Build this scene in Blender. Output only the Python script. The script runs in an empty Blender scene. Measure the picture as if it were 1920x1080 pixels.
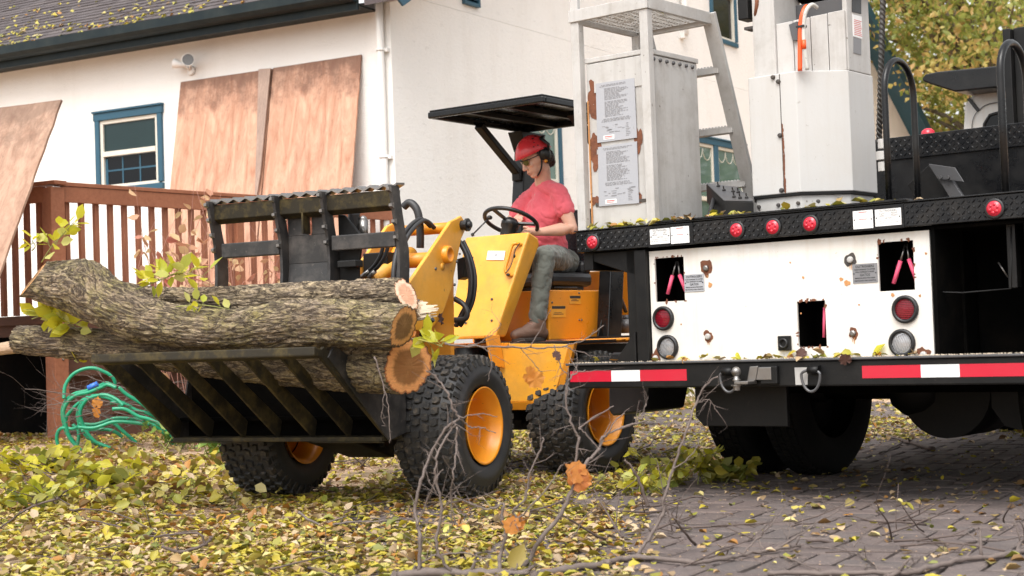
import bpy, bmesh, math, random
import numpy as np
from mathutils import Vector, Matrix, noise, Euler
R_ = math.radians
rnd = random.Random(7)
nr = np.random.RandomState(11)
sc = bpy.context.scene
C = sc.collection

# ------------------------------------------------------------------ camera, light
CAM_H, FPX = .87, 2900.0
PITCH, ROLL = R_(1.975), R_(2.0)
fwd = Vector((0, math.cos(PITCH), math.sin(PITCH)))
up0 = Vector((0, -math.sin(PITCH), math.cos(PITCH)))
rt0 = Vector((1, 0, 0))
cr, sr = math.cos(ROLL), math.sin(ROLL)
cam_rt = rt0*cr - up0*sr
cam_up = up0*cr + rt0*sr
CP = Vector((0, 0, CAM_H))
cd = bpy.data.cameras.new('camera')
cam = bpy.data.objects.new('camera', cd); C.objects.link(cam)
m = Matrix((cam_rt, cam_up, -fwd)).transposed().to_4x4(); m.translation = CP
cam.matrix_world = m
cd.sensor_width = 36; cd.lens = FPX/1920*36
cd.clip_start = .1; cd.clip_end = 600
cd.dof.use_dof = True; cd.dof.focus_distance = 9.0; cd.dof.aperture_fstop = 4.0
sc.camera = cam

SUN_EL = R_(57)
SUN = Vector((-.36, -.93, .0)).normalized()*math.cos(SUN_EL) + Vector((0, 0, math.sin(SUN_EL)))
sl = bpy.data.lights.new('sun', 'SUN'); sl.energy = 1.15; sl.angle = R_(40); sl.color = (1, .955, .89)
so = bpy.data.objects.new('sun', sl); C.objects.link(so)
so.rotation_euler = SUN.to_track_quat('Z', 'Y').to_euler()
W = bpy.data.worlds.new('World'); sc.world = W; W.use_nodes = True
nt = W.node_tree; bgn = nt.nodes['Background']
sky = nt.nodes.new('ShaderNodeTexSky'); sky.sky_type = 'NISHITA'; sky.sun_disc = False
sky.sun_elevation = SUN_EL; sky.sun_rotation = math.atan2(SUN.x, SUN.y)
sky.dust_density = 4; sky.air_density = 1.4
hs = nt.nodes.new('ShaderNodeHueSaturation'); hs.inputs['Saturation'].default_value = .12
hs.inputs['Value'].default_value = 1.15
nt.links.new(sky.outputs[0], hs.inputs['Color']); nt.links.new(hs.outputs[0], bgn.inputs[0])
bgn.inputs[1].default_value = .15
sc.view_settings.view_transform = 'Standard'; sc.view_settings.look = 'None'
sc.view_settings.gamma = 1; sc.view_settings.exposure = .84
sc.view_settings.use_curve_mapping = False

# ------------------------------------------------------------------ helpers
def at(px, py, d):
    """world point seen at photo pixel (px,py), d metres deep"""
    r = fwd + cam_rt*((px-960)/FPX) + cam_up*((540-py)/FPX)
    return CP + r*(d/r.y)
def proj(p):
    v = Vector(p)-CP; z = v.dot(fwd)
    return 960+FPX*v.dot(cam_rt)/z, 540-FPX*v.dot(cam_up)/z
class Frame:
    def __init__(s, x, y, ang, z=0):
        a = R_(ang); s.a = a
        s.o = Vector((x, y, z)); s.u = Vector((math.cos(a), math.sin(a), 0)); s.w = Vector((-math.sin(a), math.cos(a), 0))
        s.M = Matrix.Translation(s.o) @ Matrix.Rotation(a, 4, 'Z')
    def __call__(s, u, w, z): return s.o + s.u*u + s.w*w + Vector((0, 0, z))
    def wat(s, px, py, w=0):           # local point on the frame's plane w=const
        r = fwd + cam_rt*((px-960)/FPX) + cam_up*((540-py)/FPX)
        t = ((s.o + s.w*w - CP).dot(s.w))/r.dot(s.w); v = CP + r*t - s.o
        return (v.dot(s.u), w, v.z)
    def uat(s, px, py, u=0):
        r = fwd + cam_rt*((px-960)/FPX) + cam_up*((540-py)/FPX)
        t = ((s.o + s.u*u - CP).dot(s.u))/r.dot(s.u); v = CP + r*t - s.o
        return (u, v.dot(s.w), v.z)
WORLD = Frame(0, 0, 0)
T = Frame(1.3435, 7.8213, -39.33)      # truck: u right along its rear, w forward
RR = Frame(.106, 10.65, -36)           # loader rear frame: u its left side, w backwards
FF = Frame(-.854, 9.07, -26.8)         # loader front frame
HL = Frame(-1.2135, 16.6, -29.5)       # house long wall (u<0), corner at origin
HR = Frame(-1.2135, 16.6, 57)          # house gable wall (u>0)
DK = Frame(-3.96, 13.35, 50.9)         # deck railing running to the house
DL = Frame(-3.96, 13.35, -29.5)        # deck railing parallel to house (u<0)

def prop(o, label=None, cat=None, group=None, kind=None):
    if label: o['label'] = label
    if cat: o['category'] = cat
    if group: o['group'] = group
    if kind: o['kind'] = kind
    return o
def empty(name, fr, u=0, w=0, z=0, **k):
    o = bpy.data.objects.new(name, None); C.objects.link(o)
    o.empty_display_size = .2
    m = fr.M.copy(); m.translation = fr(u, w, z); o.matrix_world = m
    MW[o.name] = m.copy()
    return prop(o, **k)
MW = {}
class B:
    """collects geometry in a frame's coordinates, then links it as one mesh object"""
    def __init__(s, fr=WORLD): s.bm = bmesh.new(); s.fr = fr; s.uv = None
    def vs(s, pts): return [s.bm.verts.new(p) for p in pts]
    def face(s, vs, smooth=False):
        try:
            f = s.bm.faces.new(vs); f.smooth = smooth; return f
        except ValueError: return None
    def box(s, u0, u1, w0, w1, z0, z1):
        v = s.vs([(u0,w0,z0),(u1,w0,z0),(u1,w1,z0),(u0,w1,z0),(u0,w0,z1),(u1,w0,z1),(u1,w1,z1),(u0,w1,z1)])
        for q in ((3,2,1,0),(4,5,6,7),(0,1,5,4),(1,2,6,5),(2,3,7,6),(3,0,4,7)): s.face([v[i] for i in q])
        return s
    def hexa(s, bot, top):
        n = len(bot); a = s.vs(bot); b = s.vs(top)
        s.face(a[::-1]); s.face(b)
        for i in range(n): s.face([a[i], a[(i+1)%n], b[(i+1)%n], b[i]])
        return s
    def prism(s, poly, off):
        off = Vector(off); return s.hexa([Vector(p) for p in poly], [Vector(p)+off for p in poly])
    def beam(s, a, b, ww, hh, upv=(0,0,1)):
        a = Vector(a); b = Vector(b); d = (b-a).normalized(); x = d.cross(Vector(upv))
        if x.length < 1e-4: x = d.cross(Vector((1,0,0)))
        x.normalize(); y = x.cross(d)
        q = [x*(-ww/2)+y*(-hh/2), x*(ww/2)+y*(-hh/2), x*(ww/2)+y*(hh/2), x*(-ww/2)+y*(hh/2)]
        return s.hexa([a+k for k in q], [b+k for k in q])
    def tube(s, pts, r, n=8, smooth=True, caps=True, uvl=None):
        pts = [Vector(p) for p in pts]; N = len(pts)
        rs = r if isinstance(r, (list, tuple)) else [r]*N
        prev = None; rings = []
        for i in range(N):
            d = (pts[min(i+1, N-1)] - pts[max(i-1, 0)])
            if d.length < 1e-7: d = Vector((0,0,1))
            d.normalize()
            if prev is None:
                x = d.cross(Vector((0,0,1)))
                if x.length < .05: x = d.cross(Vector((1,0,0)))
            else: x = prev - d*prev.dot(d)
            x.normalize(); prev = x; y = d.cross(x)
            rings.append(s.vs([pts[i]+(x*math.cos(2*math.pi*k/n)+y*math.sin(2*math.pi*k/n))*rs[i] for k in range(n)]))
        for i in range(N-1):
            for k in range(n): s.face([rings[i][k], rings[i][(k+1)%n], rings[i+1][(k+1)%n], rings[i+1][k]], smooth)
        if caps: s.face(rings[0][::-1]); s.face(rings[-1])
        return s
    def cyl(s, a, b, r, n=16, r2=None): return s.tube([a, b], [r, r if r2 is None else r2], n)
    def lathe(s, prof, org, axis, n=32, smooth=True, ref=None, close=False):
        org = Vector(org); ax = Vector(axis).normalized()
        x = ax.cross(Vector(ref) if ref else Vector((0,0,1)))
        if x.length < .01: x = ax.cross(Vector((1,0,0)))
        x.normalize(); y = ax.cross(x); rings = []
        for (h, r) in prof:
            rings.append(s.vs([org+ax*h+(x*math.cos(2*math.pi*k/n)+y*math.sin(2*math.pi*k/n))*max(r,1e-4) for k in range(n)]))
        m = len(prof)
        for i in range(m if close else m-1):
            A, Bq = rings[i], rings[(i+1)%m]
            for k in range(n): s.face([A[k], A[(k+1)%n], Bq[(k+1)%n], Bq[k]], smooth)
        return s
    def disc(s, c, nrm, r, n=20, rx=None):
        return s.lathe([(0, 0), (0, r)], c, nrm, n, smooth=False)
    def ball(s, c, r, sub=2, scale=(1,1,1), rot=None):
        m = Matrix.Translation(Vector(c)) @ (rot.to_4x4() if rot else Matrix.Identity(4)) @ Matrix.Diagonal((*scale, 1))
        res = bmesh.ops.create_icosphere(s.bm, subdivisions=sub, radius=r, matrix=m)
        for v in res['verts']:
            for f in v.link_faces: f.smooth = True
        return s
    def done(s, name, mat, parent=None, bevel=0, smooth_angle=None, **k):
        bm = s.bm
        bmesh.ops.recalc_face_normals(bm, faces=bm.faces)
        bm.transform(s.fr.M)
        return link_bm(bm, name, mat, parent, bevel, **k)
def link_bm(bm, name, mat, parent=None, bevel=0, org=None, **k):
    me = bpy.data.meshes.new(name)
    if parent is not None:
        pm = MW[parent.name]; bm.transform(pm.inverted())
    else:
        if org is None:
            xs = [v.co for v in bm.verts]
            org = Vector((sum(v.x for v in xs)/len(xs), sum(v.y for v in xs)/len(xs), min(v.z for v in xs)))
        bm.transform(Matrix.Translation(-Vector(org)))
    bm.to_mesh(me); bm.free()
    o = bpy.data.objects.new(name, me); C.objects.link(o)
    if parent is not None:
        o.parent = parent; MW[o.name] = MW[parent.name]
    else:
        o.location = org; MW[o.name] = Matrix.Translation(org)
    for mm in (mat if isinstance(mat, (list, tuple)) else [mat]): me.materials.append(mm)
    if bevel:
        bv = o.modifiers.new('bevel', 'BEVEL'); bv.width = bevel; bv.segments = 2; bv.limit_method = 'ANGLE'; bv.angle_limit = R_(40)
        bv.harden_normals = False
    return prop(o, **k)
def share(src, name, parent, loc, rot=None, scale=None, **k):
    """another object with src's mesh, world location loc, child of parent"""
    o = bpy.data.objects.new(name, src); C.objects.link(o)
    m = Matrix.Translation(Vector(loc))
    if rot is not None: m = m @ rot.to_matrix().to_4x4() if hasattr(rot, 'to_matrix') else m @ rot.to_4x4()
    if scale is not None:
        m = m @ (Matrix.Diagonal((*scale, 1)) if isinstance(scale, (tuple, list)) else Matrix.Scale(scale, 4))
    if parent is not None:
        o.parent = parent; o.matrix_basis = MW[parent.name].inverted() @ m
    else: o.matrix_basis = m
    return prop(o, **k)
def catmull(pts, k=6):
    P = [Vector(p) for p in pts]; out = []
    for i in range(len(P)-1):
        p0 = P[max(i-1,0)]; p1 = P[i]; p2 = P[i+1]; p3 = P[min(i+2, len(P)-1)]
        for j in range(k):
            t = j/k
            out.append(.5*((2*p1)+(p2-p0)*t+(2*p0-5*p1+4*p2-p3)*t*t+(3*p1-p0-3*p2+p3)*t**3))
    out.append(P[-1]); return out
def sst(a, b, x): t = min(1, max(0, (x-a)/(b-a))); return t*t*(3-2*t)

# ------------------------------------------------------------------ materials
MATS = {}
class NT:
    def __init__(s, name):
        s.m = bpy.data.materials.new(name); s.m.use_nodes = True; s.t = s.m.node_tree; s.b = s.t.nodes['Principled BSDF']
        s.tc = s.t.nodes.new('ShaderNodeTexCoord')
    def n(s, typ, **k):
        x = s.t.nodes.new('ShaderNode'+typ)
        for a, v in k.items(): setattr(x, a, v)
        return x
    def l(s, a, b): s.t.links.new(a, b)
    def mapc(s, scale=(1,1,1), src='Object'):
        mp = s.n('Mapping'); mp.inputs['Scale'].default_value = scale
        s.l(s.tc.outputs[src], mp.inputs[0]); return mp.outputs[0]
    def noise(s, scale, detail=4, rough=.6, vec=None, dist=0):
        x = s.n('TexNoise'); x.inputs['Scale'].default_value = scale; x.inputs['Detail'].default_value = detail
        x.inputs['Roughness'].default_value = rough; x.inputs['Distortion'].default_value = dist
        s.l(vec if vec is not None else s.tc.outputs['Object'], x.inputs['Vector']); return x.outputs['Fac']
    def ramp(s, fac, stops, interp='LINEAR'):
        x = s.n('ValToRGB'); x.color_ramp.interpolation = interp
        el = x.color_ramp.elements
        while len(el) < len(stops): el.new(.5)
        for e, (p, c) in zip(el, stops):
            e.position = p; e.color = (*c, 1) if len(c) == 3 else c
        s.l(fac, x.inputs[0]); return x.outputs[0]
    def fr(s, fac, a, b):
        x = s.n('MapRange'); x.inputs['From Min'].default_value = a; x.inputs['From Max'].default_value = b
        s.l(fac, x.inputs['Value']); return x.outputs[0]
    def mix(s, fac, a, b, mode='MIX'):
        x = s.n('Mix', data_type='RGBA', blend_type=mode)
        if isinstance(fac, (int, float)): x.inputs[0].default_value = fac
        else: s.l(fac, x.inputs[0])
        for i, v in ((6, a), (7, b)):
            if isinstance(v, tuple): x.inputs[i].default_value = (*v, 1) if len(v) == 3 else v
            else: s.l(v, x.inputs[i])
        return x.outputs[2]
    def math(s, op, a, b=0):
        x = s.n('Math', operation=op)
        for i, v in ((0, a), (1, b)):
            if isinstance(v, (int, float)): x.inputs[i].default_value = v
            else: s.l(v, x.inputs[i])
        return x.outputs[0]
    def bump(s, h, strength=.3, dist=.01, normal=None):
        x = s.n('Bump'); x.inputs['Strength'].default_value = strength; x.inputs['Distance'].default_value = dist
        s.l(h, x.inputs['Height'])
        if normal is not None: s.l(normal, x.inputs['Normal'])
        s.l(x.outputs[0], s.b.inputs['Normal']); return x.outputs[0]
    def col(s, c):
        if isinstance(c, tuple): s.b.inputs['Base Color'].default_value = (*c, 1)
        else: s.l(c, s.b.inputs['Base Color'])
    def end(s, rough=None, metal=None, spec=None):
        if rough is not None:
            if isinstance(rough, (int, float)): s.b.inputs['Roughness'].default_value = rough
            else: s.l(rough, s.b.inputs['Roughness'])
        if metal is not None: s.b.inputs['Metallic'].default_value = metal
        if spec is not None: s.b.inputs['Specular IOR Level'].default_value = spec
        return s.m
def paint(name, c, rough=.4, metal=0, var=.12, dirt=(.12,.09,.06), damt=.35, dscale=3, bump=.15, bs=60, chips=None, camt=.62, cscale=9, spec=None, fade=None, streak=0):
    """painted / moulded surface with soft tone variation, grime and small chips"""
    s = NT(name)
    n1 = s.noise(1.7, 5, .6); n2 = s.noise(dscale, 9, .72); n3 = s.noise(bs, 4, .6)
    base = s.mix(n1, tuple(x*(1-var) for x in c), tuple(min(1, x*(1+var)) for x in c))
    if fade: base = s.mix(s.math('MULTIPLY', s.ramp(s.noise(2.2, 7, .68), [(.45, (0,0,0)), (.75, (1,1,1))]), .35), base, fade)
    d = s.ramp(n2, [(.46, (0,0,0)), (.80, (1,1,1))])
    base = s.mix(s.math('MULTIPLY', d, damt), base, dirt)
    sp = s.ramp(s.noise(38, 3, .5), [(.70, (0,0,0)), (.74, (1,1,1))])
    base = s.mix(s.math('MULTIPLY', sp, min(1, damt*1.6)), base, tuple(x*.5 for x in dirt))
    if streak:
        sk_ = s.ramp(s.noise(1.0, 7, .7, vec=s.mapc((17,17,1.0))), [(.50, (0,0,0)), (.74, (1,1,1))]); base = s.mix(s.math('MULTIPLY', sk_, streak), base, tuple(x*.9 for x in dirt))
    if chips:
        ch = s.ramp(s.noise(cscale, 10, .78), [(camt, (0,0,0)), (camt+.015, (1,1,1))])
        base = s.mix(ch, base, chips)
    s.col(base); s.bump(s.math('ADD', s.math('MULTIPLY', n3, .6), s.math('MULTIPLY', s.noise(5, 3, .5), 1.2)), bump, .006)
    rr = s.fr(n2, .3, .8)
    r2 = s.math('ADD', s.math('MULTIPLY', rr, .22), rough-.08)
    return s.end(r2, metal, spec)
M_ = {}
M_['stucco'] = None
def mk_stucco():
    s = NT('stucco')
    n = s.noise(16, 7, .68, vec=s.mapc((1,1,1.6))); n2 = s.noise(70, 4, .7); v = s.noise(11, 7, .75, vec=s.mapc((1,1,1.8)))
    pit = s.ramp(v, [(.60, (0,0,0)), (.72, (1,1,1))])
    big = s.noise(.6, 4, .6)
    c = s.mix(big, (.80,.775,.74), (.86,.845,.815))
    c = s.mix(s.math('MULTIPLY', s.ramp(n, [(.56, (0,0,0)), (.70, (1,1,1))]), .10), c, (.60,.57,.53))
    st = s.ramp(s.noise(1.1, 8, .7, vec=s.mapc((1,1,.22))), [(.52, (0,0,0)), (.8, (1,1,1))])
    c = s.mix(s.math('MULTIPLY', st, .32), c, (.56,.50,.43))
    s.col(c)
    h = s.math('ADD', s.math('MULTIPLY', n, 1.0), s.math('ADD', s.math('MULTIPLY', n2, .35), s.math('MULTIPLY', pit, 1.1)))
    s.bump(h, .5, .014)
    return s.end(.9)
M_['stucco'] = mk_stucco()
M_['white'] = paint('white_paint', (.50,.495,.485), .38, var=.05, dirt=(.42,.36,.29), damt=.22, chips=(.17,.06,.03), camt=.735, cscale=14, streak=.18)
M_['white_truck'] = paint('white_truck_panel', (.72,.705,.67), .30, fade=(.64,.585,.51), var=.04, dirt=(.62,.48,.33), damt=.28, dscale=2.4, chips=(.20,.07,.03), camt=.77, cscale=22, bump=.08, streak=0.28)
M_['white_old'] = paint('weathered_white_metal', (.46,.45,.435), .45, var=.10, dirt=(.20,.165,.13), damt=.5, dscale=5, chips=(.15,.055,.03), camt=.72, cscale=16, streak=.3)
M_['pvc'] = paint('white_pipe', (.78,.76,.73), .45, var=.04, damt=.12)
M_['bluetrim'] = paint('blue_trim_paint', (.020,.085,.135), .5, var=.15, dirt=(.07,.12,.15), damt=.3, bump=.2)
M_['greentrim'] = paint('dark_teal_gutter', (.005,.012,.015), .5, spec=.25, var=.2, dirt=(.06,.07,.06), damt=.35)
M_['cream'] = paint('cream_window_frame', (.70,.66,.57), .45, var=.05, damt=.15)
M_['yellow'] = paint('yellow_machine_paint', (.78,.355,.030), .36, fade=(.86,.56,.18), var=.10, dirt=(.30,.17,.07), damt=.5, dscale=4, chips=(.10,.05,.03), camt=.755, cscale=26)
M_['orange'] = paint('shaded_orange_machine_paint', (.78,.285,.016), .34, fade=(.80,.36,.05), var=.07, dirt=(.34,.16,.05), damt=.30, chips=(.10,.05,.03), camt=.76, cscale=26)  # deeper copy of the machine yellow, side shading put into the colour
M_['black'] = paint('black_steel_paint', (.0045,.0045,.0047), .5, spec=.3, var=.3, dirt=(.04,.035,.03), damt=.35, chips=(.16,.15,.14), camt=.74, cscale=20)
M_['blackgloss'] = paint('gloss_black_steel', (.0035,.0037,.0045), .28, spec=.35, var=.3, dirt=(.06,.055,.05), damt=.3)
M_['plate'] = paint('black_diamond_plate', (.006,.0065,.008), .26, metal=.3, var=.25, dirt=(.08,.07,.06), damt=.35, dscale=8)
M_['worn'] = paint('worn_black_attachment_steel', (.026,.025,.025), .5, spec=.4, var=.4, dirt=(.15,.13,.115), damt=.6, dscale=7, bump=.35, bs=40, chips=(.36,.33,.30), camt=.66, cscale=22)
M_['mossy'] = paint('mossy_bucket_steel', (.020,.016,.009), .7, spec=.25, var=.4, dirt=(.13,.095,.030), damt=1, dscale=8, bump=.35, bs=40)
M_['steel'] = paint('bare_steel', (.26,.25,.24), .35, metal=.9, var=.15, dirt=(.15,.11,.08), damt=.5)
M_['plastic'] = paint('black_plastic', (.010,.010,.011), .38, var=.2, dirt=(.07,.065,.06), damt=.2)
M_['vinyl'] = paint('black_vinyl_seat', (.014,.014,.016), .30, var=.2, damt=.15)
M_['rubberhose'] = paint('rubber_hose', (.018,.018,.020), .45, var=.25, dirt=(.10,.09,.08), damt=.3)
M_['grey'] = paint('grey_metal', (.10,.10,.105), .4, metal=.4, var=.15, damt=.3)
M_['lens_red'] = paint('red_lamp_lens', (.52,.018,.04), .2, var=.1, damt=.1)
M_['lens_dark'] = paint('dark_red_lens', (.22,.008,.02), .12, var=.25, damt=.15)
M_['lens_clear'] = paint('clear_lamp_lens', (.52,.53,.55), .12, metal=.5, var=.25, damt=.2)
M_['tape_red'] = paint('red_reflective_tape', (.52,.012,.035), .35, var=.06, damt=.12)
M_['tape_white'] = paint('white_reflective_tape', (.74,.75,.76), .35, var=.03, damt=.12)
M_['pink'] = paint('pink_rubber_grip', (.80,.10,.20), .5, var=.08, damt=.15)
M_['rust'] = paint('rust', (.17,.060,.028), .85, var=.4, dirt=(.05,.025,.018), damt=.8, dscale=20, bump=.6, bs=70)
M_['rustlight'] = paint('light_rust_stain', (.50,.24,.09), .8, var=.3, dirt=(.22,.09,.03), damt=.7, dscale=20)
M_['rustdark'] = paint('bare_primer', (.045,.04,.038), .7, var=.4, damt=.6, bump=.4)
M_['sign'] = paint('aluminium_placard', (.36,.37,.40), .45, var=.05, damt=.18, dirt=(.3,.29,.28))
M_['signw'] = paint('white_placard', (.78,.775,.77), .4, var=.03, damt=.12)
M_['signdk'] = paint('grey_placard', (.20,.20,.21), .45, var=.05, damt=.18, dirt=(.25,.24,.23))
M_['ink'] = paint('black_print', (.03,.03,.03), .6, var=.05, damt=.05)
M_['inkgrey'] = paint('faded_print', (.22,.22,.23), .6, var=.05, damt=.05)
M_['inkred'] = paint('red_print', (.62,.10,.10), .6, var=.05, damt=.05)
M_['cable'] = paint('black_wire_rope', (.02,.018,.016), .5, var=.3, damt=.4)
M_['orangehose'] = paint('orange_hose', (.82,.10,.02), .4, var=.08, damt=.15)
M_['greyhose'] = paint('grey_hose', (.50,.49,.46), .5, var=.1, damt=.3)
M_['green_hose'] = paint('green_garden_hose', (.010,.27,.14), .32, var=.2, dirt=(.20,.20,.15), damt=.3)
M_['blueplastic'] = paint('blue_plastic', (.03,.16,.62), .4, damt=.1)
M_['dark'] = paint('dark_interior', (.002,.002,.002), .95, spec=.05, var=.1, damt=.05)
M_['skin'] = None
def mk_glass(name, c, rough=.04, spec=.6):
    s = NT(name); n = s.noise(2.5, 3, .5)
    s.col(s.mix(n, tuple(x*.8 for x in c), tuple(x*1.2 for x in c))); s.bump(s.noise(1.2, 2, .5), .12, .02)
    return s.end(rough, 0, spec)
M_['glass'] = mk_glass('window_glass', (.012,.030,.032), .08, .35)
M_['glass2'] = mk_glass('dark_window_glass', (.004,.005,.007), .1, .25)
M_['glassgreen'] = mk_glass('greenish_window_glass', (.10,.16,.13))
def mk_wood(name, c1, c2, scale=(2,2,22), knots=.3, rough=.7, dark=(.10,.05,.03), fac=.3, bump=.25):
    s = NT(name); v = s.mapc(scale)
    g = s.noise(3.2, 6, .65, vec=v, dist=.5); g2 = s.noise(11, 4, .7, vec=v)
    big = s.noise(.9, 4, .6)
    c = s.mix(s.ramp(g, [(.3, (0,0,0)), (.7, (1,1,1))]), c1, c2)
    c = s.mix(s.math('MULTIPLY', s.ramp(g2, [(.52, (0,0,0)), (.75, (1,1,1))]), fac), c, dark)
    k = s.ramp(s.noise(3.5, 5, .65, dist=.8), [(.68, (0,0,0)), (.76, (1,1,1))])
    c = s.mix(s.math('MULTIPLY', k, knots), c, dark)
    c = s.mix(s.ramp(big, [(.35, (0,0,0)), (.75, (1,1,1))]), c, s.mix(.75, c, tuple(x*.62 for x in c1)))
    s.col(c); s.bump(g2, bump, .004)
    return s.end(rough)
def mk_ply(name, c1, c2, dk, top=1.0):
    s = NT(name); v = s.mapc((4.5,4.5,.45)); v2 = s.mapc((26,26,1.3)); v3 = s.mapc((2.2,2.2,.8))
    g = s.noise(2.0, 6, .7, vec=v, dist=.7); f = s.noise(2.0, 5, .7, vec=v2, dist=.2); st = s.noise(1.0, 8, .72, vec=v3, dist=.4)
    c = s.mix(s.ramp(g, [(.35, (0,0,0)), (.62, (1,1,1))]), c1, c2)
    c = s.mix(s.math('MULTIPLY', s.ramp(f, [(.50, (0,0,0)), (.74, (1,1,1))]), .32), c, dk)
    c = s.mix(s.math('MULTIPLY', s.ramp(st, [(.46, (0,0,0)), (.70, (1,1,1))]), .55), c, s.mix(.5, c, dk))
    k = s.ramp(s.noise(5.5, 4, .6, dist=1.2), [(.70, (0,0,0)), (.745, (1,1,1))]); c = s.mix(s.math('MULTIPLY', k, .65), c, dk)
    sep = s.n('SeparateXYZ'); s.l(s.tc.outputs['Generated'], sep.inputs[0])
    t = s.math('ADD', sep.outputs['Z'], s.math('MULTIPLY', s.math('SUBTRACT', s.noise(2.6, 8, .78), .5), .62))
    tm = s.ramp(t, [(.84, (0,0,0)), (.97, (1,1,1))]); c = s.mix(s.math('MULTIPLY', tm, top*.75), c, tuple(x*.9 for x in dk))
    s.col(c); s.bump(f, .35, .004); return s.end(.78)
M_['ply'] = mk_ply('weathered_plywood', (.42,.205,.125), (.62,.375,.26), (.16,.08,.055))
M_['ply2'] = mk_ply('damp_plywood', (.29,.165,.11), (.43,.28,.20), (.11,.065,.045), .8)
M_['plygrey'] = mk_wood('greyed_plywood_edge', (.30,.21,.17), (.45,.32,.25), (14,14,1.0), knots=.5, dark=(.08,.055,.045), fac=.6)
M_['cedar'] = mk_wood('stained_cedar', (.28,.095,.045), (.39,.155,.078), (9,9,9), knots=.25, dark=(.07,.022,.012), fac=.35)
M_['cedarv'] = mk_wood('stained_cedar_baluster', (.25,.085,.042), (.37,.145,.075), (24,24,2), knots=.3, dark=(.06,.02,.012), fac=.45)
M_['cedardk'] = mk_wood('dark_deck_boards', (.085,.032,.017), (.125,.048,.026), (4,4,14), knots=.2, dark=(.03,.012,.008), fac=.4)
def mk_bark(name, moss=.5, tone=1.0):
    s = NT(name)
    uv = s.n('UVMap')
    def mv(sx, sy):
        mp = s.n('Mapping'); mp.inputs['Scale'].default_value = (sx, sy, 1); s.l(uv.outputs[0], mp.inputs[0]); return mp.outputs[0]
    def ridge(n, wid): return s.ramp(s.math('ABSOLUTE', s.math('SUBTRACT', n, .5)), [(0, (0,0,0)), (wid, (1,1,1))])
    n1 = s.noise(1.0, 5, .62, vec=mv(26, 6), dist=1.3); n2 = s.noise(1.0, 5, .65, vec=mv(62, 20), dist=.8)
    c1 = ridge(n1, .07); c2 = ridge(n2, .06)
    fine = s.noise(1.0, 8, .8, vec=mv(95, 60)); big = s.noise(2.6, 5, .65); fine2 = s.noise(70, 5, .75)
    c = s.ramp(fine, [(.30, (.10*tone,.066*tone,.042*tone)), (.5, (.28*tone,.21*tone,.135*tone)), (.72, (.50*tone,.41*tone,.29*tone))])
    c = s.mix(s.ramp(big, [(.40, (0,0,0)), (.62, (.55,.55,.55))]), c, (.36*tone,.285*tone,.19*tone))
    ms = s.ramp(s.noise(5.5, 9, .75), [(.44, (0,0,0)), (.62, (1,1,1))])
    c = s.mix(s.math('MULTIPLY', ms, moss), c, s.mix(fine2, (.13,.12,.02), (.42,.35,.11)))
    c = s.mix(s.math('MULTIPLY', s.ramp(fine2, [(.56, (0,0,0)), (.66, (1,1,1))]), .4), c, (.40,.37,.29))
    pur = s.ramp(s.noise(3.5, 6, .7), [(.58, (0,0,0)), (.68, (1,1,1))]); c = s.mix(s.math('MULTIPLY', pur, .45), c, (.20,.165,.17))
    c = s.mix(s.math('MULTIPLY', s.math('SUBTRACT', 1, c2), .6), c, (.075,.052,.038)); c = s.mix(c1, (.050,.034,.025), c)
    s.col(c)
    h = s.math('ADD', s.math('MULTIPLY', c1, 1.0), s.math('ADD', s.math('MULTIPLY', fine, .7), s.math('MULTIPLY', c2, .45)))
    s.bump(h, .85, .010)
    return s.end(.92)
M_['bark'] = mk_bark('mossy_bark', .8, 1.2); M_['bark2'] = mk_bark('grey_brown_bark', .15, 1.30); M_['bark3'] = mk_bark('brown_bark', .45, 1.05)
M_['barktree'] = mk_bark('tree_bark', .2, .6)
def mk_cut(name, heart, sap, edge):
    s = NT(name); uv = s.n('UVMap')
    sep = s.n('SeparateXYZ'); s.l(uv.outputs[0], sep.inputs[0])
    cmb = s.n('CombineXYZ'); s.l(sep.outputs[0], cmb.inputs[0]); s.l(sep.outputs[1], cmb.inputs[1])
    ln = s.n('VectorMath', operation='LENGTH'); s.l(cmb.outputs[0], ln.inputs[0])
    nz = s.noise(2.2, 3, .5, vec=uv.outputs[0])
    r = s.math('ADD', ln.outputs['Value'], s.math('MULTIPLY', s.math('SUBTRACT', nz, .5), .16))
    base = s.ramp(r, [(0, heart), (.60, tuple(x*.92 for x in heart)), (.74, sap), (.90, sap), (.94, edge)])
    ring = s.n('Math', operation='SINE'); s.l(s.math('MULTIPLY', r, 95), ring.inputs[0])
    rg = s.fr(ring.outputs[0], -1, 1)
    base = s.mix(s.math('MULTIPLY', rg, .12), base, tuple(x*.5 for x in heart))
    saw = s.noise(14, 6, .7)
    base = s.mix(s.math('MULTIPLY', s.ramp(saw, [(.50, (0,0,0)), (.72, (1,1,1))]), .22), base, (.50,.28,.12))
    base = s.mix(s.math('MULTIPLY', s.ramp(s.noise(1.0, 6, .7, vec=s.mapc((9,9,90))), [(.45, (0,0,0)), (.65, (1,1,1))]), .25), base, tuple(x*.45 for x in heart))
    s.col(base); s.bump(s.noise(40, 5, .7), .4, .004)
    return s.end(.8)
M_['cutA'] = mk_cut('sawn_end_brown_heart', (.19,.095,.030), (.62,.30,.10), (.22,.10,.04))
M_['cutB'] = mk_cut('sawn_end_orange', (.30,.125,.035), (.74,.33,.115), (.34,.12,.045))
M_['cutC'] = mk_cut('fresh_sawn_end', (.70,.38,.24), (.78,.58,.42), (.42,.17,.08))
M_['splitwood'] = mk_wood('weathered_split_wood', (.42,.28,.18), (.62,.45,.31), (6,30,30), knots=.1, dark=(.25,.14,.08), fac=.5, bump=.8)
M_['chips'] = mk_wood('saw_chips', (.42,.27,.17), (.54,.37,.25), (2,2,20), knots=0, dark=(.3,.2,.12), fac=.4)
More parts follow.
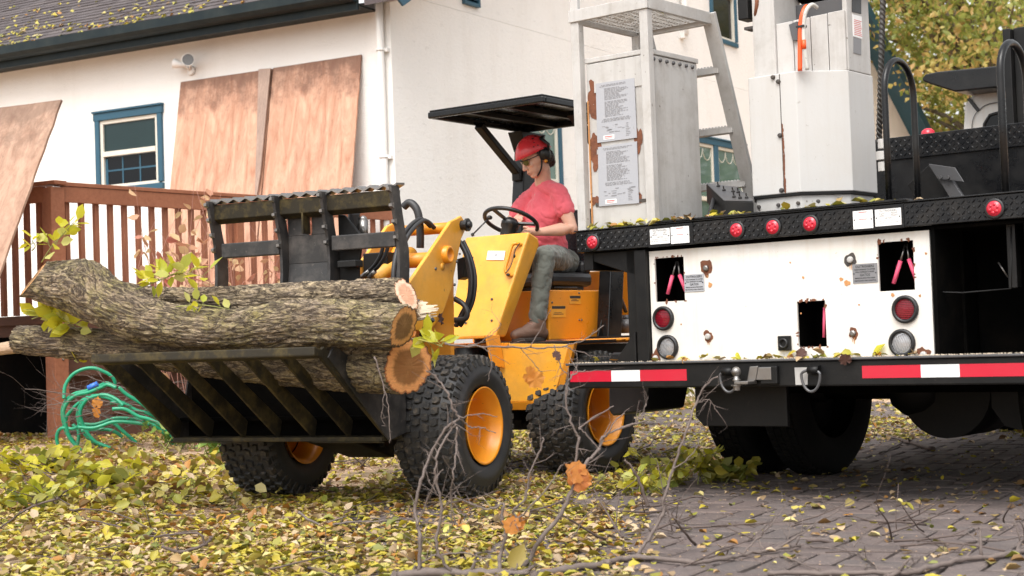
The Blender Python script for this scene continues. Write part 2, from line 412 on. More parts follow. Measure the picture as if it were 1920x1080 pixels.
M_['freshwood'] = mk_wood('fresh_split_wood', (.74,.60,.44), (.82,.72,.58), (2,2,20), knots=0, dark=(.5,.33,.2), fac=.4)
def mk_ground():
    s = NT('soil_and_sawdust')
    a = s.noise(.8, 6, .65); b = s.noise(55, 6, .75); c3 = s.noise(9, 7, .7)
    soil = s.mix(b, (.08,.055,.03), (.34,.25,.14))
    saw = s.mix(b, (.40,.25,.16), (.74,.53,.37))
    f = s.ramp(s.math('ADD', s.math('MULTIPLY', a, .7), s.math('MULTIPLY', c3, .3)), [(.38, (0,0,0)), (.50, (1,1,1))])
    s.col(s.mix(f, soil, saw)); s.bump(s.math('ADD', b, c3), .9, .02)
    return s.end(.95)
M_['ground'] = mk_ground()
def mk_joint():
    s = NT('paver_joint_sand'); b = s.noise(60, 5, .7); s.col(s.mix(b, (.006,.005,.004), (.030,.022,.018))); s.bump(b, .6, .01); return s.end(.95)
M_['joint'] = mk_joint()
def mk_brick():
    s = NT('clay_paver'); oi = s.n('ObjectInfo'); b = s.noise(45, 7, .75); a = s.noise(2.0, 5, .6)
    g = s.n('Attribute', attribute_name='rnd')
    ra = s.math('FRACT', s.math('ADD', oi.outputs['Random'], g.outputs['Fac']))
    c = s.ramp(ra, [(0, (.066,.052,.049)), (.35, (.094,.070,.065)), (.6, (.078,.065,.063)), (.8, (.105,.083,.078)), (1, (.064,.055,.054))])
    c = s.mix(s.math('MULTIPLY', s.ramp(b, [(.4, (0,0,0)), (.75, (1,1,1))]), .5), c, (.20,.155,.14))
    d = s.ramp(s.noise(130, 3, .6), [(.66, (0,0,0)), (.70, (1,1,1))])
    c = s.mix(s.math('MULTIPLY', d, .6), c, (.62,.50,.40))
    st = s.ramp(a, [(.48, (0,0,0)), (.75, (1,1,1))]); c = s.mix(s.math('MULTIPLY', st, .35), c, (.24,.18,.145))
    s.col(c); s.bump(b, .55, .006); return s.end(.88)
M_['brick'] = mk_brick()
def mk_shingle():
    s = NT('asphalt_shingle'); oi = s.n('ObjectInfo'); g = s.n('Attribute', attribute_name='rnd')
    ra = s.math('FRACT', s.math('ADD', oi.outputs['Random'], g.outputs['Fac']))
    b = s.noise(120, 4, .7)
    c = s.ramp(ra, [(0, (.040,.034,.035)), (.4, (.066,.055,.056)), (.7, (.052,.046,.049)), (1, (.088,.074,.070))])
    c = s.mix(s.math('MULTIPLY', b, .5), c, (.15,.12,.12)); s.col(c); s.bump(b, .6, .004); return s.end(.95)
M_['shingle'] = mk_shingle()
def mk_leaf(name, stops, trans=.35, rough=.55):
    s = NT(name); g = s.n('Attribute', attribute_name='rnd'); oi = s.n('ObjectInfo')
    ra = s.math('FRACT', s.math('ADD', oi.outputs['Random'], g.outputs['Fac']))
    c = s.ramp(ra, stops, 'LINEAR')
    n = s.noise(22, 5, .65); c2 = s.mix(s.math('MULTIPLY', n, .55), c, s.mix(.5, c, (.12,.07,.02)))
    s.col(c2); s.bump(n, .3, .004)
    tr = s.n('BsdfTranslucent'); s.l(c2, tr.inputs[0])
    mx = s.n('MixShader'); mx.inputs[0].default_value = trans
    out = s.t.nodes['Material Output']; s.l(s.b.outputs[0], mx.inputs[1]); s.l(tr.outputs[0], mx.inputs[2]); s.l(mx.outputs[0], out.inputs[0])
    return s.end(rough)
LITTER = [(0,(.38,.32,.025)),(.12,(.54,.43,.035)),(.22,(.24,.26,.03)),(.32,(.56,.48,.10)),(.40,(.62,.53,.24)),(.50,(.42,.34,.035)),(.60,(.54,.43,.045)),(.68,(.15,.18,.03)),(.77,(.40,.25,.11)),(.83,(.60,.46,.30)),(.90,(.17,.10,.04)),(.95,(.48,.21,.03)),(1,(.06,.035,.02))]
M_CH = None
M_['litter'] = mk_leaf('fallen_leaf', LITTER, .15)
M_['leafyellow'] = mk_leaf('yellow_green_leaf', [(0,(.62,.60,.04)),(.4,(.76,.68,.05)),(.7,(.52,.58,.06)),(1,(.76,.72,.28))], .5, .4)
M_['leafgreen'] = mk_leaf('green_leaf', [(0,(.16,.21,.04)),(.35,(.32,.30,.04)),(.7,(.42,.34,.045)),(1,(.24,.26,.05))], .4, .4)
M_['leafbush'] = mk_leaf('bright_green_leaf', [(0,(.14,.30,.07)),(.5,(.22,.38,.08)),(1,(.40,.44,.10))], .4, .4)
M_['leafpink'] = mk_leaf('pink_autumn_leaf', [(0,(.62,.26,.18)),(.35,(.66,.42,.24)),(.7,(.70,.52,.28)),(1,(.55,.18,.14))], .4, .5)
M_['leaforange'] = mk_leaf('orange_oak_leaf', [(0,(.66,.21,.035)),(.5,(.72,.30,.05)),(1,(.55,.17,.05))], .4, .5)
M_['leafbrown'] = mk_leaf('olive_brown_leaf', [(0,(.30,.22,.05)),(1,(.36,.28,.06))], .3, .5)
M_['leafpurple'] = mk_leaf('dark_purple_leaf', [(0,(.07,.03,.035)),(1,(.10,.045,.04))], .2, .5)
M_['leaftree'] = mk_leaf('tree_leaf', [(0,(.18,.23,.04)),(.3,(.32,.36,.07)),(.55,(.46,.46,.11)),(.8,(.56,.46,.14)),(1,(.54,.34,.12))], .45, .5)
M_['leaftree2'] = mk_leaf('green_tree_leaf', [(0,(.055,.09,.02)),(.5,(.10,.15,.03)),(.85,(.20,.22,.04)),(1,(.34,.24,.05))], .45, .5)
def mk_twig(name, c1, c2):
    s = NT(name); n = s.noise(30, 6, .7); s.col(s.mix(n, c1, c2)); s.bump(n, .4, .004); return s.end(.75)
M_['twig'] = mk_twig('grey_twig_bark', (.065,.048,.042), (.21,.165,.145)); M_['twigdark'] = mk_twig('dark_twig_bark', (.05,.035,.03), (.14,.10,.085))
M_['twigred'] = mk_twig('reddish_stem', (.28,.12,.09), (.42,.22,.17)); M_['stem'] = mk_twig('green_stem', (.16,.20,.05), (.28,.26,.08))
def mk_rubber():
    s = NT('tyre_rubber'); a = s.noise(9, 7, .7); b = s.noise(75, 5, .7)
    c = s.mix(a, (.012,.012,.012), (.028,.027,.026))
    d = s.ramp(s.noise(16, 8, .75), [(.50, (0,0,0)), (.72, (1,1,1))]); c = s.mix(s.math('MULTIPLY', d, .75), c, (.17,.13,.09))
    e = s.ramp(b, [(.62, (0,0,0)), (.70, (1,1,1))]); c = s.mix(s.math('MULTIPLY', e, .5), c, (.22,.19,.14))
    s.col(c); s.bump(b, .45, .005); return s.end(.62)
M_['tread'] = mk_rubber()
M_['sidewall'] = paint('tyre_sidewall', (.030,.030,.032), .55, var=.2, dirt=(.09,.08,.07), damt=.4, dscale=6)
M_['trucktyre'] = paint('truck_tyre_rubber', (.005,.005,.005), .85, spec=.2, var=.2, dirt=(.035,.03,.026), damt=.4, dscale=6)
def mk_cloth(name, c, c2, fine=260, folds=5, strength=.5, rough=.85):
    s = NT(name); f = s.noise(fine, 2, .5); g = s.noise(folds, 3, .5, dist=1.2)
    s.col(s.mix(s.noise(6, 5, .6), c, c2)); s.bump(s.math('ADD', s.math('MULTIPLY', f, .06), g), strength, .02)
    s.b.inputs['Sheen Weight'].default_value = .2
    return s.end(rough)
M_['shirt'] = mk_cloth('red_tshirt_cotton', (.80,.11,.15), (.88,.17,.20), folds=9, strength=.6)
M_['trousers'] = mk_cloth('grey_green_work_trousers', (.085,.092,.078), (.125,.13,.11), folds=11, strength=.7)
def mk_skin():
    s = NT('skin'); n = s.noise(25, 5, .6)
    s.col(s.mix(n, (.66,.36,.25), (.76,.45,.33))); s.bump(s.noise(160, 3, .6), .12, .003)
    s.b.inputs['Subsurface Weight'].default_value = .08; s.b.inputs['Subsurface Radius'].default_value = (.02,.008,.004)
    return s.end(.5)
M_['skin'] = mk_skin()
M_['hair'] = mk_cloth('dark_brown_hair', (.018,.012,.009), (.045,.030,.022), 60, 40, .9, .6)
M_['boot'] = paint('brown_leather_boot', (.15,.082,.055), .6, var=.25, dirt=(.26,.18,.13), damt=.5, bump=.4)
M_['sole'] = paint('boot_sole', (.04,.03,.025), .8)
M_['helmet'] = paint('red_helmet_shell', (.74,.045,.055), .28, var=.05, dirt=(.40,.05,.05), damt=.2)
M_['lensglass'] = mk_glass('safety_glasses_lens', (.10,.085,.03), .05)
M_['lip'] = paint('lips', (.52,.20,.16), .5, damt=0)
M_['lampglass'] = paint('ribbed_lamp_glass', (.10,.10,.10), .25, var=.3, damt=.3)
M_['trans'] = paint('window_blind', (.55,.60,.56), .7, var=.1, damt=.1)

# ------------------------------------------------------------------ leaf geometry
LT = np.array([(0,0,0),(.27,.24,.05),(.31,.58,.06),(0,1,-.02),(-.31,.58,.06),(-.27,.24,.05),(0,.33,-.03),(0,.66,-.03)], float)
LF = [(0,1,6),(1,2,7,6),(2,3,7),(3,4,7),(4,5,6,7),(5,0,6)]
LT2 = np.array([(0,0,0),(.30,.42,.06),(0,1,-.03),(-.30,.42,.06),(0,.48,-.03)], float)
LF2 = [(0,1,4),(1,2,4),(2,3,4),(3,0,4)]
def maple_pts():
    ang = [-90,-70,-40,-25,-5,8,28,42,62,76,90]
    rr = [.10,.38,.48,.43,.56,.49,.62,.54,.60,.56,.78]
    P = [(rr[i]*math.cos(R_(a)), rr[i]*math.sin(R_(a)), .05*math.sin(i*2.1)) for i, a in enumerate(ang)]
    P += [(-x, y, z) for x, y, z in P[-2:0:-1]]
    n = len(P); V = [(0,.05,0)]+P
    return np.array(V, float)*.8+np.array((0,.25,0)), [(0, i+1, (i+1)%n+1) for i in range(n)]
MT, MF = maple_pts()
def rots(n, tilt):
    """random yaw, tilt up to `tilt` radians about random horizontal axes, plus flip"""
    a = nr.rand(n)*2*math.pi; t = (nr.rand(n)**.8)*tilt; b = nr.rand(n)*2*math.pi
    ca, sa = np.cos(a), np.sin(a); R1 = np.zeros((n,3,3)); R1[:,0,0]=ca; R1[:,0,1]=-sa; R1[:,1,0]=sa; R1[:,1,1]=ca; R1[:,2,2]=1
    ct, st = np.cos(t), np.sin(t); kx, ky = np.cos(b), np.sin(b)
    R2 = np.zeros((n,3,3)); v = 1-ct
    R2[:,0,0]=ct+kx*kx*v; R2[:,0,1]=kx*ky*v; R2[:,0,2]=ky*st
    R2[:,1,0]=kx*ky*v; R2[:,1,1]=ct+ky*ky*v; R2[:,1,2]=-kx*st
    R2[:,2,0]=-ky*st; R2[:,2,1]=kx*st; R2[:,2,2]=ct
    return R2 @ R1
def leaf_cloud(name, mat, P, S, Rm, rv, tmpl=0, org=None, parent=None, **k):
    V0, F0 = ((LT, LF), (LT2, LF2), (MT, MF))[tmpl]
    n = len(P); m = len(V0)
    curl = 1+ (nr.rand(n)*4-1.0)
    V = np.repeat(V0[None], n, 0).copy(); V[:,:,2] *= curl[:,None]
    V[:,:,2] += (-(V[:,:,1]-.5)**2*(nr.rand(n)*.9-.25)[:,None])
    V = np.einsum('nij,nmj->nmi', Rm, V*S[:,None,None]) + P[:,None,:]
    if parent is not None:
        Mi = np.array(MW[parent.name].inverted()); V = V@Mi[:3,:3].T + Mi[:3,3]; org = (0,0,0)
    elif org is None: org = P.mean(0)
    V = (V-np.array(org)).reshape(-1,3)
    loops = []; starts = []; tot = []; p = 0
    base = np.arange(n)*m
    idx = []; cnt = [len(f) for f in F0]; flat = np.concatenate([np.array(f) for f in F0])
    L = (base[:,None]+flat[None]).reshape(-1)
    tot = np.tile(cnt, n); starts = np.concatenate([[0], np.cumsum(tot)[:-1]])
    me = bpy.data.meshes.new(name); me.vertices.add(len(V)); me.loops.add(len(L)); me.polygons.add(len(tot))
    me.vertices.foreach_set('co', V.astype(np.float32).reshape(-1)); me.loops.foreach_set('vertex_index', L.astype(np.int32))
    me.polygons.foreach_set('loop_start', starts.astype(np.int32))
    try: me.polygons.foreach_set('loop_total', tot.astype(np.int32))
    except Exception: pass
    me.update(calc_edges=True); me.validate()
    at_ = me.attributes.new('rnd', 'FLOAT', 'POINT'); at_.data.foreach_set('value', np.repeat(rv, m).astype(np.float32))
    me.polygons.foreach_set('use_smooth', np.ones(len(tot), bool))
    me.materials.append(mat)
    o = bpy.data.objects.new(name, me); C.objects.link(o)
    if parent is not None: o.parent = parent; MW[o.name] = MW[parent.name]
    else: o.location = org
    return prop(o, **k)
def leaf_mesh(name, mat, tmpl=0):
    V0, F0 = ((LT, LF), (LT2, LF2), (MT, MF))[tmpl]
    me = bpy.data.meshes.new(name); me.from_pydata([tuple(v) for v in V0], [], F0); me.materials.append(mat)
    for p in me.polygons: p.use_smooth = True
    return me
LM = {k: leaf_mesh('leaf', M_[v]) for k, v in dict(y='leafyellow', g='leafgreen', b='leafbush', p='leafpink').items()}
LM['o'] = leaf_mesh('leaf', M_['leaforange'], 2); LM['br'] = leaf_mesh('leaf', M_['leafbrown'], 0); LM['pu'] = leaf_mesh('leaf', M_['leafpurple'], 2)
def one_leaf(kind, parent, p, size, rot=None):
    rot = rot or Euler((rnd.uniform(-1.1,1.1), rnd.uniform(-1.1,1.1), rnd.uniform(0,6.28)))
    s = (size*rnd.uniform(.85,1.15), size, size*rnd.choice((1,1.5,-1.5,2.5)))
    return share(LM[kind], 'leaf', parent, p, rot, s)

# ------------------------------------------------------------------ ground and driveway
def zg(x, y):
    deck = sst(10.8, 13.4, y-.25*x)*sst(.2, -2.6, x) * .15 if x < .2 else 0
    return deck + (.03*noise.noise((x*.5, y*.5, 0)) if not (x > -.9) else 0)
b = B()
xs = [-60,-30,-18,-12]+[-9+.35*i for i in range(62)]+[14,18,26,40,70]
ys = [-20,-8,0,3]+[4.2+.35*i for i in range(50)]+[23,27,34,50,90,160,300]
grid = [[b.bm.verts.new((x, y, zg(x, y)-.014+(.012*noise.noise((x*3, y*3, 2)) if x < -.9 else -.05 if y < 18.4 and x < 8.9 else 0))) for x in xs] for y in ys]
for j in range(len(ys)-1):
    for i in range(len(xs)-1): b.face([grid[j][i], grid[j][i+1], grid[j+1][i+1], grid[j+1][i]], True)
b.done('ground', M_['ground'], kind='structure')
# clay pavers in herringbone, 28 degrees off the view axis
X0, X1, Y0, Y1 = -.9, 9.0, 4.6, 18.5
b = B().box(X0, X1, Y0, Y1, -.05, -.018)
drive = b.done('driveway', M_['joint'], kind='structure')
PA = R_(-28.6); pu = Vector((math.cos(PA), math.sin(PA), 0)); pv = Vector((-math.sin(PA), math.cos(PA), 0))
PW = .135
bricks = []
cx, cy = 4.0, 11.0
N_ = 62
for i in range(-N_, N_):
    for j in range(-N_, N_):
        k = (i - j) % 4
        if k == 0: c = (i+1.0, j+.5); s_ = (2, 1)
        elif k == 2: c = (i+.5, j+1.0-1.0+.0); s_ = None
        else: s_ = None
        if s_ is None:
            if k == 3: c = (i+.5, j+1.0); s_ = (1, 2)
            else: continue
        p = Vector((cx, cy, 0)) + pu*(c[0]*PW) + pv*(c[1]*PW)
        if X0+.1 < p.x < X1-.1 and Y0+.1 < p.y < Y1-.1: bricks.append((p, s_))
def brick_mesh():
    bm = bmesh.new(); L_, w_ = .5*(2*PW-.016), .5*(PW-.016); c_ = .008
    def ring(z, ins): return [bm.verts.new((sx*(L_-ins), sy*(w_-ins), z)) for sx, sy in ((-1,-1),(1,-1),(1,1),(-1,1))]
    r0 = ring(-.03, 0); r1 = ring(-.006, 0); r2 = ring(0, c_)
    for A, Bq in ((r0, r1), (r1, r2)):
        for k in range(4): bm.faces.new([A[k], A[(k+1)%4], Bq[(k+1)%4], Bq[k]])
    bm.faces.new(r2); me = bpy.data.meshes.new('brick'); bm.to_mesh(me); bm.free(); me.materials.append(M_['brick']); return me
BM_ = brick_mesh()
def in_frame(p, mg=30): x, y = proj(p); return -mg < x < 1920+mg and -mg < y < 1080+mg
def sparse_zone(x, y):   # leaves lie thick here (1) or thin (0)
    a = sst(.55+.10*(y-5.5), -.15+.10*(y-5.5), x)
    c = sst(8.1, 8.9, y-.25*(x-.8)) * (1-.35*sst(10.3, 11.3, y)*sst(-.2, .6, x))
    tx = (x-T.o.x)*T.u.x+(y-T.o.y)*T.u.y; tw = (x-T.o.x)*T.w.x+(y-T.o.y)*T.w.y
    under = sst(-1.45, -1.15, tx)*sst(-.1, .3, tw)*sst(5.6, 4.6, tw)
    return max(a, c)*(1-.96*under)
vis = sorted([q for q in bricks if in_frame(q[0]) and sparse_zone(q[0].x, q[0].y) < .6], key=lambda q: q[0].y)
near = vis[:300]; ids = {id(q) for q in near}
for p, s_ in near:
    rz = PA + (0 if s_[0] == 2 else math.pi/2) + rnd.uniform(-.012, .012)
    share(BM_, 'brick', drive, p+Vector((rnd.uniform(-.002,.002), rnd.uniform(-.002,.002), rnd.uniform(-.004,.003))), Euler((rnd.uniform(-.012,.012), rnd.uniform(-.012,.012), rz)))
bm = bmesh.new(); ly = bm.verts.layers.float.new('rnd')
tmp = bmesh.new(); tmp.from_mesh(BM_); tv = [v.co.copy() for v in tmp.verts]; tf = [[v.index for v in f.verts] for f in tmp.faces]; tmp.free()
for q in bricks:
    if id(q) in ids: continue
    p, s_ = q
    mt = Matrix.Translation(p+Vector((0,0,rnd.uniform(-.004,.003)))) @ Euler((rnd.uniform(-.012,.012), rnd.uniform(-.012,.012), PA+(0 if s_[0] == 2 else math.pi/2))).to_matrix().to_4x4()
    vv = [bm.verts.new(mt@c) for c in tv]; r_ = rnd.random()
    for v in vv: v[ly] = r_
    for f in tf: bm.faces.new([vv[i] for i in f])
link_bm(bm, 'brick_field', M_['brick'], drive, kind='stuff')

# ------------------------------------------------------------------ house
house = empty('house', HL, 0, 0, 0, label='white stucco house with blue trimmed windows and a leaf strewn shingle roof', cat='house')
def holed(b, plane, a0, a1, z0, z1, holes, th, sgn=1):
    """wall slab on a=(along) with openings; plane(a,t,z)->point, t is depth into the wall"""
    A = sorted({a0, a1, *[h[0] for h in holes], *[h[1] for h in holes]}); Z = sorted({z0, z1, *[h[2] for h in holes], *[h[3] for h in holes]})
    cache = {}
    def v(a, t, z):
        k = (round(a,4), t, round(z,4))
        if k not in cache: cache[k] = b.bm.verts.new(plane(a, t, z))
        return cache[k]
    solid = lambda a, z: not any(h[0] < a < h[1] and h[2] < z < h[3] for h in holes)
    S = {}
    for i in range(len(A)-1):
        for j in range(len(Z)-1): S[i, j] = solid((A[i]+A[i+1])/2, (Z[j]+Z[j+1])/2)
    for (i, j), ok in S.items():
        if not ok: continue
        a, c, z, y = A[i], A[i+1], Z[j], Z[j+1]
        for t in (0, th): b.face([v(a,t,z), v(c,t,z), v(c,t,y), v(a,t,y)])
        for (di, dj, e) in ((-1,0,((a,z),(a,y))), (1,0,((c,z),(c,y))), (0,-1,((a,z),(c,z))), (0,1,((a,y),(c,y)))):
            if not S.get((i+di, j+dj), False):
                (p, q), (r, s) = e; b.face([v(p,0,q), v(r,0,s), v(r,th,s), v(p,th,q)])
# openings on the long wall (u0,u1,z0,z1) and the gable wall
WL = [(-4.33,-3.27,2.82,3.80), (-7.0,-5.90,2.5,3.85), (-1.9,-.60,1.6,3.80)]
WG = [(2.62,3.46,2.0,3.72), (8.0,8.92,5.33,6.9), (6.9,9.03,2.0,3.80), (4.0,4.9,5.55,6.6)]
b = B(HL); holed(b, lambda a,t,z: (a, t, z), -11, 0, -.3, 4.62, WL, .22)
b.done('wall', M_['stucco'], house)
# gable wall with its pitched top
RIDGE = 8.65; FU = 17.3; SL = math.tan(R_(31))
b = B(HR); holed(b, lambda a,t,z: (a, t, z), .002, FU, -.3, 4.7, [h for h in WG if h[3] < 4.7], .22)
b.done('wall', M_['stucco'], house)
b = B(HR)
def zrake(u): return 4.7+SL*(u if u < RIDGE else FU-u)
hs_ = [h for h in WG if h[3] > 4.7]
A = [0.002, 4.0, 4.9, 8.0, RIDGE, 8.92, 12, FU]
for i in range(len(A)-1):
    a, c = A[i], A[i+1]
    h = [q for q in hs_ if q[0] <= a+1e-3 and q[1] >= c-1e-3]
    if h:
        h = h[0]; segs = [(4.703, 4.703, h[2], h[2]), (h[3], h[3], zrake(a), zrake(c))]
    else: segs = [(4.703, 4.703, zrake(a), zrake(c))]
    for (p, q, r, s) in segs: b.prism([(a,0,p),(c,0,q),(c,0,s),(a,0,r)], (0,.22,0))
b.done('wall', M_['stucco'], house)
def window(fr, u0, u1, z0, z1, trim='bluetrim', tw=.085, rails=(.5,), mull=None, glass=('glass','glass2'), head=.03, blind=False):
    w = B(fr)
    w.box(u0-.005, u0+tw-.02, -.035, .05, z0+tw, z1-tw); w.box(u1-tw+.02, u1+.005, -.035, .05, z0+tw, z1-tw)
    w.box(u0-.02, u1+.02, -.040, .05, z1-tw, z1+.004); w.box(u0-.005, u1+.005, -.04, .05, z0, z0+tw*.8)
    w.box(u0-.03, u1+.03, -.06, -.001, z1+.006, z1+head)
    if mull: w.box(mull-.07, mull+.07, -.033, .05, z0+tw, z1-tw)
    win = w.done('window', M_[trim], house, .004)
    cells = [(u0+tw-.018, u1-tw+.018)] if not mull else [(u0+tw-.018, mull-.072), (mull+.072, u1-tw+.018)]
    for (a, c) in cells:
        zb, zt = z0+tw*.8+.002, z1-tw-.002; f = .045
        g = B(fr); g.box(a, a+f, -.012, .04, zb, zt); g.box(c-f, c, -.012, .04, zb, zt); g.box(a+f, c-f, -.012, .04, zt-f, zt); g.box(a+f, c-f, -.015, .04, zb, zb+f*.8)
        zm = zb+(zt-zb)*.5
        g.box(a+f, c-f, -.022, .035, zm-.03, zm+.03)
        g.done('window_frame', M_['cream'], win, .003)
        B(fr).box(a+f-.004, c-f+.004, .012, .018, zm+.032, zt-f+.002).done('pane', M_[glass[0]], win)
        B(fr).box(a+f-.004, c-f+.004, .024, .030, zb+f*.8, zm-.032).done('pane', M_[glass[1]], win)
        if mull is None and trim == 'bluetrim' and z0 > 2.7 and z0 < 3 and fr is HL:   # blue muntins of the storm window inside
            q = B(fr)
            for k in (1, 2): uu = a+f+(c-a-2*f)*k/3; q.box(uu-.010, uu+.010, .019, .0235, zb+f, zm-.05)
            q.box(a+f, c-f, .0185, .023, (zb+zm)/2-.005, (zb+zm)/2+.015)
            q.box(a+f, a+f+.04, .0180, .0225, zb+f, zm-.05)
            q.done('muntin', M_['bluetrim'], win)
        if glass[0] == 'glassgreen':
            q = B(fr)
            for k in range(3):
                cxx = a+f+(c-a-2*f)*(k+.5)/3; R0 = (c-a-2*f)/6
                q.tube([(cxx+R0*math.cos(t), .010, zt-f-.02+R0*1.2*math.sin(t)) for t in [math.pi+math.pi*i/8 for i in range(9)]], .006, 5)
            q.done('curtain_swag', M_['cream'], win)
    return win
window(HL, *WL[0]); window(HL, *WL[1]); window(HL, *WL[2])
window(HR, *WG[0], glass=('glassgreen','glassgreen')); window(HR, *WG[1], glass=('glass2','glass2')); window(HR, *WG[2], mull=7.98, glass=('glassgreen','glassgreen')); window(HR, *WG[3], glass=('glass2','glass2'))
# small blue gable vent
v = B(HR); v.box(1.375, 1.415, -.05, -.002, 4.785, 5.1); v.box(1.655, 1.695, -.05, -.002, 4.785, 5.1); v.box(1.415, 1.655, -.05, -.002, 4.785, 4.825); v.box(1.415, 1.655, -.05, -.002, 5.06, 5.1)
vent = v.done('vent', M_['bluetrim'], house, .003)
for k in range(5): B(HR).prism([(1.415, -.04, 4.81+k*.05), (1.655, -.04, 4.81+k*.05), (1.655, -.008, 4.84+k*.05), (1.415, -.008, 4.84+k*.05)], (0, 0, .008)).done('slat', M_['bluetrim'], vent)
B(HR).box(1.415, 1.655, -.006, -.003, 4.826, 5.06).done('vent_backing', M_['dark'], vent)
# roof: slope over the long wall
cs, sn = math.cos(R_(31)), math.sin(R_(31)); EW, EZ = -.36, 4.66   # eave edge (w,z)
def rp(u, s, h=0): return (u, EW+s*cs-h*sn, EZ+s*sn+h*cs)
b = B(HL); b.prism([rp(-11.5,0), rp(-.02,0), rp(-.02,10), rp(-11.5,10)], (0, 0, -.03))
roof = b.done('roof', M_['shingle'], house)
sh = []
for r_i in range(24):
    s0 = r_i*.135; off = rnd.uniform(0, .3)
    u = -11.4+off
    while u < -.05:
        wdt = rnd.uniform(.22, .34); sh.append((u, min(u+wdt-.006, -.03), s0)); u += wdt
def shingle_bm(bm, u0, u1, s0, ly=None):
    h = rnd.uniform(.010, .018); q = [rp(u0,s0-.01,.004), rp(u1,s0-.01,.004), rp(u1,s0+.16,.001), rp(u0,s0+.16,.001)]
    t = [rp(u0,s0-.01,.004+h), rp(u1,s0-.01,.004+h), rp(u1,s0+.16,.006), rp(u0,s0+.16,.006)]
    a = [bm.verts.new(p) for p in q]; c = [bm.verts.new(p) for p in t]
    r_ = rnd.random()
    if ly:
        for v in a+c: v[ly] = r_
    bm.faces.new(c); bm.faces.new([a[0],a[1],c[1],c[0]]); bm.faces.new([a[1],a[2],c[2],c[1]]); bm.faces.new([a[3],a[0],c[0],c[3]])
shv = [q for q in sh if in_frame(HL(*rp((q[0]+q[1])/2, q[2])), 10)]
shv.sort(key=lambda q: (HL(*rp(q[0], q[2]))).y); sid = {id(q) for q in shv[:290]}
bm = bmesh.new(); ly = bm.verts.layers.float.new('rnd')
for q in sh:
    if id(q) in sid: continue
    shingle_bm(bm, *q, ly)
bmesh.ops.recalc_face_normals(bm, faces=bm.faces); bm.transform(HL.M); link_bm(bm, 'shingle_field', M_['shingle'], roof, kind='stuff')
for q in shv[:290]:
    bm = bmesh.new(); shingle_bm(bm, *q); bm.transform(HL.M); link_bm(bm, 'shingle', M_['shingle'], roof)
# back slope and the roof over the gable end
b = B(HR); b.prism([(-.42,-.38,zrake(-.42)+.03), (RIDGE,-.38,zrake(RIDGE)+.03), (RIDGE,.02,zrake(RIDGE)+.03), (-.42,.02,zrake(-.42)+.03)], (0,0,.08))
b.prism([(17.85,-.38,zrake(17.85)+.03), (RIDGE+.004,-.38,zrake(RIDGE)+.03), (RIDGE+.004,9,zrake(RIDGE)+.03), (17.85,9,zrake(17.85)+.03)], (0,0,.08))
b.done('roof', M_['shingle'], house)
b = B(HR)   # blue rake boards
b.prism([(-.30,-.41,zrake(-.42)-.02), (RIDGE,-.41,zrake(RIDGE)-.17), (RIDGE,-.41,zrake(RIDGE)+.06), (-.42,-.41,zrake(-.42)+.06)], (0,.028,0))
b.prism([(RIDGE+.003,-.41,zrake(RIDGE)-.17), (17.9,-.41,zrake(17.9)-.17), (17.9,-.41,zrake(17.9)+.06), (RIDGE+.003,-.41,zrake(RIDGE)+.06)], (0,.028,0))
b.done('rake_board', M_['bluetrim'], house, .004)
b = B(HR); b.prism([(0,-.38,zrake(0)-.12), (RIDGE,-.38,zrake(RIDGE)-.12), (RIDGE,-.003,zrake(RIDGE)-.12), (0,-.003,zrake(0)-.12)], (0,0,.02)); b.done('soffit', M_['pvc'], house)
b = B(HR); b.prism([(17.9,-.38,zrake(17.9)-.13), (RIDGE+.01,-.38,zrake(RIDGE)-.13), (RIDGE+.01,-.003,zrake(RIDGE)-.13), (17.9,-.003,zrake(17.9)-.13)], (0,0,.02)); b.done('soffit', M_['bluetrim'], house)
# gutter, fascia, soffit and downspout
b = B(HL); prof = [(-.505,4.60),(-.50,4.70),(-.485,4.70),(-.488,4.615),(-.46,4.575),(-.40,4.555),(-.365,4.56),(-.365,4.545),(-.41,4.54),(-.47,4.56)]
b.prism([(-11.4, w, z) for w, z in prof], (11.22, 0, 0)); b.done('gutter', M_['greentrim'], house)
b = B(HL); b.box(-11.4, -.17, -.362, -.335, 4.46, 4.68); b.done('fascia', M_['greentrim'], house)
b = B(HL); b.box(-11.4, -.17, -.334, -.002, 4.50, 4.52); b.done('soffit', M_['greentrim'], house)
b = B(HL); r = .042
b.tube([(-.10,-.06,5.2),(-.10,-.06,4.05),(-.10,-.06,2.5),(-.10,-.06,.2)], r, 16)
ds = b.done('downspout', M_['pvc'], house)
for z in (4.06, 2.9, 1.4): B(HL).lathe([(-.012,.044),(-.012,.049),(.012,.049),(.012,.044)], (-.10,-.06,z), (0,0,1), 18, close=True).box(-.06,-.02,-.05,-.003,z-.02,z+.02).done('strap', M_['pvc'], ds)
b = B(HR); b.tube([(7.0,-.07,9),(7.0,-.07,5.4),(7.0,-.07,5.25)], .05, 12); b.box(6.94,7.06,-.08,-.002,5.2,5.3); b.done('downspout', M_['pvc'], house)

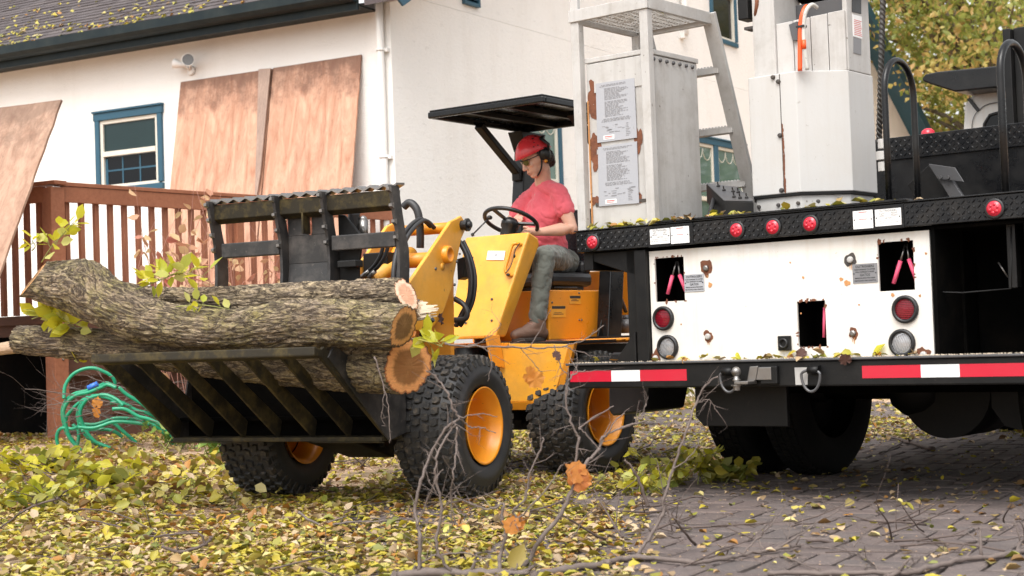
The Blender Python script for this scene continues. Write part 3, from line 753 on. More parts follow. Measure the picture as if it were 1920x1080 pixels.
# double floodlight on the wall
FLW = HL.wat(360, 128); fl = empty('floodlight', HL, FLW[0], 0, FLW[2], label='white twin head floodlight with round dark lens mounted high on the stucco wall', cat='lamp')
u_, _, z_ = FLW
B(HL).lathe([(0,0),(0,.055),(-.03,.055),(-.035,.045),(-.035,0)], (u_,-.002,z_-.03), (0,1,0), 18).done('base', M_['pvc'], fl)
def head(base, dirv, R0=.058, front='lampglass'):
    d = Vector(dirv).normalized(); p = Vector(base)
    h = B(HL).lathe([(-.01,.012),(0,.03),(.06,.034),(.09,.05),(.13,R0),(.14,R0),(.14,R0-.006),(.125,R0-.008)], p, d, 20).done('lamp_head', M_['pvc'], fl)
    B(HL).lathe([(.128,0),(.130,R0-.01)], p, d, 20).done('lens', M_[front], h)
    B(HL).tube([(u_,-.03,z_-.03), p], .013, 8).done('arm', M_['pvc'], fl)
head((u_-.02,-.10,z_+.02), (-.9,-.25,.25)); head((u_+.06,-.10,z_+.05), (.55,-.9,.05), .075)
# leaves lying on the roof
pts = []
while len(pts) < 620:
    s_ = abs(nr.normal(0, .8)) if nr.rand() < .6 else nr.rand()*3.2
    u = nr.rand()*-9.5-.1
    if s_ < 3.2 and (noise.noise((u*1.3, s_*1.3, 5)) > -.25 or s_ < .15): pts.append(HL(*rp(u, s_, .024+nr.rand()*.01)))
Rm = rots(len(pts), .5)
q31 = np.array(Matrix.Rotation(HL.a, 3, 'Z') @ Matrix.Rotation(R_(31), 3, 'X'))
leaf_cloud('roof_leaves', M_['litter'], np.array([tuple(p) for p in pts]), .055+nr.rand(len(pts))*.05, q31[None]@Rm, nr.rand(len(pts))*.8, 1, label='yellow and pale fallen leaves scattered over the shingle roof', cat='leaves', kind='stuff')
b = B(HL); b.tube([rp(-4.1,.35,.05), rp(-3.75,.75,.06), rp(-3.45,1.25,.05)], [.006,.005,.003], 5); b.tube([rp(-3.8,.7,.05), rp(-3.45,.6,.06)], .004, 5)
b.done('roof_twig', M_['twigdark'], label='dark broken twig lying among leaves on the shingle roof', cat='twig')

# ------------------------------------------------------------------ deck
deck = empty('deck', DK, 0, 0, .15, label='red brown stained wooden deck with slatted railing beside the white house', cat='deck')
LEN = 4.3
def post(fr, u, w=0, z0=.05, z1=2.35, s=.09, mat='cedar'): return B(fr).box(u-s/2, u+s/2, w-s/2, w+s/2, z0, z1).done('post', M_[mat], deck, .006)
post(DK, .02, s=.14, z1=2.34); post(DK, 2.1, .01, z1=2.2); post(DK, LEN-.06, z1=2.3)
B(DK).box(.06, LEN, -.05, .05, 2.355, 2.39).done('rail_cap', M_['cedar'], deck, .004)
B(DK).box(.09, LEN, -.042, -.006, 2.215, 2.352).done('rail', M_['cedar'], deck, .004)
B(DK).box(.09, LEN, -.035, .0, 1.30, 1.39).done('rail', M_['cedar'], deck, .004)
B(DL).box(-3.0, .10, -.055, .09, 2.36, 2.395).done('rail_cap', M_['cedar'], deck, .004)
B(DL).box(-3.0, -.06, -.042, -.006, 2.215, 2.352).done('rail', M_['cedar'], deck, .004)
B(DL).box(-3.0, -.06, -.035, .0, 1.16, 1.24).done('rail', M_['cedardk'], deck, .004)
bb = bmesh.new(); bmesh.ops.create_cube(bb, size=1); bmesh.ops.scale(bb, vec=(.042,.042,.98), verts=bb.verts); BAL = bpy.data.meshes.new('baluster'); bb.to_mesh(BAL); bb.free(); BAL.materials.append(M_['cedarv'])
for k in range(27): share(BAL, 'baluster', deck, DK(.165+.153*k, .022, 1.735), Euler((0,0,DK.a+rnd.uniform(-.03,.03))))
for k in range(18): share(BAL, 'baluster', deck, DL(-.17-.153*k, .022, 1.735), Euler((0,0,DL.a+rnd.uniform(-.03,.03))))
# floor boards and frame
for k in range(14):
    a = .02+k*.142; B(DK).box(-.02, LEN, a, a+.135, 1.20, 1.232).done('floor_board', M_['cedar'], deck)
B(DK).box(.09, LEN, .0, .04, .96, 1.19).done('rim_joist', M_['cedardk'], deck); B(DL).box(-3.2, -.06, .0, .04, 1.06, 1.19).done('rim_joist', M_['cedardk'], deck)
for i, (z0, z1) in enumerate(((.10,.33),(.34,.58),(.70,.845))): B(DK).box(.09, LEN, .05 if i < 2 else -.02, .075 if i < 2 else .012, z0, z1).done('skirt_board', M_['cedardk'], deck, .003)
B(DK).box(.09, LEN, .10, .11, .0, 1.18).done('under_deck_sheet', M_['cedardk'], deck)
B(DK).ball((.03,-.075,.85), .012, 1).done('bolt', M_['steel'], deck)
B(DL).box(-3.4, -.1, .9, .95, 0, 1.19).done('under_deck_sheet', M_['dark'], deck)  # near-black sheet standing in for the shade under the open deck
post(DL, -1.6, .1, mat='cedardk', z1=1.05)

# ------------------------------------------------------------------ plywood sheets
def sheet(name, fr, top_l, top_r, drop, out, th, mat, lab, grp=None, rag=0, notch=None):
    """leaning sheet: top edge from top_l to top_r (u,w,z), foot `out` nearer, `drop` lower"""
    tl, tr = Vector(top_l), Vector(top_r); dn = Vector((0, -out, -drop)); ac = tr-tl
    nrm = ac.cross(dn).normalized(); n_ = 26; b = B(fr); rows = []
    edge = [tl+dn*(i/n_)+ac.normalized()*(rag*.4*noise.noise((i*.8, 1, 3))) for i in range(n_+1)]
    edgr = [tr+dn*(i/n_)+ac.normalized()*(rag*(noise.noise((i*.9, 4, 1))+.7*noise.noise((i*3.7, 4, 6))) if i else 0) for i in range(n_+1)]
    topv = [tl+ac*(i/12)+Vector((0,0,rag*.25*noise.noise((i*1.3, 2, 2)))) for i in range(13)]
    poly = topv[:-1]+edgr+[edge[-1]]+edge[1:-1][::-1]
    b.prism(poly, nrm*th)
    ob = b.done(name, M_[mat], label=lab, cat='plywood', group=grp)
    return ob
TZ = 4.04
sheet('plywood_sheet', HL, (-2.95,-.03,TZ), (-1.60,-.03,TZ), 2.55, .47, .018, 'ply', 'left of two tall plywood sheets on the white wall, just below the floodlight', 'plywood sheets leaning against the house wall', .008)
b = B(HL); P0 = [(-1.76,-.060,TZ+.004),(-1.59,-.060,TZ-.004),(-1.60,-.06-.22,TZ-1.2),(-1.64,-.06-.30,TZ-1.65),(-1.69,-.06-.16,TZ-.85)]
b.prism(P0, (0,-.014,.002)); b.done('plywood_strip', M_['plygrey'], label='narrow greyed wedge of wood between the two tall plywood sheets', cat='plywood')
sheet('plywood_sheet', HL, (-1.585,-.03,TZ+.005), (-.375,-.03,TZ+.01), 2.5, .45, .018, 'ply', 'right of two tall plywood sheets on the white wall, nearest the white downspout', 'plywood sheets leaning against the house wall', .008)
sheet('plywood_sheet', DL, (-1.1,-.02,3.10), (.17,-.02,3.085), 2.95, 1.42, .02, 'ply2', 'ragged brown plywood sheet leaning outside the deck railing at the left edge', None, .016)

# ------------------------------------------------------------------ background trees and shrubs
def tree(x, y, z0, trunk_h, R0, nleaf, mat, lab, seed, clumps=34, lsz=.17, squash=.8):
    tr = empty('tree', Frame(x, y, 0), 0, 0, 0, label=lab, cat='tree', group='trees beyond the truck')
    rg = random.Random(seed); b = B(Frame(x, y, 0)); br = B(Frame(x, y, 0))
    trunk = catmull([(0,0,-.2),(.1,.05,trunk_h*.5),(-.05,.1,trunk_h),(.1,0,trunk_h+R0*.7)], 6); n = len(trunk)
    b.tube(trunk, [.30*(1-.75*i/n) for i in range(n)], 12); b.done('trunk', M_['barktree'], tr)
    cen = []
    for k in range(clumps):
        th = rg.uniform(0, 6.28); ph = math.acos(rg.uniform(-.9, 1)); rr = R0*rg.uniform(.35, 1.0)
        cen.append(Vector((rr*math.sin(ph)*math.cos(th), rr*math.sin(ph)*math.sin(th), z0+rr*math.cos(ph)*squash)))
    for c in cen:
        s0 = Vector((0,0,min(trunk_h+R0*.5, max(trunk_h*.8, c.z-1.5)))); mid = (s0+c)/2+Vector((0,0,.25))
        br.tube(catmull([s0, mid, c], 4), [.07,.065,.06,.055,.05,.045,.035,.02,.012][:9], 6)
    br.done('limb', M_['barktree'], tr)
    per = nleaf//clumps; P = []; rv = []
    for c in cen:
        s = R0*rg.uniform(.16, .32); q = nr.normal(0, 1, (per, 3)); q /= (np.linalg.norm(q, axis=1)[:,None]+1e-6); q *= (nr.rand(per)**.45)[:,None]*s*np.array((1.3,1.3,.75))
        P.append(q+np.array(c)+np.array((x, y, 0))); rv.append(np.clip(rg.uniform(.1,.8)+nr.normal(0,.14,per), 0, .99))
    P = np.concatenate(P); rv = np.concatenate(rv)
    leaf_cloud('crown', mat, P, lsz*(.6+.8*nr.rand(len(P))), rots(len(P), 2.2), rv, 1, parent=tr, kind='stuff')
tree(9.5, 30, 7.2, 3.2, 4.4, 20000, M_['leaftree'], 'yellow green maple with orange tinged leaves above the black truck bed', 3, 54, .13)
tree(13.5, 36, 7.5, 3.5, 5.2, 15000, M_['leaftree'], 'larger golden green maple behind the white truck cab', 5, 70, .15)
tree(9.3, 40, 4.4, 1.5, 4.2, 15000, M_['leaftree2'], 'lower dark green tree at the far end of the house', 8, 50, .16)
tree(16.5, 33, 4.2, 1.5, 4.2, 15000, M_['leaftree2'], 'dense green tree low behind the black bulkhead at the right edge', 9, 50, .16)
def bush(name, base, n, h, spread, kinds, lsz, stemmat, lab, cat='shrub', lpn=7, r=.004, lean=(0,0), grp=None):
    fr_ = Frame(base[0], base[1], 0); rt = empty(name, fr_, 0, 0, base[2], label=lab, cat=cat, group=grp)
    rg = random.Random(sum(map(ord, lab))); b = B(); cnt = 0
    for i in range(n):
        a = rg.uniform(0, 6.28); d = spread*rg.uniform(.15, 1); p0 = Vector(base)+Vector((rg.uniform(-.4,.4)*spread, rg.uniform(-.4,.4)*spread, -.02))
        p1 = Vector(base)+Vector((d*math.cos(a)+lean[0], d*math.sin(a)+lean[1], h*rg.uniform(.55, 1)))
        pth = catmull([p0, (p0+p1)/2+Vector((rg.uniform(-.12,.12)*h, rg.uniform(-.12,.12)*h, h*.12)), p1], 5)
        b.tube(pth, [r*(1-.7*j/len(pth)) for j in range(len(pth))], 5)
        for j in range(lpn):
            if cnt > 290: break
            t = rg.uniform(.3, 1)*(len(pth)-1); k = int(t); q = pth[min(k, len(pth)-1)]
            one_leaf(rg.choice(kinds), rt, q+Vector((rg.uniform(-.02,.02), rg.uniform(-.02,.02), rg.uniform(-.01,.02))), lsz*rg.uniform(.7, 1.25)); cnt += 1
    b.done('stem', M_[stemmat], rt); return rt

# ------------------------------------------------------------------ bucket truck (rear facing the camera)
truck = empty('utility_truck', T, 0, 2, 0, label='large utility truck seen from behind, rusty white rear panel and black diamond plate bed', cat='truck')
def lugs(b, org, ex, ey, nrm, Wd, Ht, pitch=.027, skip=()):
    org, ex, ey, nrm = Vector(org), Vector(ex).normalized(), Vector(ey).normalized(), Vector(nrm).normalized()
    nx, ny = int(Wd/pitch), max(1, int(Ht/pitch)); ox = (Wd-nx*pitch)/2; oy = (Ht-ny*pitch)/2
    for i in range(nx):
        for j in range(ny):
            cx_, cy_ = ox+(i+.5)*pitch, oy+(j+.5)*pitch
            if any(a < cx_ < c_ and z < cy_ < d for a, c_, z, d in skip): continue
            s = 1 if (i+j) % 2 else -1; c = org+ex*cx_+ey*cy_
            d = (ex+ey*s).normalized(); e = (ex*-s+ey).normalized()
            L_, w_, h_ = pitch*.58, pitch*.17, .0048
            v = b.vs([c-d*L_, c+e*w_, c+d*L_, c-e*w_, c+nrm*h_-d*L_*.35, c+nrm*h_+d*L_*.35])
            for q in ((0,1,4),(1,5,4),(1,2,5),(2,3,5),(3,4,5),(3,0,4)): b.face([v[k] for k in q])
def text(parent, fr, u, w, z, s, size, mat, align='CENTER', nrm=-1, sx=1.0, bold=0):
    cu = bpy.data.curves.new('txt', 'FONT'); cu.body = s; cu.size = size; cu.align_x = align; cu.offset = bold; cu.resolution_u = 2
    tmp = bpy.data.objects.new('txt', cu); C.objects.link(tmp)
    dg = bpy.context.evaluated_depsgraph_get(); me = bpy.data.meshes.new_from_object(tmp.evaluated_get(dg))
    bpy.data.objects.remove(tmp); bpy.data.curves.remove(cu)
    bm = bmesh.new(); bm.from_mesh(me); bpy.data.meshes.remove(me)
    for v in bm.verts: v.co = fr(u+v.co.x*sx, w, z+v.co.y)
    return link_bm(bm, 'lettering', M_[mat], parent)
def blotch(b, u, z, r, w, seed, stretch=1.0, n=18, rough=.45, hole=0):
    pts = []
    for k in range(n):
        a = 2*math.pi*k/n; q = r*(1+rough*noise.noise((math.cos(a)*1.7+seed, math.sin(a)*1.7, seed*.7))+.12*math.sin(k*7.3+seed))
        pts.append((u+q*math.cos(a), w, z+q*math.sin(a)*stretch))
    c = b.bm.verts.new((u, w, z)); v = b.vs(pts)
    for k in range(n): b.face([c, v[k], v[(k+1)%n]])
# rear white panel with cut openings
PWL = .05
holes = [(-.776,-.590,1.055,1.290), (.531,.716,1.050,1.288), (.077,.236,.790,1.020)]
b = B(T); holed(b, lambda a,t,z: (a, PWL+t, z), -.81, .80, .715, 1.33, holes, .012)
panel = b.done('rear_panel', M_['white_truck'], truck)
b = B(T)
for i, (a, c, z0, z1) in enumerate(holes):
    for k in range(16):
        t = k/16; s_ = rnd.random()
        for (uu, zz) in (((a+(c-a)*t), z1), (a, z0+(z1-z0)*t), (c, z0+(z1-z0)*t), ((a+(c-a)*t), z0)):
            p_ = (.45 if zz == z1 else .13)
            if rnd.random() < p_:
                blotch(b, uu+(.003 if uu == c else -.003 if uu == a else 0), zz+(.004 if zz == z1 else -.002 if zz == z0 else 0), rnd.uniform(.003,.009), PWL-.0012-.0004*(k%3), rnd.random()*50, rnd.uniform(.4,1.6), 14, .9)
b.bm.faces.ensure_lookup_table()
b.done('rust_edge', M_['rust'], panel, kind='stuff')
RS = [(-.448,1.219,.036), (.385,1.214,.030), (-.454,.859,.028), (.383,.851,.026), (.746,.738,.034), (-.79,.752,.036)]
for i, (u, z, r) in enumerate(RS):
    B_ = B(T); blotch(B_, u, z, r, PWL-.002, i*3.1+1, 1.15, rough=.5); B_.done('rust_patch', M_['rust' if i not in (1,) else 'rustdark'], panel)
    B(T).lathe([(0,0),(0,.017),(-.010,.015),(-.013,.009),(-.013,0)], (u,PWL-.003,z), (0,1,0), 10, smooth=False).done('bolt', M_['steel' if i in (0,3) else 'white_old'], panel)
b = B(T)
for (u, z, r) in [(.36,1.10,.016),(.33,1.12,.010),(-.43,1.13,.012),(.05,1.22,.004),(.03,.74,.018),(.12,1.14,.006),(.30,.70+.03,.016),(-.30,.735,.006),(.42,.99,.005),(-.62,.93,.004),(.78,1.22,.006),(.1,.96,.004),(.60,1.03,.010),(.74,1.02,.006),(-.1,.74,.008)]:
    blotch(b, u, z, r, PWL-.0022, u*9+z*5)
for i, (u, z, r) in enumerate(RS[:4]):
    for k in range(2): blotch(b, u+(k-.5)*.009, z-r-.008, .0016+.0006*k, PWL-.0024-.0002*k, k*3.3+i, 7 if i % 2 else 4, 10)
b.done('rust_stain', M_['rustlight'], panel, kind='stuff')
# black square receptacle
rc = B(T).box(-.030,.040,.028,.0485,.775,.850).done('receptacle', M_['black'], truck, .004)
B(T).lathe([(0,.026),(-.012,.026),(-.012,.018),(.004,.016)], (.005,.028,.812), (0,1,0), 14).done('socket', M_['plastic'], rc)
# handles inside the openings
def grip(a, b_, r=.0105):
    a = Vector(a); b_ = Vector(b_); up = (a-b_).normalized()
    g = B(T).tube([b_, a], r, 10).done('handle_grip', M_['pink'], truck)
    B(T).tube([a, a+up*.05+Vector((0,.02,.03))], .005, 6).done('handle_rod', M_['steel'], g)
grip((-.690,.09,1.195), (-.722,.085,1.095)); grip((-.645,.09,1.195), (-.605,.085,1.105))
grip((.625,.10,1.195), (.588,.09,1.085)); grip((.668,.10,1.20), (.708,.09,1.095)); grip((.205,.10,.985), (.200,.09,.835), .008)
# dark boxes behind openings
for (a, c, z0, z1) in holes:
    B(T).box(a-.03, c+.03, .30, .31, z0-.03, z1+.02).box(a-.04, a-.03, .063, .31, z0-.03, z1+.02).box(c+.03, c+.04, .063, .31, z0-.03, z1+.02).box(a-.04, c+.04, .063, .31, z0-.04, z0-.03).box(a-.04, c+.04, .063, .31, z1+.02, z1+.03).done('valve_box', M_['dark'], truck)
# round lamps
def lamp(u, z, r, lens, w=PWL, ribs='h'):
    rim = B(T).lathe([(0,r),(-.012,r),(-.018,r*.93),(-.018,r*.76),(-.006,r*.72),(.0,r*.72)], (u,w-.001,z), (0,1,0), 30).done('lamp', M_['plastic'], truck)
    B(T).lathe([(-.005,r*.735),(-.009,r*.5),(-.011,0)], (u,w-.001,z), (0,1,0), 24).done('lamp_lens', M_[lens], rim)
    q = B(T)
    for k in range(-5, 6):
        zz = k*r*.13; hw = math.sqrt(max(0, (r*.72)**2-zz*zz))
        if ribs == 'h': q.box(u-hw, u+hw, w-.0135, w-.008, z+zz-.0014, z+zz+.0014)
        else: q.beam((u+zz-hw*.35, w-.012, z-hw*.93), (u+zz+hw*.35, w-.012, z+hw*.93), .002, .004, (0,1,0))
    q.done('lens_rib', M_[lens], rim, kind='stuff')
lamp(-.729, .965, .066, 'lens_dark'); lamp(-.708, .810, .066, 'lens_clear', ribs='d')
lamp(.664, .958, .068, 'lens_dark'); lamp(.640, .797, .068, 'lens_clear', ribs='d')
# small placards on the panel
def placard(u0, u1, z0, z1, w, mat='sign', screws=True):
    p = B(T).box(u0, u1, w-.003, w-.0005, z0, z1).done('placard', M_[mat], truck)
    if screws:
        for uu in (u0+.008, u1-.008): B(T).lathe([(0,.0035),(-.002,.0035),(-.002,0)], (uu,w-.003,(z0+z1)/2), (0,1,0), 8).done('screw', M_['plastic'], p)
    return p
def outrig(u0, u1, z0, z1, mat):
    p = placard(u0, u1, z0, z1, PWL-.001, mat); c = (u0+u1)/2; h = z1-z0; w = PWL-.0048
    for (t, s, zz) in (('OUTRIGGERS',.0165,.80),('PUSH HANDLES TO LOWER',.0088,.665),('PULL HANDLES TO RAISE',.0088,.54),('GATOS',.0165,.355),('EMPUJE PALANCA PARA BAJAR',.0078,.225),('TIRE PALANCA PARA LEVANTAR',.0078,.09)):
        text(p, T, c, w, z0+h*zz, t, s, 'ink', bold=.0004)
outrig(-.588, -.465, 1.100, 1.192, 'sign'); outrig(.394, .527, 1.096, 1.190, 'signdk')
# bed edge: diamond plate face with marker lamps and placards
rail = B(T).box(-1.262, 1.300, 0, .05, 1.350, 1.466).done('bed_edge', M_['plate'], truck, .004)
b = B(T); lugs(b, (-1.26, -.0003, 1.352), (1,0,0), (0,0,1), (0,-1,0), 2.55, .110, .0255, skip=[(.48,.775,-1,1),(1.68,1.96,-1,1)])
b.done('raised_tread', M_['plate'], rail, kind='stuff')
B(T).box(-1.27, 1.306, -.008, .7, 1.467, 1.474).box(-.72, .72, -.012, .06, 1.475, 1.486).done('bed_lip', M_['blackgloss'], truck, .002)
for u in (-1.146, -.224, -.011, .200, 1.146):
    l = B(T).lathe([(0,.048),(-.006,.048),(-.009,.043),(-.009,.036)], (u,-.001,1.402), (0,1,0), 26).done('marker_lamp', M_['plastic'], truck)
    B(T).lathe([(-.004,.037),(-.012,.034),(-.014,0)], (u,-.001,1.402), (0,1,0), 24).done('lamp_lens', M_['lens_red'], l)
    q = B(T)
    for k in range(6): a = k*math.pi/3+.3; q.lathe([(-.0135,.0075),(-.0165,.005),(-.0165,0)], (u+.019*math.cos(a),-.001,1.402+.019*math.sin(a)), (0,1,0), 8)
    q.done('lens_rib', M_['lens_red'], l, kind='stuff')
B(T).box(-.775, -.490, -.004, -.0005, 1.347, 1.462).done('sign_backing', M_['blackgloss'], truck, .002)
B(T).box(.425, .700, -.004, -.0005, 1.347, 1.462).done('sign_backing', M_['blackgloss'], truck, .002)
def mounts(u0, u1, lf, lf2, l3):
    p = placard(u0, u1, 1.363, 1.444, -.0045, 'signw'); c = (u0+u1)/2; w = -.0083
    text(p, T, c, w, 1.430, 'OUTRIGGERS', .0155, 'ink'); a, d = c-.031, c+.033
    text(p, T, a, w, 1.4185, lf[0], .0115, 'ink'); text(p, T, a, w, 1.4075, lf[1], .0115, 'ink')
    text(p, T, d, w, 1.4185, lf2[0], .0115, 'ink'); text(p, T, d, w, 1.4075, lf2[1], .0115, 'ink')
    text(p, T, c, w, 1.3955, 'GATOS', .0120, 'ink')
    for x, (m, n_) in ((a, l3[0]), (d, l3[1])): text(p, T, x, w, 1.3845, m, .0092, 'inkgrey'); text(p, T, x, w, 1.3745, n_, .0092, 'inkgrey')
mounts(-.760, -.634, ('LEFT','FRONT'), ('LEFT','REAR'), (('IZQUIERDO','DELANTERO'), ('IZQUIERDO','TRASERO')))
mounts(.553, .688, ('RIGHT','REAR'), ('RIGHT','FRONT'), (('DERECHO','TRASERO'), ('DERECHO','DELANTERO')))
for (a, c) in ((-.627,-.512),(.436,.541)):
    p = placard(a, c, 1.358, 1.446, -.0045, 'signw'); q = B(T)
    for k in range(2): q.box((a+c)/2-.022, (a+c)/2+.022, -.0082, -.0078, (1.436,1.402)[k], (1.440,1.405)[k])
    q.done('faded_line', M_['inkred'], p)
# bed deck, side sills, underframe
B(T).box(-1.25, 1.28, .05, 6, 1.42, 1.466).done('bed_floor', M_['black'], truck)
B(T).box(-1.25, -1.19, .05, 5.2, 1.25, 1.418).done('bed_sill', M_['black'], truck, .004)
B(T).box(-.97, -.895, .06, .14, .70, 1.35).prism([(-1.20,.06,1.30),(-1.20,.06,1.348),(-.895,.06,1.348),(-.895,.06,1.20)], (0,.08,0)).done('corner_post', M_['black'], truck, .005)
B(T).prism([(-1.06,.02,.722),(-.90,.02,.722),(-.90,.02,.90)], (0,.12,0)).done('corner_gusset', M_['black'], truck, .004)
b = B(T); b.box(-.89,-.815,.02,.40,.70,1.34); b.done('frame_post', M_['black'], truck, .004)
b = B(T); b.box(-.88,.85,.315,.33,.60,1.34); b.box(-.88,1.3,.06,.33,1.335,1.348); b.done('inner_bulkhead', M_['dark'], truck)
# right hand compartment, dark, with a thin frame hanging in it
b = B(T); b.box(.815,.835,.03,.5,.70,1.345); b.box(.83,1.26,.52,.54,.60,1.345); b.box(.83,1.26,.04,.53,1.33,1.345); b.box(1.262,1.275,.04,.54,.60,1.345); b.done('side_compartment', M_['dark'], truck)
P_ = [T.wat(x, y, .10) for x, y in ((1749,425),(1751,547),(1805,549),(1896,541),(1896,425))]
B(T).tube(P_, .0045, 6).done('hanging_frame', M_['black'], truck)
q = T.wat(1903,540,.12); B(T).box(q[0]-.022, q[0]+.02, .10, .16, q[2], 1.34).done('compartment_post', M_['black'], truck, .003)
B(T).tube([T.wat(1872,492,.2), T.wat(1890,520,.2)], .004, 6).done('cable_stub', M_['steel'], truck)
# bumper beam
bump = B(T).box(-1.335, 1.335, -.02, .055, .595, .722).done('bumper', M_['black'], truck, .008)
B(T).box(-1.345, 1.345, -.034, .045, .7225, .735).done('bumper_tread', M_['grey'], bump, .004)
for a, c, mt in ((-1.322,-1.040,'tape_red'),(-1.040,-.850,'tape_white'),(-.850,-.552,'tape_red'),(.457,.760,'tape_red'),(.760,.952,'tape_white'),(.952,1.262,'tape_red'),(1.262,1.32,'tape_white')):
    B(T).box(a, c, -.0215, -.0204, .632, .692).done('reflective_tape', M_[mt], bump)
B(T).prism([(.092,-.022,.603),(.158,-.022,.603),(.166,-.022,.690),(.090,-.022,.690)], (0,-.0015,0)).done('paint_patch', M_['white_old'], bump)
# hitch
hx, hw_, hz = T.wat(1437, 706, -.02)
hb = B(T); hb.box(hx-.022,hx+.075,-.045,.10,.608,.700); hb.done('receiver', M_['black'], truck, .006)
bm1 = B(T); bm1.prism([(-.172,-.055,.616),(-.118,-.055,.630),(-.100,-.055,.702),(-.150,-.055,.700)], (0,.02,0)); bm1.box(-.20,-.12,-.13,-.035,.612,.628); bm1.box(-.12,-.03,-.05,.0,.63,.695)
mount = bm1.done('ball_mount', M_['steel'], truck, .003)
bc = (-.205,-.095)
B(T).ball((*bc,.676), .0255, 3).lathe([(.628,.019),(.634,.022),(.64,.016),(.655,.013)], (*bc,0), (0,0,1), 16).done('hitch_ball', M_['steel'], mount)
B(T).lathe([(.611,.030),(.604,.030),(.604,.021),(.582,.020),(.580,0)], (*bc,0), (0,0,1), 10, smooth=False).done('nut', M_['steel'], mount)
for (u0, sg) in ((-.29, 1), (.205, -1)):
    s = B(T); s.cyl((u0-.03,-.038,.676),(u0+.03,-.038,.676),.021,16); s.box(u0-.028,u0+.028,-.03,-.018,.655,.70); s.done('shackle_mount', M_['black'], truck)
    ring = [(u0+sg*.012+.052*math.cos(t), -.05, .655+.085*math.sin(t)*(1 if math.sin(t) < 0 else .25)) for t in [math.pi*2*i/28 for i in range(29)]]
    B(T).tube(ring, .0075, 8, caps=False).done('d_ring', M_['grey'], truck)
# step / mud plate hanging left, and dark body under the bumper
q = [T.wat(x, y, .22) for x, y in ((1302,722),(1366,722),(1470,800),(1310,795),(1302,778))]
b = B(T); zz = q[2][2]; b.prism([(q[0][0],.22,.594),(-.10,.22,.594),(-.10,.22,zz),(q[3][0]+.03,.22,zz),(q[0][0],.22,zz+.05)], (0,.03,0)); b.done('rear_crossmember', M_['black'], truck, .004)
ol = B(T); a = [T.wat(x, y, .35) for x, y in ((1143,600),(1185,600),(1185,722),(1220,722),(1216,770),(1150,780),(1140,770))]
cc = [T.wat(x, y, .35) for x, y in ((1148,661),(1196,659),(1213,690),(1217,722),(1207,772),(1148,780),(1141,770),(1141,668))]
ol.prism([(u, .35, z) for u, _, z in cc], (0,.42,0)); ol.done('outrigger_foot', M_['plastic'], truck, .012)
# mudflap / splash shields, axle, tanks, frame rails
b = B(T); b.box(-.45,-.33,.3,5.8,.78,1.02); b.box(.33,.45,.3,5.8,.78,1.02); b.done('chassis_rail', M_['black'], truck)
b = B(T); b.cyl((-1.0,1.6,.52),(1.0,1.6,.52),.07,14); b.ball((0,1.6,.52),.19,2); b.done('rear_axle', M_['black'], truck)
b = B(T); tk = T.wat(1775, 822, 1.5)
b.cyl((tk[0], 1.5, tk[2]+.27), (tk[0], 2.0, tk[2]+.27), .27, 32); b.box(tk[0]-.2,tk[0]+.2,1.5,2.2,tk[2]+.27,.9); b.done('air_tank', M_['black'], truck)
tk2 = T.wat(1905, 806, 1.3); b = B(T); b.prism([(tk2[0]-.13,1.3,tk2[2]+.12),(tk2[0]-.06,1.3,tk2[2]+.02),(tk2[0]+.02,1.3,tk2[2]),(1.22,1.3,tk2[2]),(1.22,1.3,.9),(tk2[0]-.13,1.3,.9)], (0,.9,0)); b.done('air_tank', M_['black'], truck)
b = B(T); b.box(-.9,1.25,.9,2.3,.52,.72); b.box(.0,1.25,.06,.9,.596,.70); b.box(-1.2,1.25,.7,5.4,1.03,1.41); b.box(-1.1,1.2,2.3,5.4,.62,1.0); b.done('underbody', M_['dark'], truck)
def truck_wheel(u, w, R, Wd, side):
    t = B(T); h = Wd/2
    t.lathe([(-h+.03,R*.58),(-h,R*.7),(-h+.01,R*.92),(-h+.035,R*.985),(0,R),(h-.035,R*.985),(h-.01,R*.92),(h,R*.7),(h-.03,R*.58)], (u,w,R), (1,0,0), 56, close=False)
    o = t.done('tyre', M_['trucktyre'], truck)
    q = B(T)
    for k in range(60):
        a = 2*math.pi*k/60
        for j in range(4):
            aa = a+(.5*2*math.pi/60 if j % 2 else 0); c0 = -h+.045+(Wd-.09)*(j+.5)/4
            rr = R*.985; d1 = Vector((0, math.cos(aa), math.sin(aa))); tt = Vector((0, -math.sin(aa), math.cos(aa)))
            c = Vector((u+c0, w, R))+d1*rr; hw = (Wd-.09)/4*.42; hl = R*2*math.pi/60*.38
            bt = [c+Vector((sx*hw,0,0))+tt*(sy*hl) for sx, sy in ((-1,-1),(1,-1),(1,1),(-1,1))]
            q.hexa(bt, [p+d1*.016 for p in bt])
    q.done('tread', M_['trucktyre'], o, kind='stuff')
    B(T).lathe([(-h+.04,R*.58),(-.02,R*.5),(-.02,.09),(h*.5,.09),(h*.5,0)], (u,w,R), (side,0,0), 24).done('rim', M_['black'], truck)
truck_wheel(-1.06, 1.6, .52, .27, -1); truck_wheel(-.66, 1.6, .52, .27, 1); truck_wheel(.90, 1.6, .52, .27, -1); truck_wheel(1.19, 1.6, .52, .27, 1)
truck_wheel(-1.0, 5.6, .50, .27, -1); truck_wheel(1.0, 5.6, .50, .27, 1)

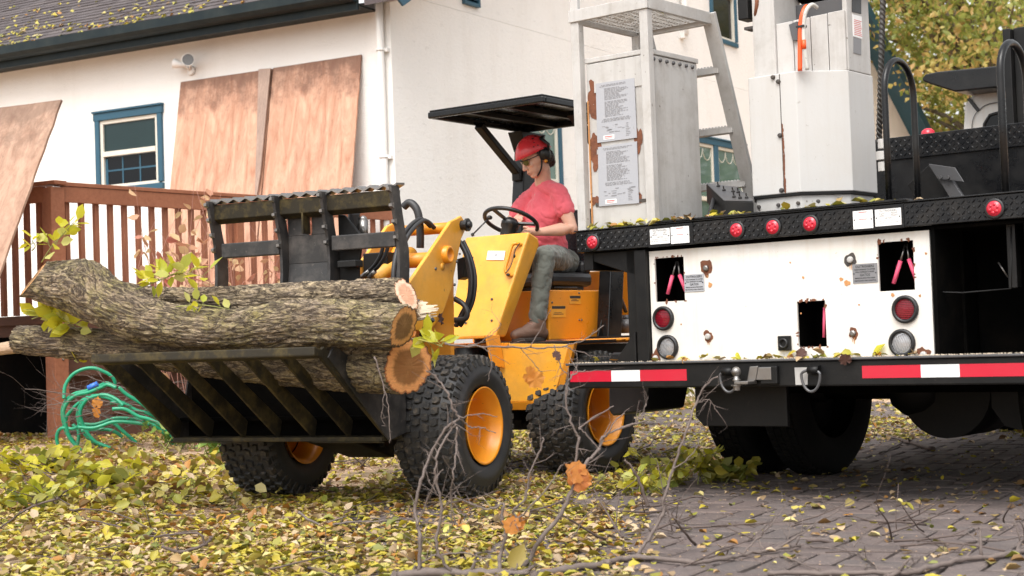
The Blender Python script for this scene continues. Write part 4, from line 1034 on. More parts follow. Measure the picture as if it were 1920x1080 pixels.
# -- cabinet with step platform and ladder
cab = B(T); cab.box(-1.205, -.783, .075, .565, 1.468, 2.41).done('cabinet', M_['white_old'], truck, .006)
B(T).box(-1.212, -.776, .070, .572, 2.412, 2.44).done('cabinet_lid', M_['white_old'], truck, .004)
B(T).box(-1.150, -.805, .068, .0735, 2.24, 2.405).done('cabinet_band', M_['white_old'], truck, .002)
q = B(T)
for k in range(7): ww = .12+k*.065; q.lathe([(0,.011),(-.010,.010),(-.013,.006),(-.013,0)], (-.782,ww,2.385), (-1,0,0), 8)
q.done('bolt_row', M_['grey'], truck)
for i, (px, py, r, st) in enumerate(((1113,172,.040,1.5),(1112,206,.036,1.5),(1190,150,.030,1.0),(1115,270,.040,1.7),(1196,262,.030,2.2),(1117,300,.03,1.3),(1112,378,.022,.9),(1197,372,.026,.9),(1118,374,.03,.7))):
    u, w, z = T.wat(px, py, .0728); b = B(T); blotch(b, u, z, r, .0728-.0003*i, i*5.7+2, st, 20, .8); b.done('rust_patch', M_['rust'], truck)
B_ = B(T); B_.box(-1.20,-1.192,.066,.0725,1.50,2.2); B_.done('rust_seam', M_['rustlight'], truck)
b = B(T); b.box(-1.17,-.80,.0700,.0735,1.605,1.622); b.done('rust_streak', M_['rustdark'], truck)
for i, (c4) in enumerate((((1117,157),(1189,146),(1194,258),(1120,268)), ((1121,276),(1194,265),(1198,381),(1123,387)))):
    cs_ = [T.wat(x, y, .066) for x, y in c4]; b = B(T); b.prism([cs_[3],cs_[2],cs_[1],cs_[0]], (0,.003,0)); pl = b.done('placard', M_['sign'], truck, .0)
    u0 = (cs_[0][0]+cs_[3][0])/2; u1 = (cs_[1][0]+cs_[2][0])/2; z1 = (cs_[0][2]+cs_[1][2])/2; z0 = (cs_[2][2]+cs_[3][2])/2; q = B(T); H_ = z1-z0; Wd = u1-u0
    rg = random.Random(i+40)
    for k in range(31):
        zz = z1-H_*(.045+.0205*k)
        if k in (2, 13, 27): continue
        a = u0+Wd*(.22 if k not in (0,1,28,29,30) else rg.uniform(.10,.2)); e = a+Wd*rg.uniform(.35,.62) if k not in (0,1,28,29,30) else u1-Wd*rg.uniform(.08,.25)
        x = a
        while x < e:   # words, too small to read
            l = rg.uniform(.008,.026); q.box(x, min(x+l, e), .0648, .0652, zz-.0017, zz+.0017); x += l+.005
    for k in range(14):
        x = u0+Wd*rg.uniform(.12,.85); zz = z0+H_*rg.uniform(.14,.28); q.box(x, x+rg.uniform(.01,.04), .0648, .0652, zz, zz+rg.uniform(.001,.006))
    for k in range(7):
        zz = z0+H_*(.06+.028*k); q.box(u0+Wd*.74, u0+Wd*rg.uniform(.80,.86), .0648, .0652, zz, zz+.003)
    q.done('fine_print', M_['inkgrey'], pl, kind='stuff')
    q = B(T); q.box(u0+Wd*.16, u0+Wd*.44, .0650, .0655, z0+H_*.035, z0+H_*.105); st = q.done('sticker', M_['signw'], pl)
    q = B(T); q.box(u0+Wd*.19, u0+Wd*.40, .0642, .0646, z0+H_*.075, z0+H_*.090); q.box(u0+Wd*.19, u0+Wd*.38, .0642, .0646, z0+H_*.052, z0+H_*.060); q.done('faded_line', M_['inkred'], pl)
# platform posts and grating
for (u, w) in ((-1.235,.045),(-.770,.045),(-1.235,.64)): B(T).box(u-.027,u+.027,w-.025,w+.025,1.468,2.645).done('platform_post', M_['white_old'], truck, .004)
b = B(T); b.box(-1.27,-.735,.010,.030,2.645,2.712); b.box(-1.27,-.735,.665,.685,2.645,2.712); b.box(-1.27,-1.25,.031,.664,2.645,2.712); b.box(-.755,-.735,.031,.664,2.645,2.712)
b.done('platform_frame', M_['white_old'], truck, .003)
b = B(T)
for k in range(22): w = .045+k*.029; b.box(-1.249,-.756,w,w+.010,2.672,2.690)
for k in range(9): u = -1.22+k*.055; b.box(u,u+.008,.032,.663,2.674,2.688)
b.done('platform_grating', M_['white_old'], truck)
pts = np.array([tuple(T(-1.2+.4*rnd.random(), .08+.5*rnd.random(), 2.695)) for _ in range(26)])
leaf_cloud('leaves_on_platform', M_['litter'], pts, .04+nr.rand(26)*.03, rots(26, .6), nr.rand(26)*.6, 1, label='few yellow leaves caught on the grated platform of the truck', cat='leaves', kind='stuff')
B(T).box(-1.262,-1.212,.022,.05,2.713,2.95).done('upright_bar', M_['white_old'], truck, .003)
for u in (-1.205, -.752):
    B(T).beam((u,.66,2.71), (u,1.14,1.47), .085, .030, (0,.95,.3)).done('ladder_stile', M_['white_old'], truck, .003)
for z in (2.40, 2.065, 1.755):
    w = .66+.48*(2.71-z)/1.24
    rg_ = B(T).box(-1.192,-.765,w-.02,w+.035,z-.022,z+.018).done('ladder_rung', M_['white_old'], truck, .003)
    q = B(T)
    for k in range(20): q.lathe([(0,.008),(.007,.006),(.007,.003)], (-1.18+k*.0215,w-.012,z+.018), (0,0,1), 6, smooth=False)
    q.done('rung_teeth', M_['white_old'], rg_, kind='stuff')
# -- turret
UC, WC, AP = -.24, .80, .35
def octa(ap, cu=UC, cw=WC):
    r = ap/math.cos(math.pi/8); P = [(cu+r*math.cos(math.pi/8+k*math.pi/4), cw+r*math.sin(math.pi/8+k*math.pi/4)) for k in range(8)]
    return [(max(u, cu-ap*.74), w) for u, w in P]   # the left flank is flattened
def octring(b, ap0, ap1, z0, z1): b.hexa([(u,w,z0) for u,w in octa(ap0)], [(u,w,z1) for u,w in octa(ap1)])
b = B(T); octring(b, .33, .33, 1.468, 1.598); b.done('turret_base', M_['white_old'], truck, .006)
b = B(T); octring(b, .345, .345, 1.5985, 1.612); b.done('turret_ring', M_['black'], truck)
b = B(T); octring(b, AP, AP, 1.612, 2.262); tur = b.done('turret', M_['white'], truck, .005)
s_u = T.wat(1466, 250, .45)[0]
sm = B(T); sm.box(s_u-.002, s_u+.002, .4478, .4492, 1.62, 2.258); sm.done('turret_seam', M_['rustdark'], truck)
sm = B(T)
for k in range(16): blotch(sm, s_u+.004+.004*rnd.random(), 1.63+k*.023, .0035+.005*(1-k/16)*rnd.random()+.002, .4485-.0002*(k%4), k*3.3, 2.4, 10)
sm.done('rust_streak', M_['rust'], truck, kind='stuff')
for px, py in ((1450,145),(1460,153),(1463,254),(1466,357)):
    u, w, z = T.wat(px, py, .45); B(T).lathe([(0,.013),(-.010,.012),(-.013,.007),(-.013,0)], (u,.449,z), (0,1,0), 8, smooth=False).done('bolt', M_['rustdark'], truck)
for k in range(5):
    u = UC-.12+k*.12; B(T).lathe([(0,.011),(-.010,.010),(-.012,0)], (u,.4695,1.555), (0,1,0), 8, smooth=False).done('bolt', M_['rustdark'], truck)
# knuckle above the turret
def tw(px, py, w): return T.wat(px, py, w)
b = B(T); b.box(-.375,-.238,.50,.80,2.264,3.0); b.done('boom_cheek_plate', M_['white_old'], truck, .006)
b = B(T); b.prism([(.082,.668,2.264),(.108,.672,2.264),(.108,.935,2.264),(.082,.935,2.264)], (0,0,.74)); b.done('boom_cheek_plate', M_['white_old'], truck, .005)
lft = tw(1452, 0, .5)[0]
for k in range(4):
    a0, a1 = Vector((-.236,.515,0)).lerp(Vector((.104,.660,0)), k/4), Vector((-.236,.515,0)).lerp(Vector((.104,.660,0)), (k+.97)/4); b = B(T); za = 2.545+.012*k
    b.prism([(a0.x,a0.y,2.264),(a1.x,a1.y,2.264),(a1.x,a1.y,za+.010),(a0.x,a0.y,za)], (-.010,.028,0)); b.done('front_plate', M_['white_old'], truck, .003)
b = B(T); b.box(-.235,.080,.74,.80,2.264,2.68); b.done('inner_plate', M_['grey'], truck, .004)
b = B(T); b.lathe([(-.20,.17),(.20,.17)], (-.03,.84,2.86), (1,0,0), 26); b.cyl((-.23,.84,2.86),(.17,.84,2.86),.171,26); b.done('boom_drum', M_['dark'], truck)
u0, _, z0 = tw(1385, 62, .55)
b = B(T); b.box(-.465,-.40,.50,.60,2.60,2.90); b.done('valve_block', M_['black'], truck, .006)
b = B(T); b.box(-.44,-.377,.52,.60,2.545,2.56); b.done('bracket', M_['rustdark'], truck)
B(T).tube([tw(1420,-8,.50), tw(1419,10,.50), tw(1417,30,.51)], .012, 8).done('red_hose', M_['rust'], truck)
P_ = [tw(1500,133,.44), tw(1500,90,.44), tw(1501,45,.44), tw(1506,22,.45), tw(1512,12,.50)]
B(T).tube(catmull(P_, 5), .0125, 10).done('hydraulic_hose', M_['orangehose'], truck)
P_ = [tw(1514,131,.45), tw(1509,95,.44), tw(1507,60,.44), tw(1510,25,.44), tw(1521,9,.47), tw(1532,14,.52)]
hz_ = B(T).tube(catmull(P_, 5), .011, 10).done('hydraulic_hose', M_['greyhose'], truck)
a = tw(1496,50,.425); b = B(T); b.box(a[0]-.012,a[0]+.036,.424,.458,a[2]-.006,a[2]+.006); b.done('cable_tie', M_['plastic'], hz_)
P_ = [tw(1508,92,.4355), tw(1507,75,.4355)]; B(T).tube(P_, .0118, 10).done('orange_sleeve', M_['orangehose'], hz_)
b = B(T); q = tw(1490,45,.54); b.prism([(q[0]-.03,.53,q[2]),(q[0]+.02,.53,q[2]+.01),(q[0]+.015,.53,q[2]-.09),(q[0]-.012,.53,q[2]-.09)], (0,.03,0)); b.done('hose_bracket', M_['grey'], truck)
# caution placards on the right cheek
for (c4, mt, ln) in ((((1592,-12),(1609,-12),(1609,26),(1592,22)),'plastic',0), (((1593,27),(1610,31),(1611,73),(1594,68)),'signw',1), (((1595,70),(1609,73),(1609,103),(1595,99)),'signdk',0)):
    cs_ = [T.uat(x+6, y, .1115) for x, y in c4]; b = B(T); b.prism(cs_, (-.003,0,0)); pl = b.done('placard', M_[mt], truck)
    if ln:
        q = B(T); u0, u1 = min(cs_[0][1], cs_[1][1])+.008, max(cs_[0][1], cs_[1][1])-.008
        for k in range(9): q.box(.1118, .1122, u0+.002*(k%3), u1-.004*(k%4), cs_[2][2]+.012+k*.010, cs_[2][2]+.0155+k*.010)
        q.done('faded_line', M_['inkred'], pl)
# wire rope down the right of the turret
u, _, z = tw(1649, 268, .62); b = B(T)
p0 = Vector(tw(1656, -25, .62)); p1 = Vector(tw(1648, 270, .62)); d = (p1-p0)
b.tube([p0, p1], .013, 10)
for s_ in range(3): b.tube([p0+d*(i/120)+Vector((math.cos(i*.55+s_*2.09), math.sin(i*.55+s_*2.09), 0))*.011 for i in range(121)], .0065, 5)
b.done('wire_rope', M_['cable'], truck)
b = B(T); q = tw(1655,300,.62)
for (dz, r, h) in ((.06,.022,.05),(.0,.034,.045),(-.06,.026,.05)): b.lathe([(dz,0),(dz,r),(dz+h,r),(dz+h,0)], (q[0],.62,q[2]), (0,0,1), 14, smooth=False)
b.done('hose_fitting', M_['white_old'], truck, .002)
# bulkhead across the bed and its diamond plate top band
bk = B(T).box(-.75, 1.27, 2.40, 2.43, 1.468, 2.09).done('bulkhead', M_['blackgloss'], truck, .004)
b = B(T).box(-.76, 1.28, 2.385, 2.399, 1.955, 2.10); bd = b.done('bulkhead_band', M_['plate'], truck, .003)
b = B(T); lugs(b, (-.74, 2.3848, 1.957), (1,0,0), (0,0,1), (0,-1,0), 2.0, .14, .030); b.done('raised_tread', M_['plate'], bd, kind='stuff')
# angled bracket on the bed
W1 = 1.7
A_ = [tw(x, y, W1) for x, y in ((1741,307),(1790,314),(1807,341),(1758,335))]
b = B(T); b.prism(A_, (0,.01,0)); b.done('bracket_cap', M_['grey'], truck, .002)
A_ = [tw(x, y, W1+.02) for x, y in ((1760,336),(1785,338),(1812,378),(1788,382))]
b = B(T); b.prism(A_, (0,.03,0)); b.done('bracket_strut', M_['grey'], truck, .002)
A_ = [tw(x, y, W1+.08) for x, y in ((1701,346),(1742,308),(1762,338),(1796,392),(1726,392))]
b = B(T); b.prism(A_, (0,.25,0)); b.done('bracket_body', M_['black'], truck, .006)
for px in (1764,1778):
    q = tw(px,333,W1-.002); B(T).lathe([(0,.012),(-.012,.010),(-.012,0)], q, (0,1,0), 8, smooth=False).done('bolt', M_['grey'], truck)
# grab hoops
def hoop(u, w0, w1, zt, r=.0165):
    R0 = (w1-w0)/2; c = (w0+w1)/2
    P = [(u,w0,1.46),(u,w0,1.8)]+[(u, c-R0*math.cos(t), zt-R0+R0*math.sin(t)) for t in [math.pi*i/14 for i in range(15)]]+[(u,w1,1.8),(u,w1,1.46)]
    B(T).tube(P, r, 14).done('grab_hoop', M_['blackgloss'], truck)
hoop(.565, .13, .46, 2.205); hoop(1.17, .08, .40, 2.195, .018)
# own cab far forward with black roof visor
W4 = 4.0
b = B(T); P4 = [T.wat(x, y, W4) for x, y in ((1803,262),(1807,196),(1822,176),(1845,166),(1900,158),(2000,145),(2000,255))]
b.prism([p for p in P4], (0,1.5,0)); cb = b.done('cab', M_['white_truck'], truck, .03)
P4 = [T.wat(x, y, W4-.006) for x, y in ((1845,262),(1846,232),(1856,216),(1880,209),(1985,202),(1985,262))]
b = B(T); b.prism(P4, (0,.004,0)); wd = b.done('cab_window', M_['glass2'], cb)
b = B(T); b.tube(P4[:-1], .012, 6); b.done('window_seal', M_['plastic'], wd)
P4 = [T.wat(x, y, W4-.012) for x, y in ((1822,258),(1824,225),(1838,204),(1870,192),(1990,184))]
b = B(T); b.tube(catmull(P4, 4), .003, 6); b.done('cab_seam', M_['grey'], cb)
P4 = [T.wat(x, y, W4-.012) for x, y in ((1813,186),(1818,183),(1837,206),(1832,210))]
b = B(T); b.prism(P4, (0,.01,0)); b.done('cab_strap', M_['plastic'], cb)
P4 = [T.wat(x, y, W4-.25) for x, y in ((1728,147),(1735,139),(1760,134),(1905,120),(2000,110),(2000,128),(1905,141),(1905,160),(1812,170),(1790,172),(1745,158),(1730,152))]
b = B(T); b.prism(P4, (0,.9,0)); b.done('roof_visor', M_['blackgloss'], truck, .012)
q0, q1 = T.wat(1879, 55, 2.9), T.wat(1940, 250, 2.9)
B(T).box(q0[0], q0[0]+.05, 2.9, 3.2, 1.47, q0[2]).box(q0[0]+.052, q0[0]+.5, 2.95, 3.2, 1.47, q0[2]+.005).done('boom_rest', M_['black'], truck, .005)
# control box leaning at the ladder foot
cbx = empty('control_box', T, -.95, .3, 1.468, label='tilted black control box with switches on the truck bed between white cabinet and turret', cat='control box')
def cw_(x, y, w): return Vector(T.wat(x, y, w))
t0, t1, t2, t3 = cw_(1324,345,.62), cw_(1381,352,.62), cw_(1413,378,.30), cw_(1357,377,.30)
b = B(T); b.hexa([t0, t1, t2, t3], [p+Vector((0,0,.006)) for p in (t0,t1,t2,t3)]); top = b.done('panel_face', M_['grey'], cbx, .002)
b = B(T); dz = Vector((0,0,-.12)); b.hexa([t0+dz*.9+Vector((.0,.0,0)), t1+dz, t2+dz, t3+dz], [p+Vector((0,0,-.001)) for p in (t0,t1,t2,t3)]); b.done('housing', M_['black'], cbx, .004)
for (s, t) in ((.35,.45),(.62,.5),(.78,.52),(.45,.85),(.62,.9),(.85,.88),(.3,.2)):
    p = t0.lerp(t1, s).lerp(t3.lerp(t2, s), t)+Vector((0,0,.006)); B(T).lathe([(0,.011),(.010,.010),(.014,.004),(.03,.004),(.03,0)], p, (0,-.3,1), 8, smooth=False).done('switch', M_['plastic'], top)
b = B(T); b.beam(t3+Vector((.05,.05,-.05)), t3+Vector((-.02,.15,-.21)), .03, .03); b.beam(t2+Vector((-.1,.1,-.05)), t2+Vector((-.14,.12,-.2)), .03, .03); b.box(t3.x-.06,t2.x-.02,.34,.56,1.476,1.50); b.done('stand', M_['black'], cbx, .003)
B(T).tube(catmull([t0+Vector((.06,0,-.06)), t3+Vector((-.09,0,-.06)), t3+Vector((-.12,.02,-.14)), t3+Vector((-.12,.04,-.24))], 5), .014, 8).done('cable', M_['rubberhose'], cbx)
# litter caught on truck edges
def litter_on(name, n, f, lab, size=(.04,.035), tilt=.7, pal=.95):
    pts = np.array([tuple(f()) for _ in range(n)])
    return leaf_cloud(name, M_['litter'], pts, size[0]+nr.rand(n)*size[1], rots(n, tilt), nr.rand(n)*pal, 0, label=lab, cat='leaves', kind='stuff')
litter_on('leaves_on_bumper', 46, lambda: T(rnd.choice((rnd.uniform(-1.3,.8), rnd.gauss(.25,.28))), rnd.uniform(-.015,.04), .742+rnd.random()*.012), 'small heap of yellow and brown leaves lying along the truck bumper')
litter_on('leaves_on_bed', 110, lambda: T(rnd.choice((rnd.gauss(-.72,.08), rnd.gauss(-.35,.16), rnd.gauss(.4,.16), -1.2+rnd.random()*.3)), rnd.uniform(.0,.12) , 1.482+rnd.random()*.015), 'yellow leaves caught along the top edge of the truck bed')
b = B(T)
for k in range(700):
    u = rnd.uniform(-1.33,1.6); s = rnd.uniform(.002,.0045); w = rnd.uniform(-.028,.04); z = .7355
    b.hexa([(u,w,z),(u+s*1.6,w,z),(u+s,w+s,z)], [(u,w,z+s),(u+s,w,z+s*1.3),(u+s*.8,w+s*.6,z+s)])
b.done('sawdust_on_bumper', M_['freshwood'], label='pale sawdust grains lying along the top of the black bumper', cat='sawdust', kind='stuff')
bl = empty('fallen_leaf', T, .4, -.03, .735, label='dark purple maple leaf hanging over the truck bumper edge', cat='leaf'); one_leaf('pu', bl, T(.395,-.045,.705), .07, Euler((1.2,.4,2.4)))
bl = empty('fallen_leaf', T, .28, .0, .735, label='dark star shaped leaf standing against the bottom of the white panel', cat='leaf'); one_leaf('pu', bl, T(.10,.03,.735), .07, Euler((1.45,0,T.a)))
bl = empty('fallen_leaf', T, .6, .0, .735, label='broad yellow leaf standing against the white panel beside the right lamp', cat='leaf'); one_leaf('y', bl, T(.50,.02,.735), .085, Euler((.9,.3,T.a-.9)))
bl = empty('fallen_leaf', T, -.3, .0, .735, label='pale green leaf standing on the bumper left of the tow ball', cat='leaf'); one_leaf('y', bl, T(-.26,.03,.735), .06, Euler((.9,.2,T.a+.9)))
# hot object beyond: small red beacon on the bulkhead
q = T.wat(1736, 238, 2.44); be = empty('beacon', T, q[0], 2.45, q[2]-.08, label='small round red orange beacon showing above the black bulkhead', cat='lamp')
B(T).lathe([(-.05,.045),(-.01,.045),(.012,.04),(.026,.022),(.03,0)], (q[0],2.47,q[2]-.035), (0,0,1), 18).done('dome', M_['lens_red'], be); B(T).lathe([(-.10,.04),(-.055,.047),(-.05,.047)], (q[0],2.47,q[2]), (0,0,1), 18).done('base', M_['plastic'], be)

# ------------------------------------------------------------------ articulated loader
ld = empty('wheel_loader', RR, 0, -.3, 0, label='yellow articulated wheel loader with black canopy carrying logs in its grapple bucket', cat='loader')
def loader_wheel(fr, u, w, z, side, R=.40, Wd=.39, phase=0):
    h = Wd/2; rr = .212; t = B(fr)
    prof = [(-h+.035,rr),(-h+.012,rr+.02),(-h,rr+.07),(-h+.004,rr+.115),(-h+.022,R-.038),(-h+.05,R-.018),(-.06,R-.012),(.06,R-.012),(h-.05,R-.018),(h-.022,R-.038),(h-.004,rr+.115),(h-.001,rr+.095),(h+.002,rr+.09),(h,rr+.07),(h-.010,rr+.02),(h-.014,rr+.016),(h-.035,rr)]
    t.lathe([(a*side, r) for a, r in prof], (u,w,z), (1,0,0), 72)
    ty = t.done('tyre', M_['sidewall'], ld)
    q = B(fr); N = 40; cols = 6; cw = (Wd-.055)/cols
    for k in range(N):
        for j in range(cols):
            aa = 2*math.pi*(k+(.5 if j % 2 else 0)+phase)/N+.006*math.sin(k*3.1+j)
            c0 = -Wd/2+.0275+cw*(j+.5); edge = abs(c0)/(Wd/2)
            rb = R-.016-.030*max(0, edge-.55)**1.5*2; hgt = .017
            d1 = Vector((0, math.cos(aa), math.sin(aa))); tt = Vector((0, -math.sin(aa), math.cos(aa)))
            c = Vector((u, w, z))+Vector((c0,0,0)); hw = cw*.43; hl = R*math.pi/N*.80; sk = hl*.16*(1 if j % 2 else -1)
            pts = [(-hw,-hl*.7-sk),(-hw*.3,-hl-sk*.3),(hw,-hl*.7+sk),(hw,hl*.7+sk),(hw*.3,hl+sk*.3),(-hw,hl*.7-sk)]
            tilt = Vector((1 if c0 > 0 else -1,0,0))*max(0, edge-.6)*.8; nd = (d1+tilt).normalized()
            bt = [c+Vector((px_,0,0))+tt*py_+d1*(rb-abs(px_+c0 if abs(c0+px_) > Wd/2*.8 else 0)*.06) for px_, py_ in pts]
            tp = [c+Vector((px_*.82,0,0))+tt*py_*.80+d1*rb+nd*hgt for px_, py_ in pts]
            q.hexa(bt, tp)
    for k in range(N):   # shoulder lugs reaching down the sidewall
        for s_ in (-1, 1):
            aa = 2*math.pi*(k+.25+phase)/N; d1 = Vector((0, math.cos(aa), math.sin(aa))); tt = Vector((0, -math.sin(aa), math.cos(aa)))
            c = Vector((u+s_*(h-.014), w, z)); hl = R*math.pi/N*.42
            a = [c+d1*(R-.066)-tt*hl, c+d1*(R-.066)+tt*hl, c+d1*(R-.026)+tt*hl-Vector((s_*.012,0,0)), c+d1*(R-.026)-tt*hl-Vector((s_*.012,0,0))]
            q.hexa(a, [p+Vector((s_*.010,0,0))+d1*.004 for p in a])
    q.done('tread', M_['tread'], ty, kind='stuff')
    r = B(fr)
    pr = [(h-.006,rr+.006),(h-.002,rr),(h-.012,rr-.010),(h-.040,rr-.014),(h-.055,rr-.028),(h-.12,rr-.032),(-.02,rr-.036),(-.035,rr-.060),(-.03,.11),(-.015,.095),(-.015,.05),(.01,.045),(.01,0)]
    r.lathe([(a*side, max(0,b_)) for a, b_ in pr], (u,w,z), (1,0,0), 56)
    ri = r.done('rim', M_['orange'], ld)
    r = B(fr); r.lathe([(a*side, b_) for a, b_ in ((-h+.006,rr+.006),(-h+.012,rr-.010),(-h+.06,rr-.028),(-.03,rr-.036))], (u,w,z), (1,0,0), 48); r.done('rim_back', M_['orange'], ri)
    r = B(fr)
    for k in range(5):
        a = k*2*math.pi/5+.4; r.lathe([(-.02*side,.014),(.012*side,.012),(.012*side,0)], (u,w+.075*math.cos(a),z+.075*math.sin(a)), (1,0,0), 6, smooth=False)
    r.done('lug_nut', M_['steel'], ri, kind='stuff')
for (fr, w, z) in ((FF, -.06, .405), (RR, -.28, .395)):
    loader_wheel(fr, .60, w, z, 1, phase=.3 if fr is FF else .1); loader_wheel(fr, -.60, w, z, -1, phase=.6)
    B(fr).cyl((-.55,w,z),(.55,w,z),.07,14).box(-.2,.2,w-.12,w+.12,z-.11,z+.13).done('axle', M_['black'], ld)
# -- front frame: towers, lift arms, tubes
for u, s_ in ((.35, 1), (-.06, -1)):
    t = B(FF)
    t.prism([(u-.02*s_,.50,1.60),(u-.02*s_,.55,1.56),(u-.02*s_,.475,1.42),(u-.02*s_,.43,.50),(u-.02*s_,-.12,.50),(u-.02*s_,-.02,.92),(u-.02*s_,.28,1.36)], (-.022*s_,0,0)); t.done('tower_plate', M_['orange'], ld, .005)
    t = B(FF); P = [(u+.004*s_,w,z) for w, z in ((.46,1.625),(.50,1.640),(.545,1.605),(.545,1.555),(.49,1.50),(.35,1.20),(.22,1.03),(.04,.93),(-.12,.96),(-.34,.42),(-.44,.44),(-.34,.78),(-.24,1.15),(.14,1.43),(.37,1.60))]
    t.prism(P, (.024*s_,0,0)); arm = t.done('lift_arm', M_['yellow'], ld, .005)
    t = B(FF); c = (u+.028*s_, .29, 1.397)
    t.lathe([(-.02*s_,.055),(.030*s_,.052),(.034*s_,.046),(.034*s_,.032),(-.018*s_,.032),(-.02*s_,.03)], c, (1,0,0), 24); t.done('pivot_boss', M_['orange'], arm)
    B(FF).lathe([(-.004*s_,.0315),(-.003*s_,0)], c, (1,0,0), 20).done('bore', M_['rust'], arm)
    B(FF).lathe([(0,.022),(.006*s_,.022),(.007*s_,.0)], (u+.026*s_,.245,1.325), (1,0,0), 14).done('hole_boss', M_['yellow'], arm)
    B(FF).lathe([(-.03*s_,.028),(.045*s_,.030),(.050*s_,.040),(.065*s_,.040),(.066*s_,.022),(.082*s_,.020),(.084*s_,0)], (u+.01*s_,.50,1.583), (1,0,0), 16, smooth=False).done('pivot_pin', M_['plastic'], arm)
    for (w, z) in ((.16,1.31),(.42,1.36),(.38,1.22),(-.05,1.12)): B(FF).lathe([(0,.010),(.008*s_,.008),(.009*s_,0)], (u+.028*s_,w,z), (1,0,0), 8, smooth=False).done('bolt', M_['grey'], arm)
B(FF).cyl((-.04,.46,1.57),(.33,.46,1.57),.034,18).done('cross_tube', M_['orange'], ld)
B(FF).cyl((-.03,.22,1.37),(.33,.22,1.37),.045,18).done('cross_tube', M_['orange'], ld)
B(FF).box(-.33,.33,-.10,.40,.50,.92).done('front_frame', M_['orange'], ld, .006)
B(FF).box(-.32,.32,-.45,-.08,.36,.70).prism([(-.16,-.5,.36),(.16,-.5,.36),(.16,.0,.22),(-.16,.0,.22)], (0,.0,.2)).done('front_belly', M_['black'], ld, .01)
def cyl2(a, b_, r, mat, rodr=.022, t=.6):
    a = Vector(a); b_ = Vector(b_); m_ = a.lerp(b_, t); o = B(FF).cyl(a, m_, r, 18).lathe([(0,r*1.12),(.03,r*1.12)], m_-(b_-a).normalized()*.03, b_-a, 18).done('hydraulic_cylinder', M_[mat], ld)
    B(FF).cyl(m_, b_, rodr, 12).done('rod', M_['steel'], o)
cyl2((.10,.36,1.42), (.10,-.44,1.12), .045, 'yellow'); cyl2((.02,.22,1.30), (.02,-.40,1.16), .04, 'tape_red'); cyl2((.22,.1,.7), (.24,-.30,.95), .04, 'black')
B(FF).box(-.05,.12,.05,.16,1.18,1.42).done('linkage', M_['black'], ld, .006)
B(FF).tube(catmull([(.22,.40,1.58),(.20,.30,1.62),(.19,.12,1.52),(.20,0,1.36),(.24,-.10,1.2)], 6), .014, 8).tube(catmull([(.245,.40,1.57),(.225,.30,1.61),(.215,.12,1.50),(.225,0,1.33),(.27,-.10,1.15)], 6), .014, 8).done('hydraulic_hose', M_['rubberhose'], ld)
def fpx(pts, w): return [Vector(FF.wat(x, y, w)) for x, y in pts]
B(FF).tube(catmull(fpx([(757,388),(768,380),(780,390),(786,410),(788,440),(788,465)], .35), 5), .024, 10).done('hydraulic_hose', M_['rubberhose'], ld)
hs2 = B(FF)
for dx in (0, 9): hs2.tube(catmull(fpx([(720+dx,455),(713+dx,480),(700+dx,500),(686+dx,512)], -.15), 5), .012, 8)
hh = hs2.done('hydraulic_hose', M_['rubberhose'], ld)
hs2 = B(FF)
for dx in (0, 15): hs2.tube(fpx([(693+dx*.7,508),(676+dx,521)], -.15), .014, 10)
hs2.done('hose_fitting', M_['steel'], hh)
for k, (dx, dy) in enumerate(((0,0),(7,3),(-3,-2))):
    B(FF).tube(catmull(fpx([(862+dx,452),(876+dx,480+dy),(884+dx,520),(881+dx,560),(868+dx,590+dy),(856+dx,612)], .50+.02*k), 6), .012, 8).done('hydraulic_hose', M_['rubberhose'], ld)
B(FF).tube(catmull(fpx([(852,560),(868,570),(876,585),(872,598),(852,600)], .47), 6), .017, 8).done('hydraulic_hose', M_['rubberhose'], ld)
B(FF).tube(catmull(fpx([(790,630),(800,610),(812,598)], .0), 4), .016, 8).done('hydraulic_hose', M_['rubberhose'], ld)
B(FF).prism(fpx([(856,486),(874,480),(868,520),(858,525)], .55), (0,.1,0)).done('valve_bracket', M_['black'], ld, .004)
# -- bucket: slatted floor, lip, back, side plates
LW, LZ, BW, BZ = -1.30, .862, -.64, .375; U0, U1 = -.90, .50
bk = B(FF); bk.prism([(U0-.02,LW-.03,LZ-.030),(U0-.02,LW-.022,LZ+.018),(U0-.02,LW+.05,LZ+.002),(U0-.02,LW+.05,LZ-.045)], (U1-U0+.04,0,0)); bk.done('bucket_lip', M_['mossy'], ld, .008)
for k in range(7):
    u = U0+(U1-U0)*k/6; th = .016 if 0 < k < 6 else .02
    b = B(FF); b.prism([(u-th/2,LW+.02,LZ-.02),(u-th/2,BW,BZ+.0),(u-th/2,BW+.03,BZ+.10),(u-th/2,LW+.08,LZ+.015)], (th,0,0)); b.done('floor_slat', M_['mossy'], ld, .003)
b = B(FF); b.box(U0,U1,BW-.05,BW+.16,BZ-.012,BZ+.012); b.done('bucket_heel', M_['mossy'], ld, .004); b = B(FF); b.box(U0,U1,BW+.10,BW+.13,BZ+.013,BZ+.20); b.box(U0,U1,BW+.02,BW+.10,BZ+.10,BZ+.12); b.done('heel_stiffener', M_['dark'], ld)
b = B(FF); b.prism([(U0,BW-.06,BZ-.016),(U0+.46,BW-.02,BZ-.022),(U0+.30,BW-.10,BZ-.014),(U0+.02,BW-.12,BZ-.006)], (0,0,.004)); b.prism([(U1-.42,BW-.08,BZ-.014),(U1-.30,BW-.02,BZ-.022),(U1,BW-.02,BZ-.022),(U1,BW-.08,BZ-.014)], (0,0,.004)); b.done('wear_plate', M_['mossy'], ld)
b = B(FF); b.box(U0,U1,BW+.131,BW+.15,BZ+.0,1.06); b.done('bucket_back', M_['dark'], ld, .004)
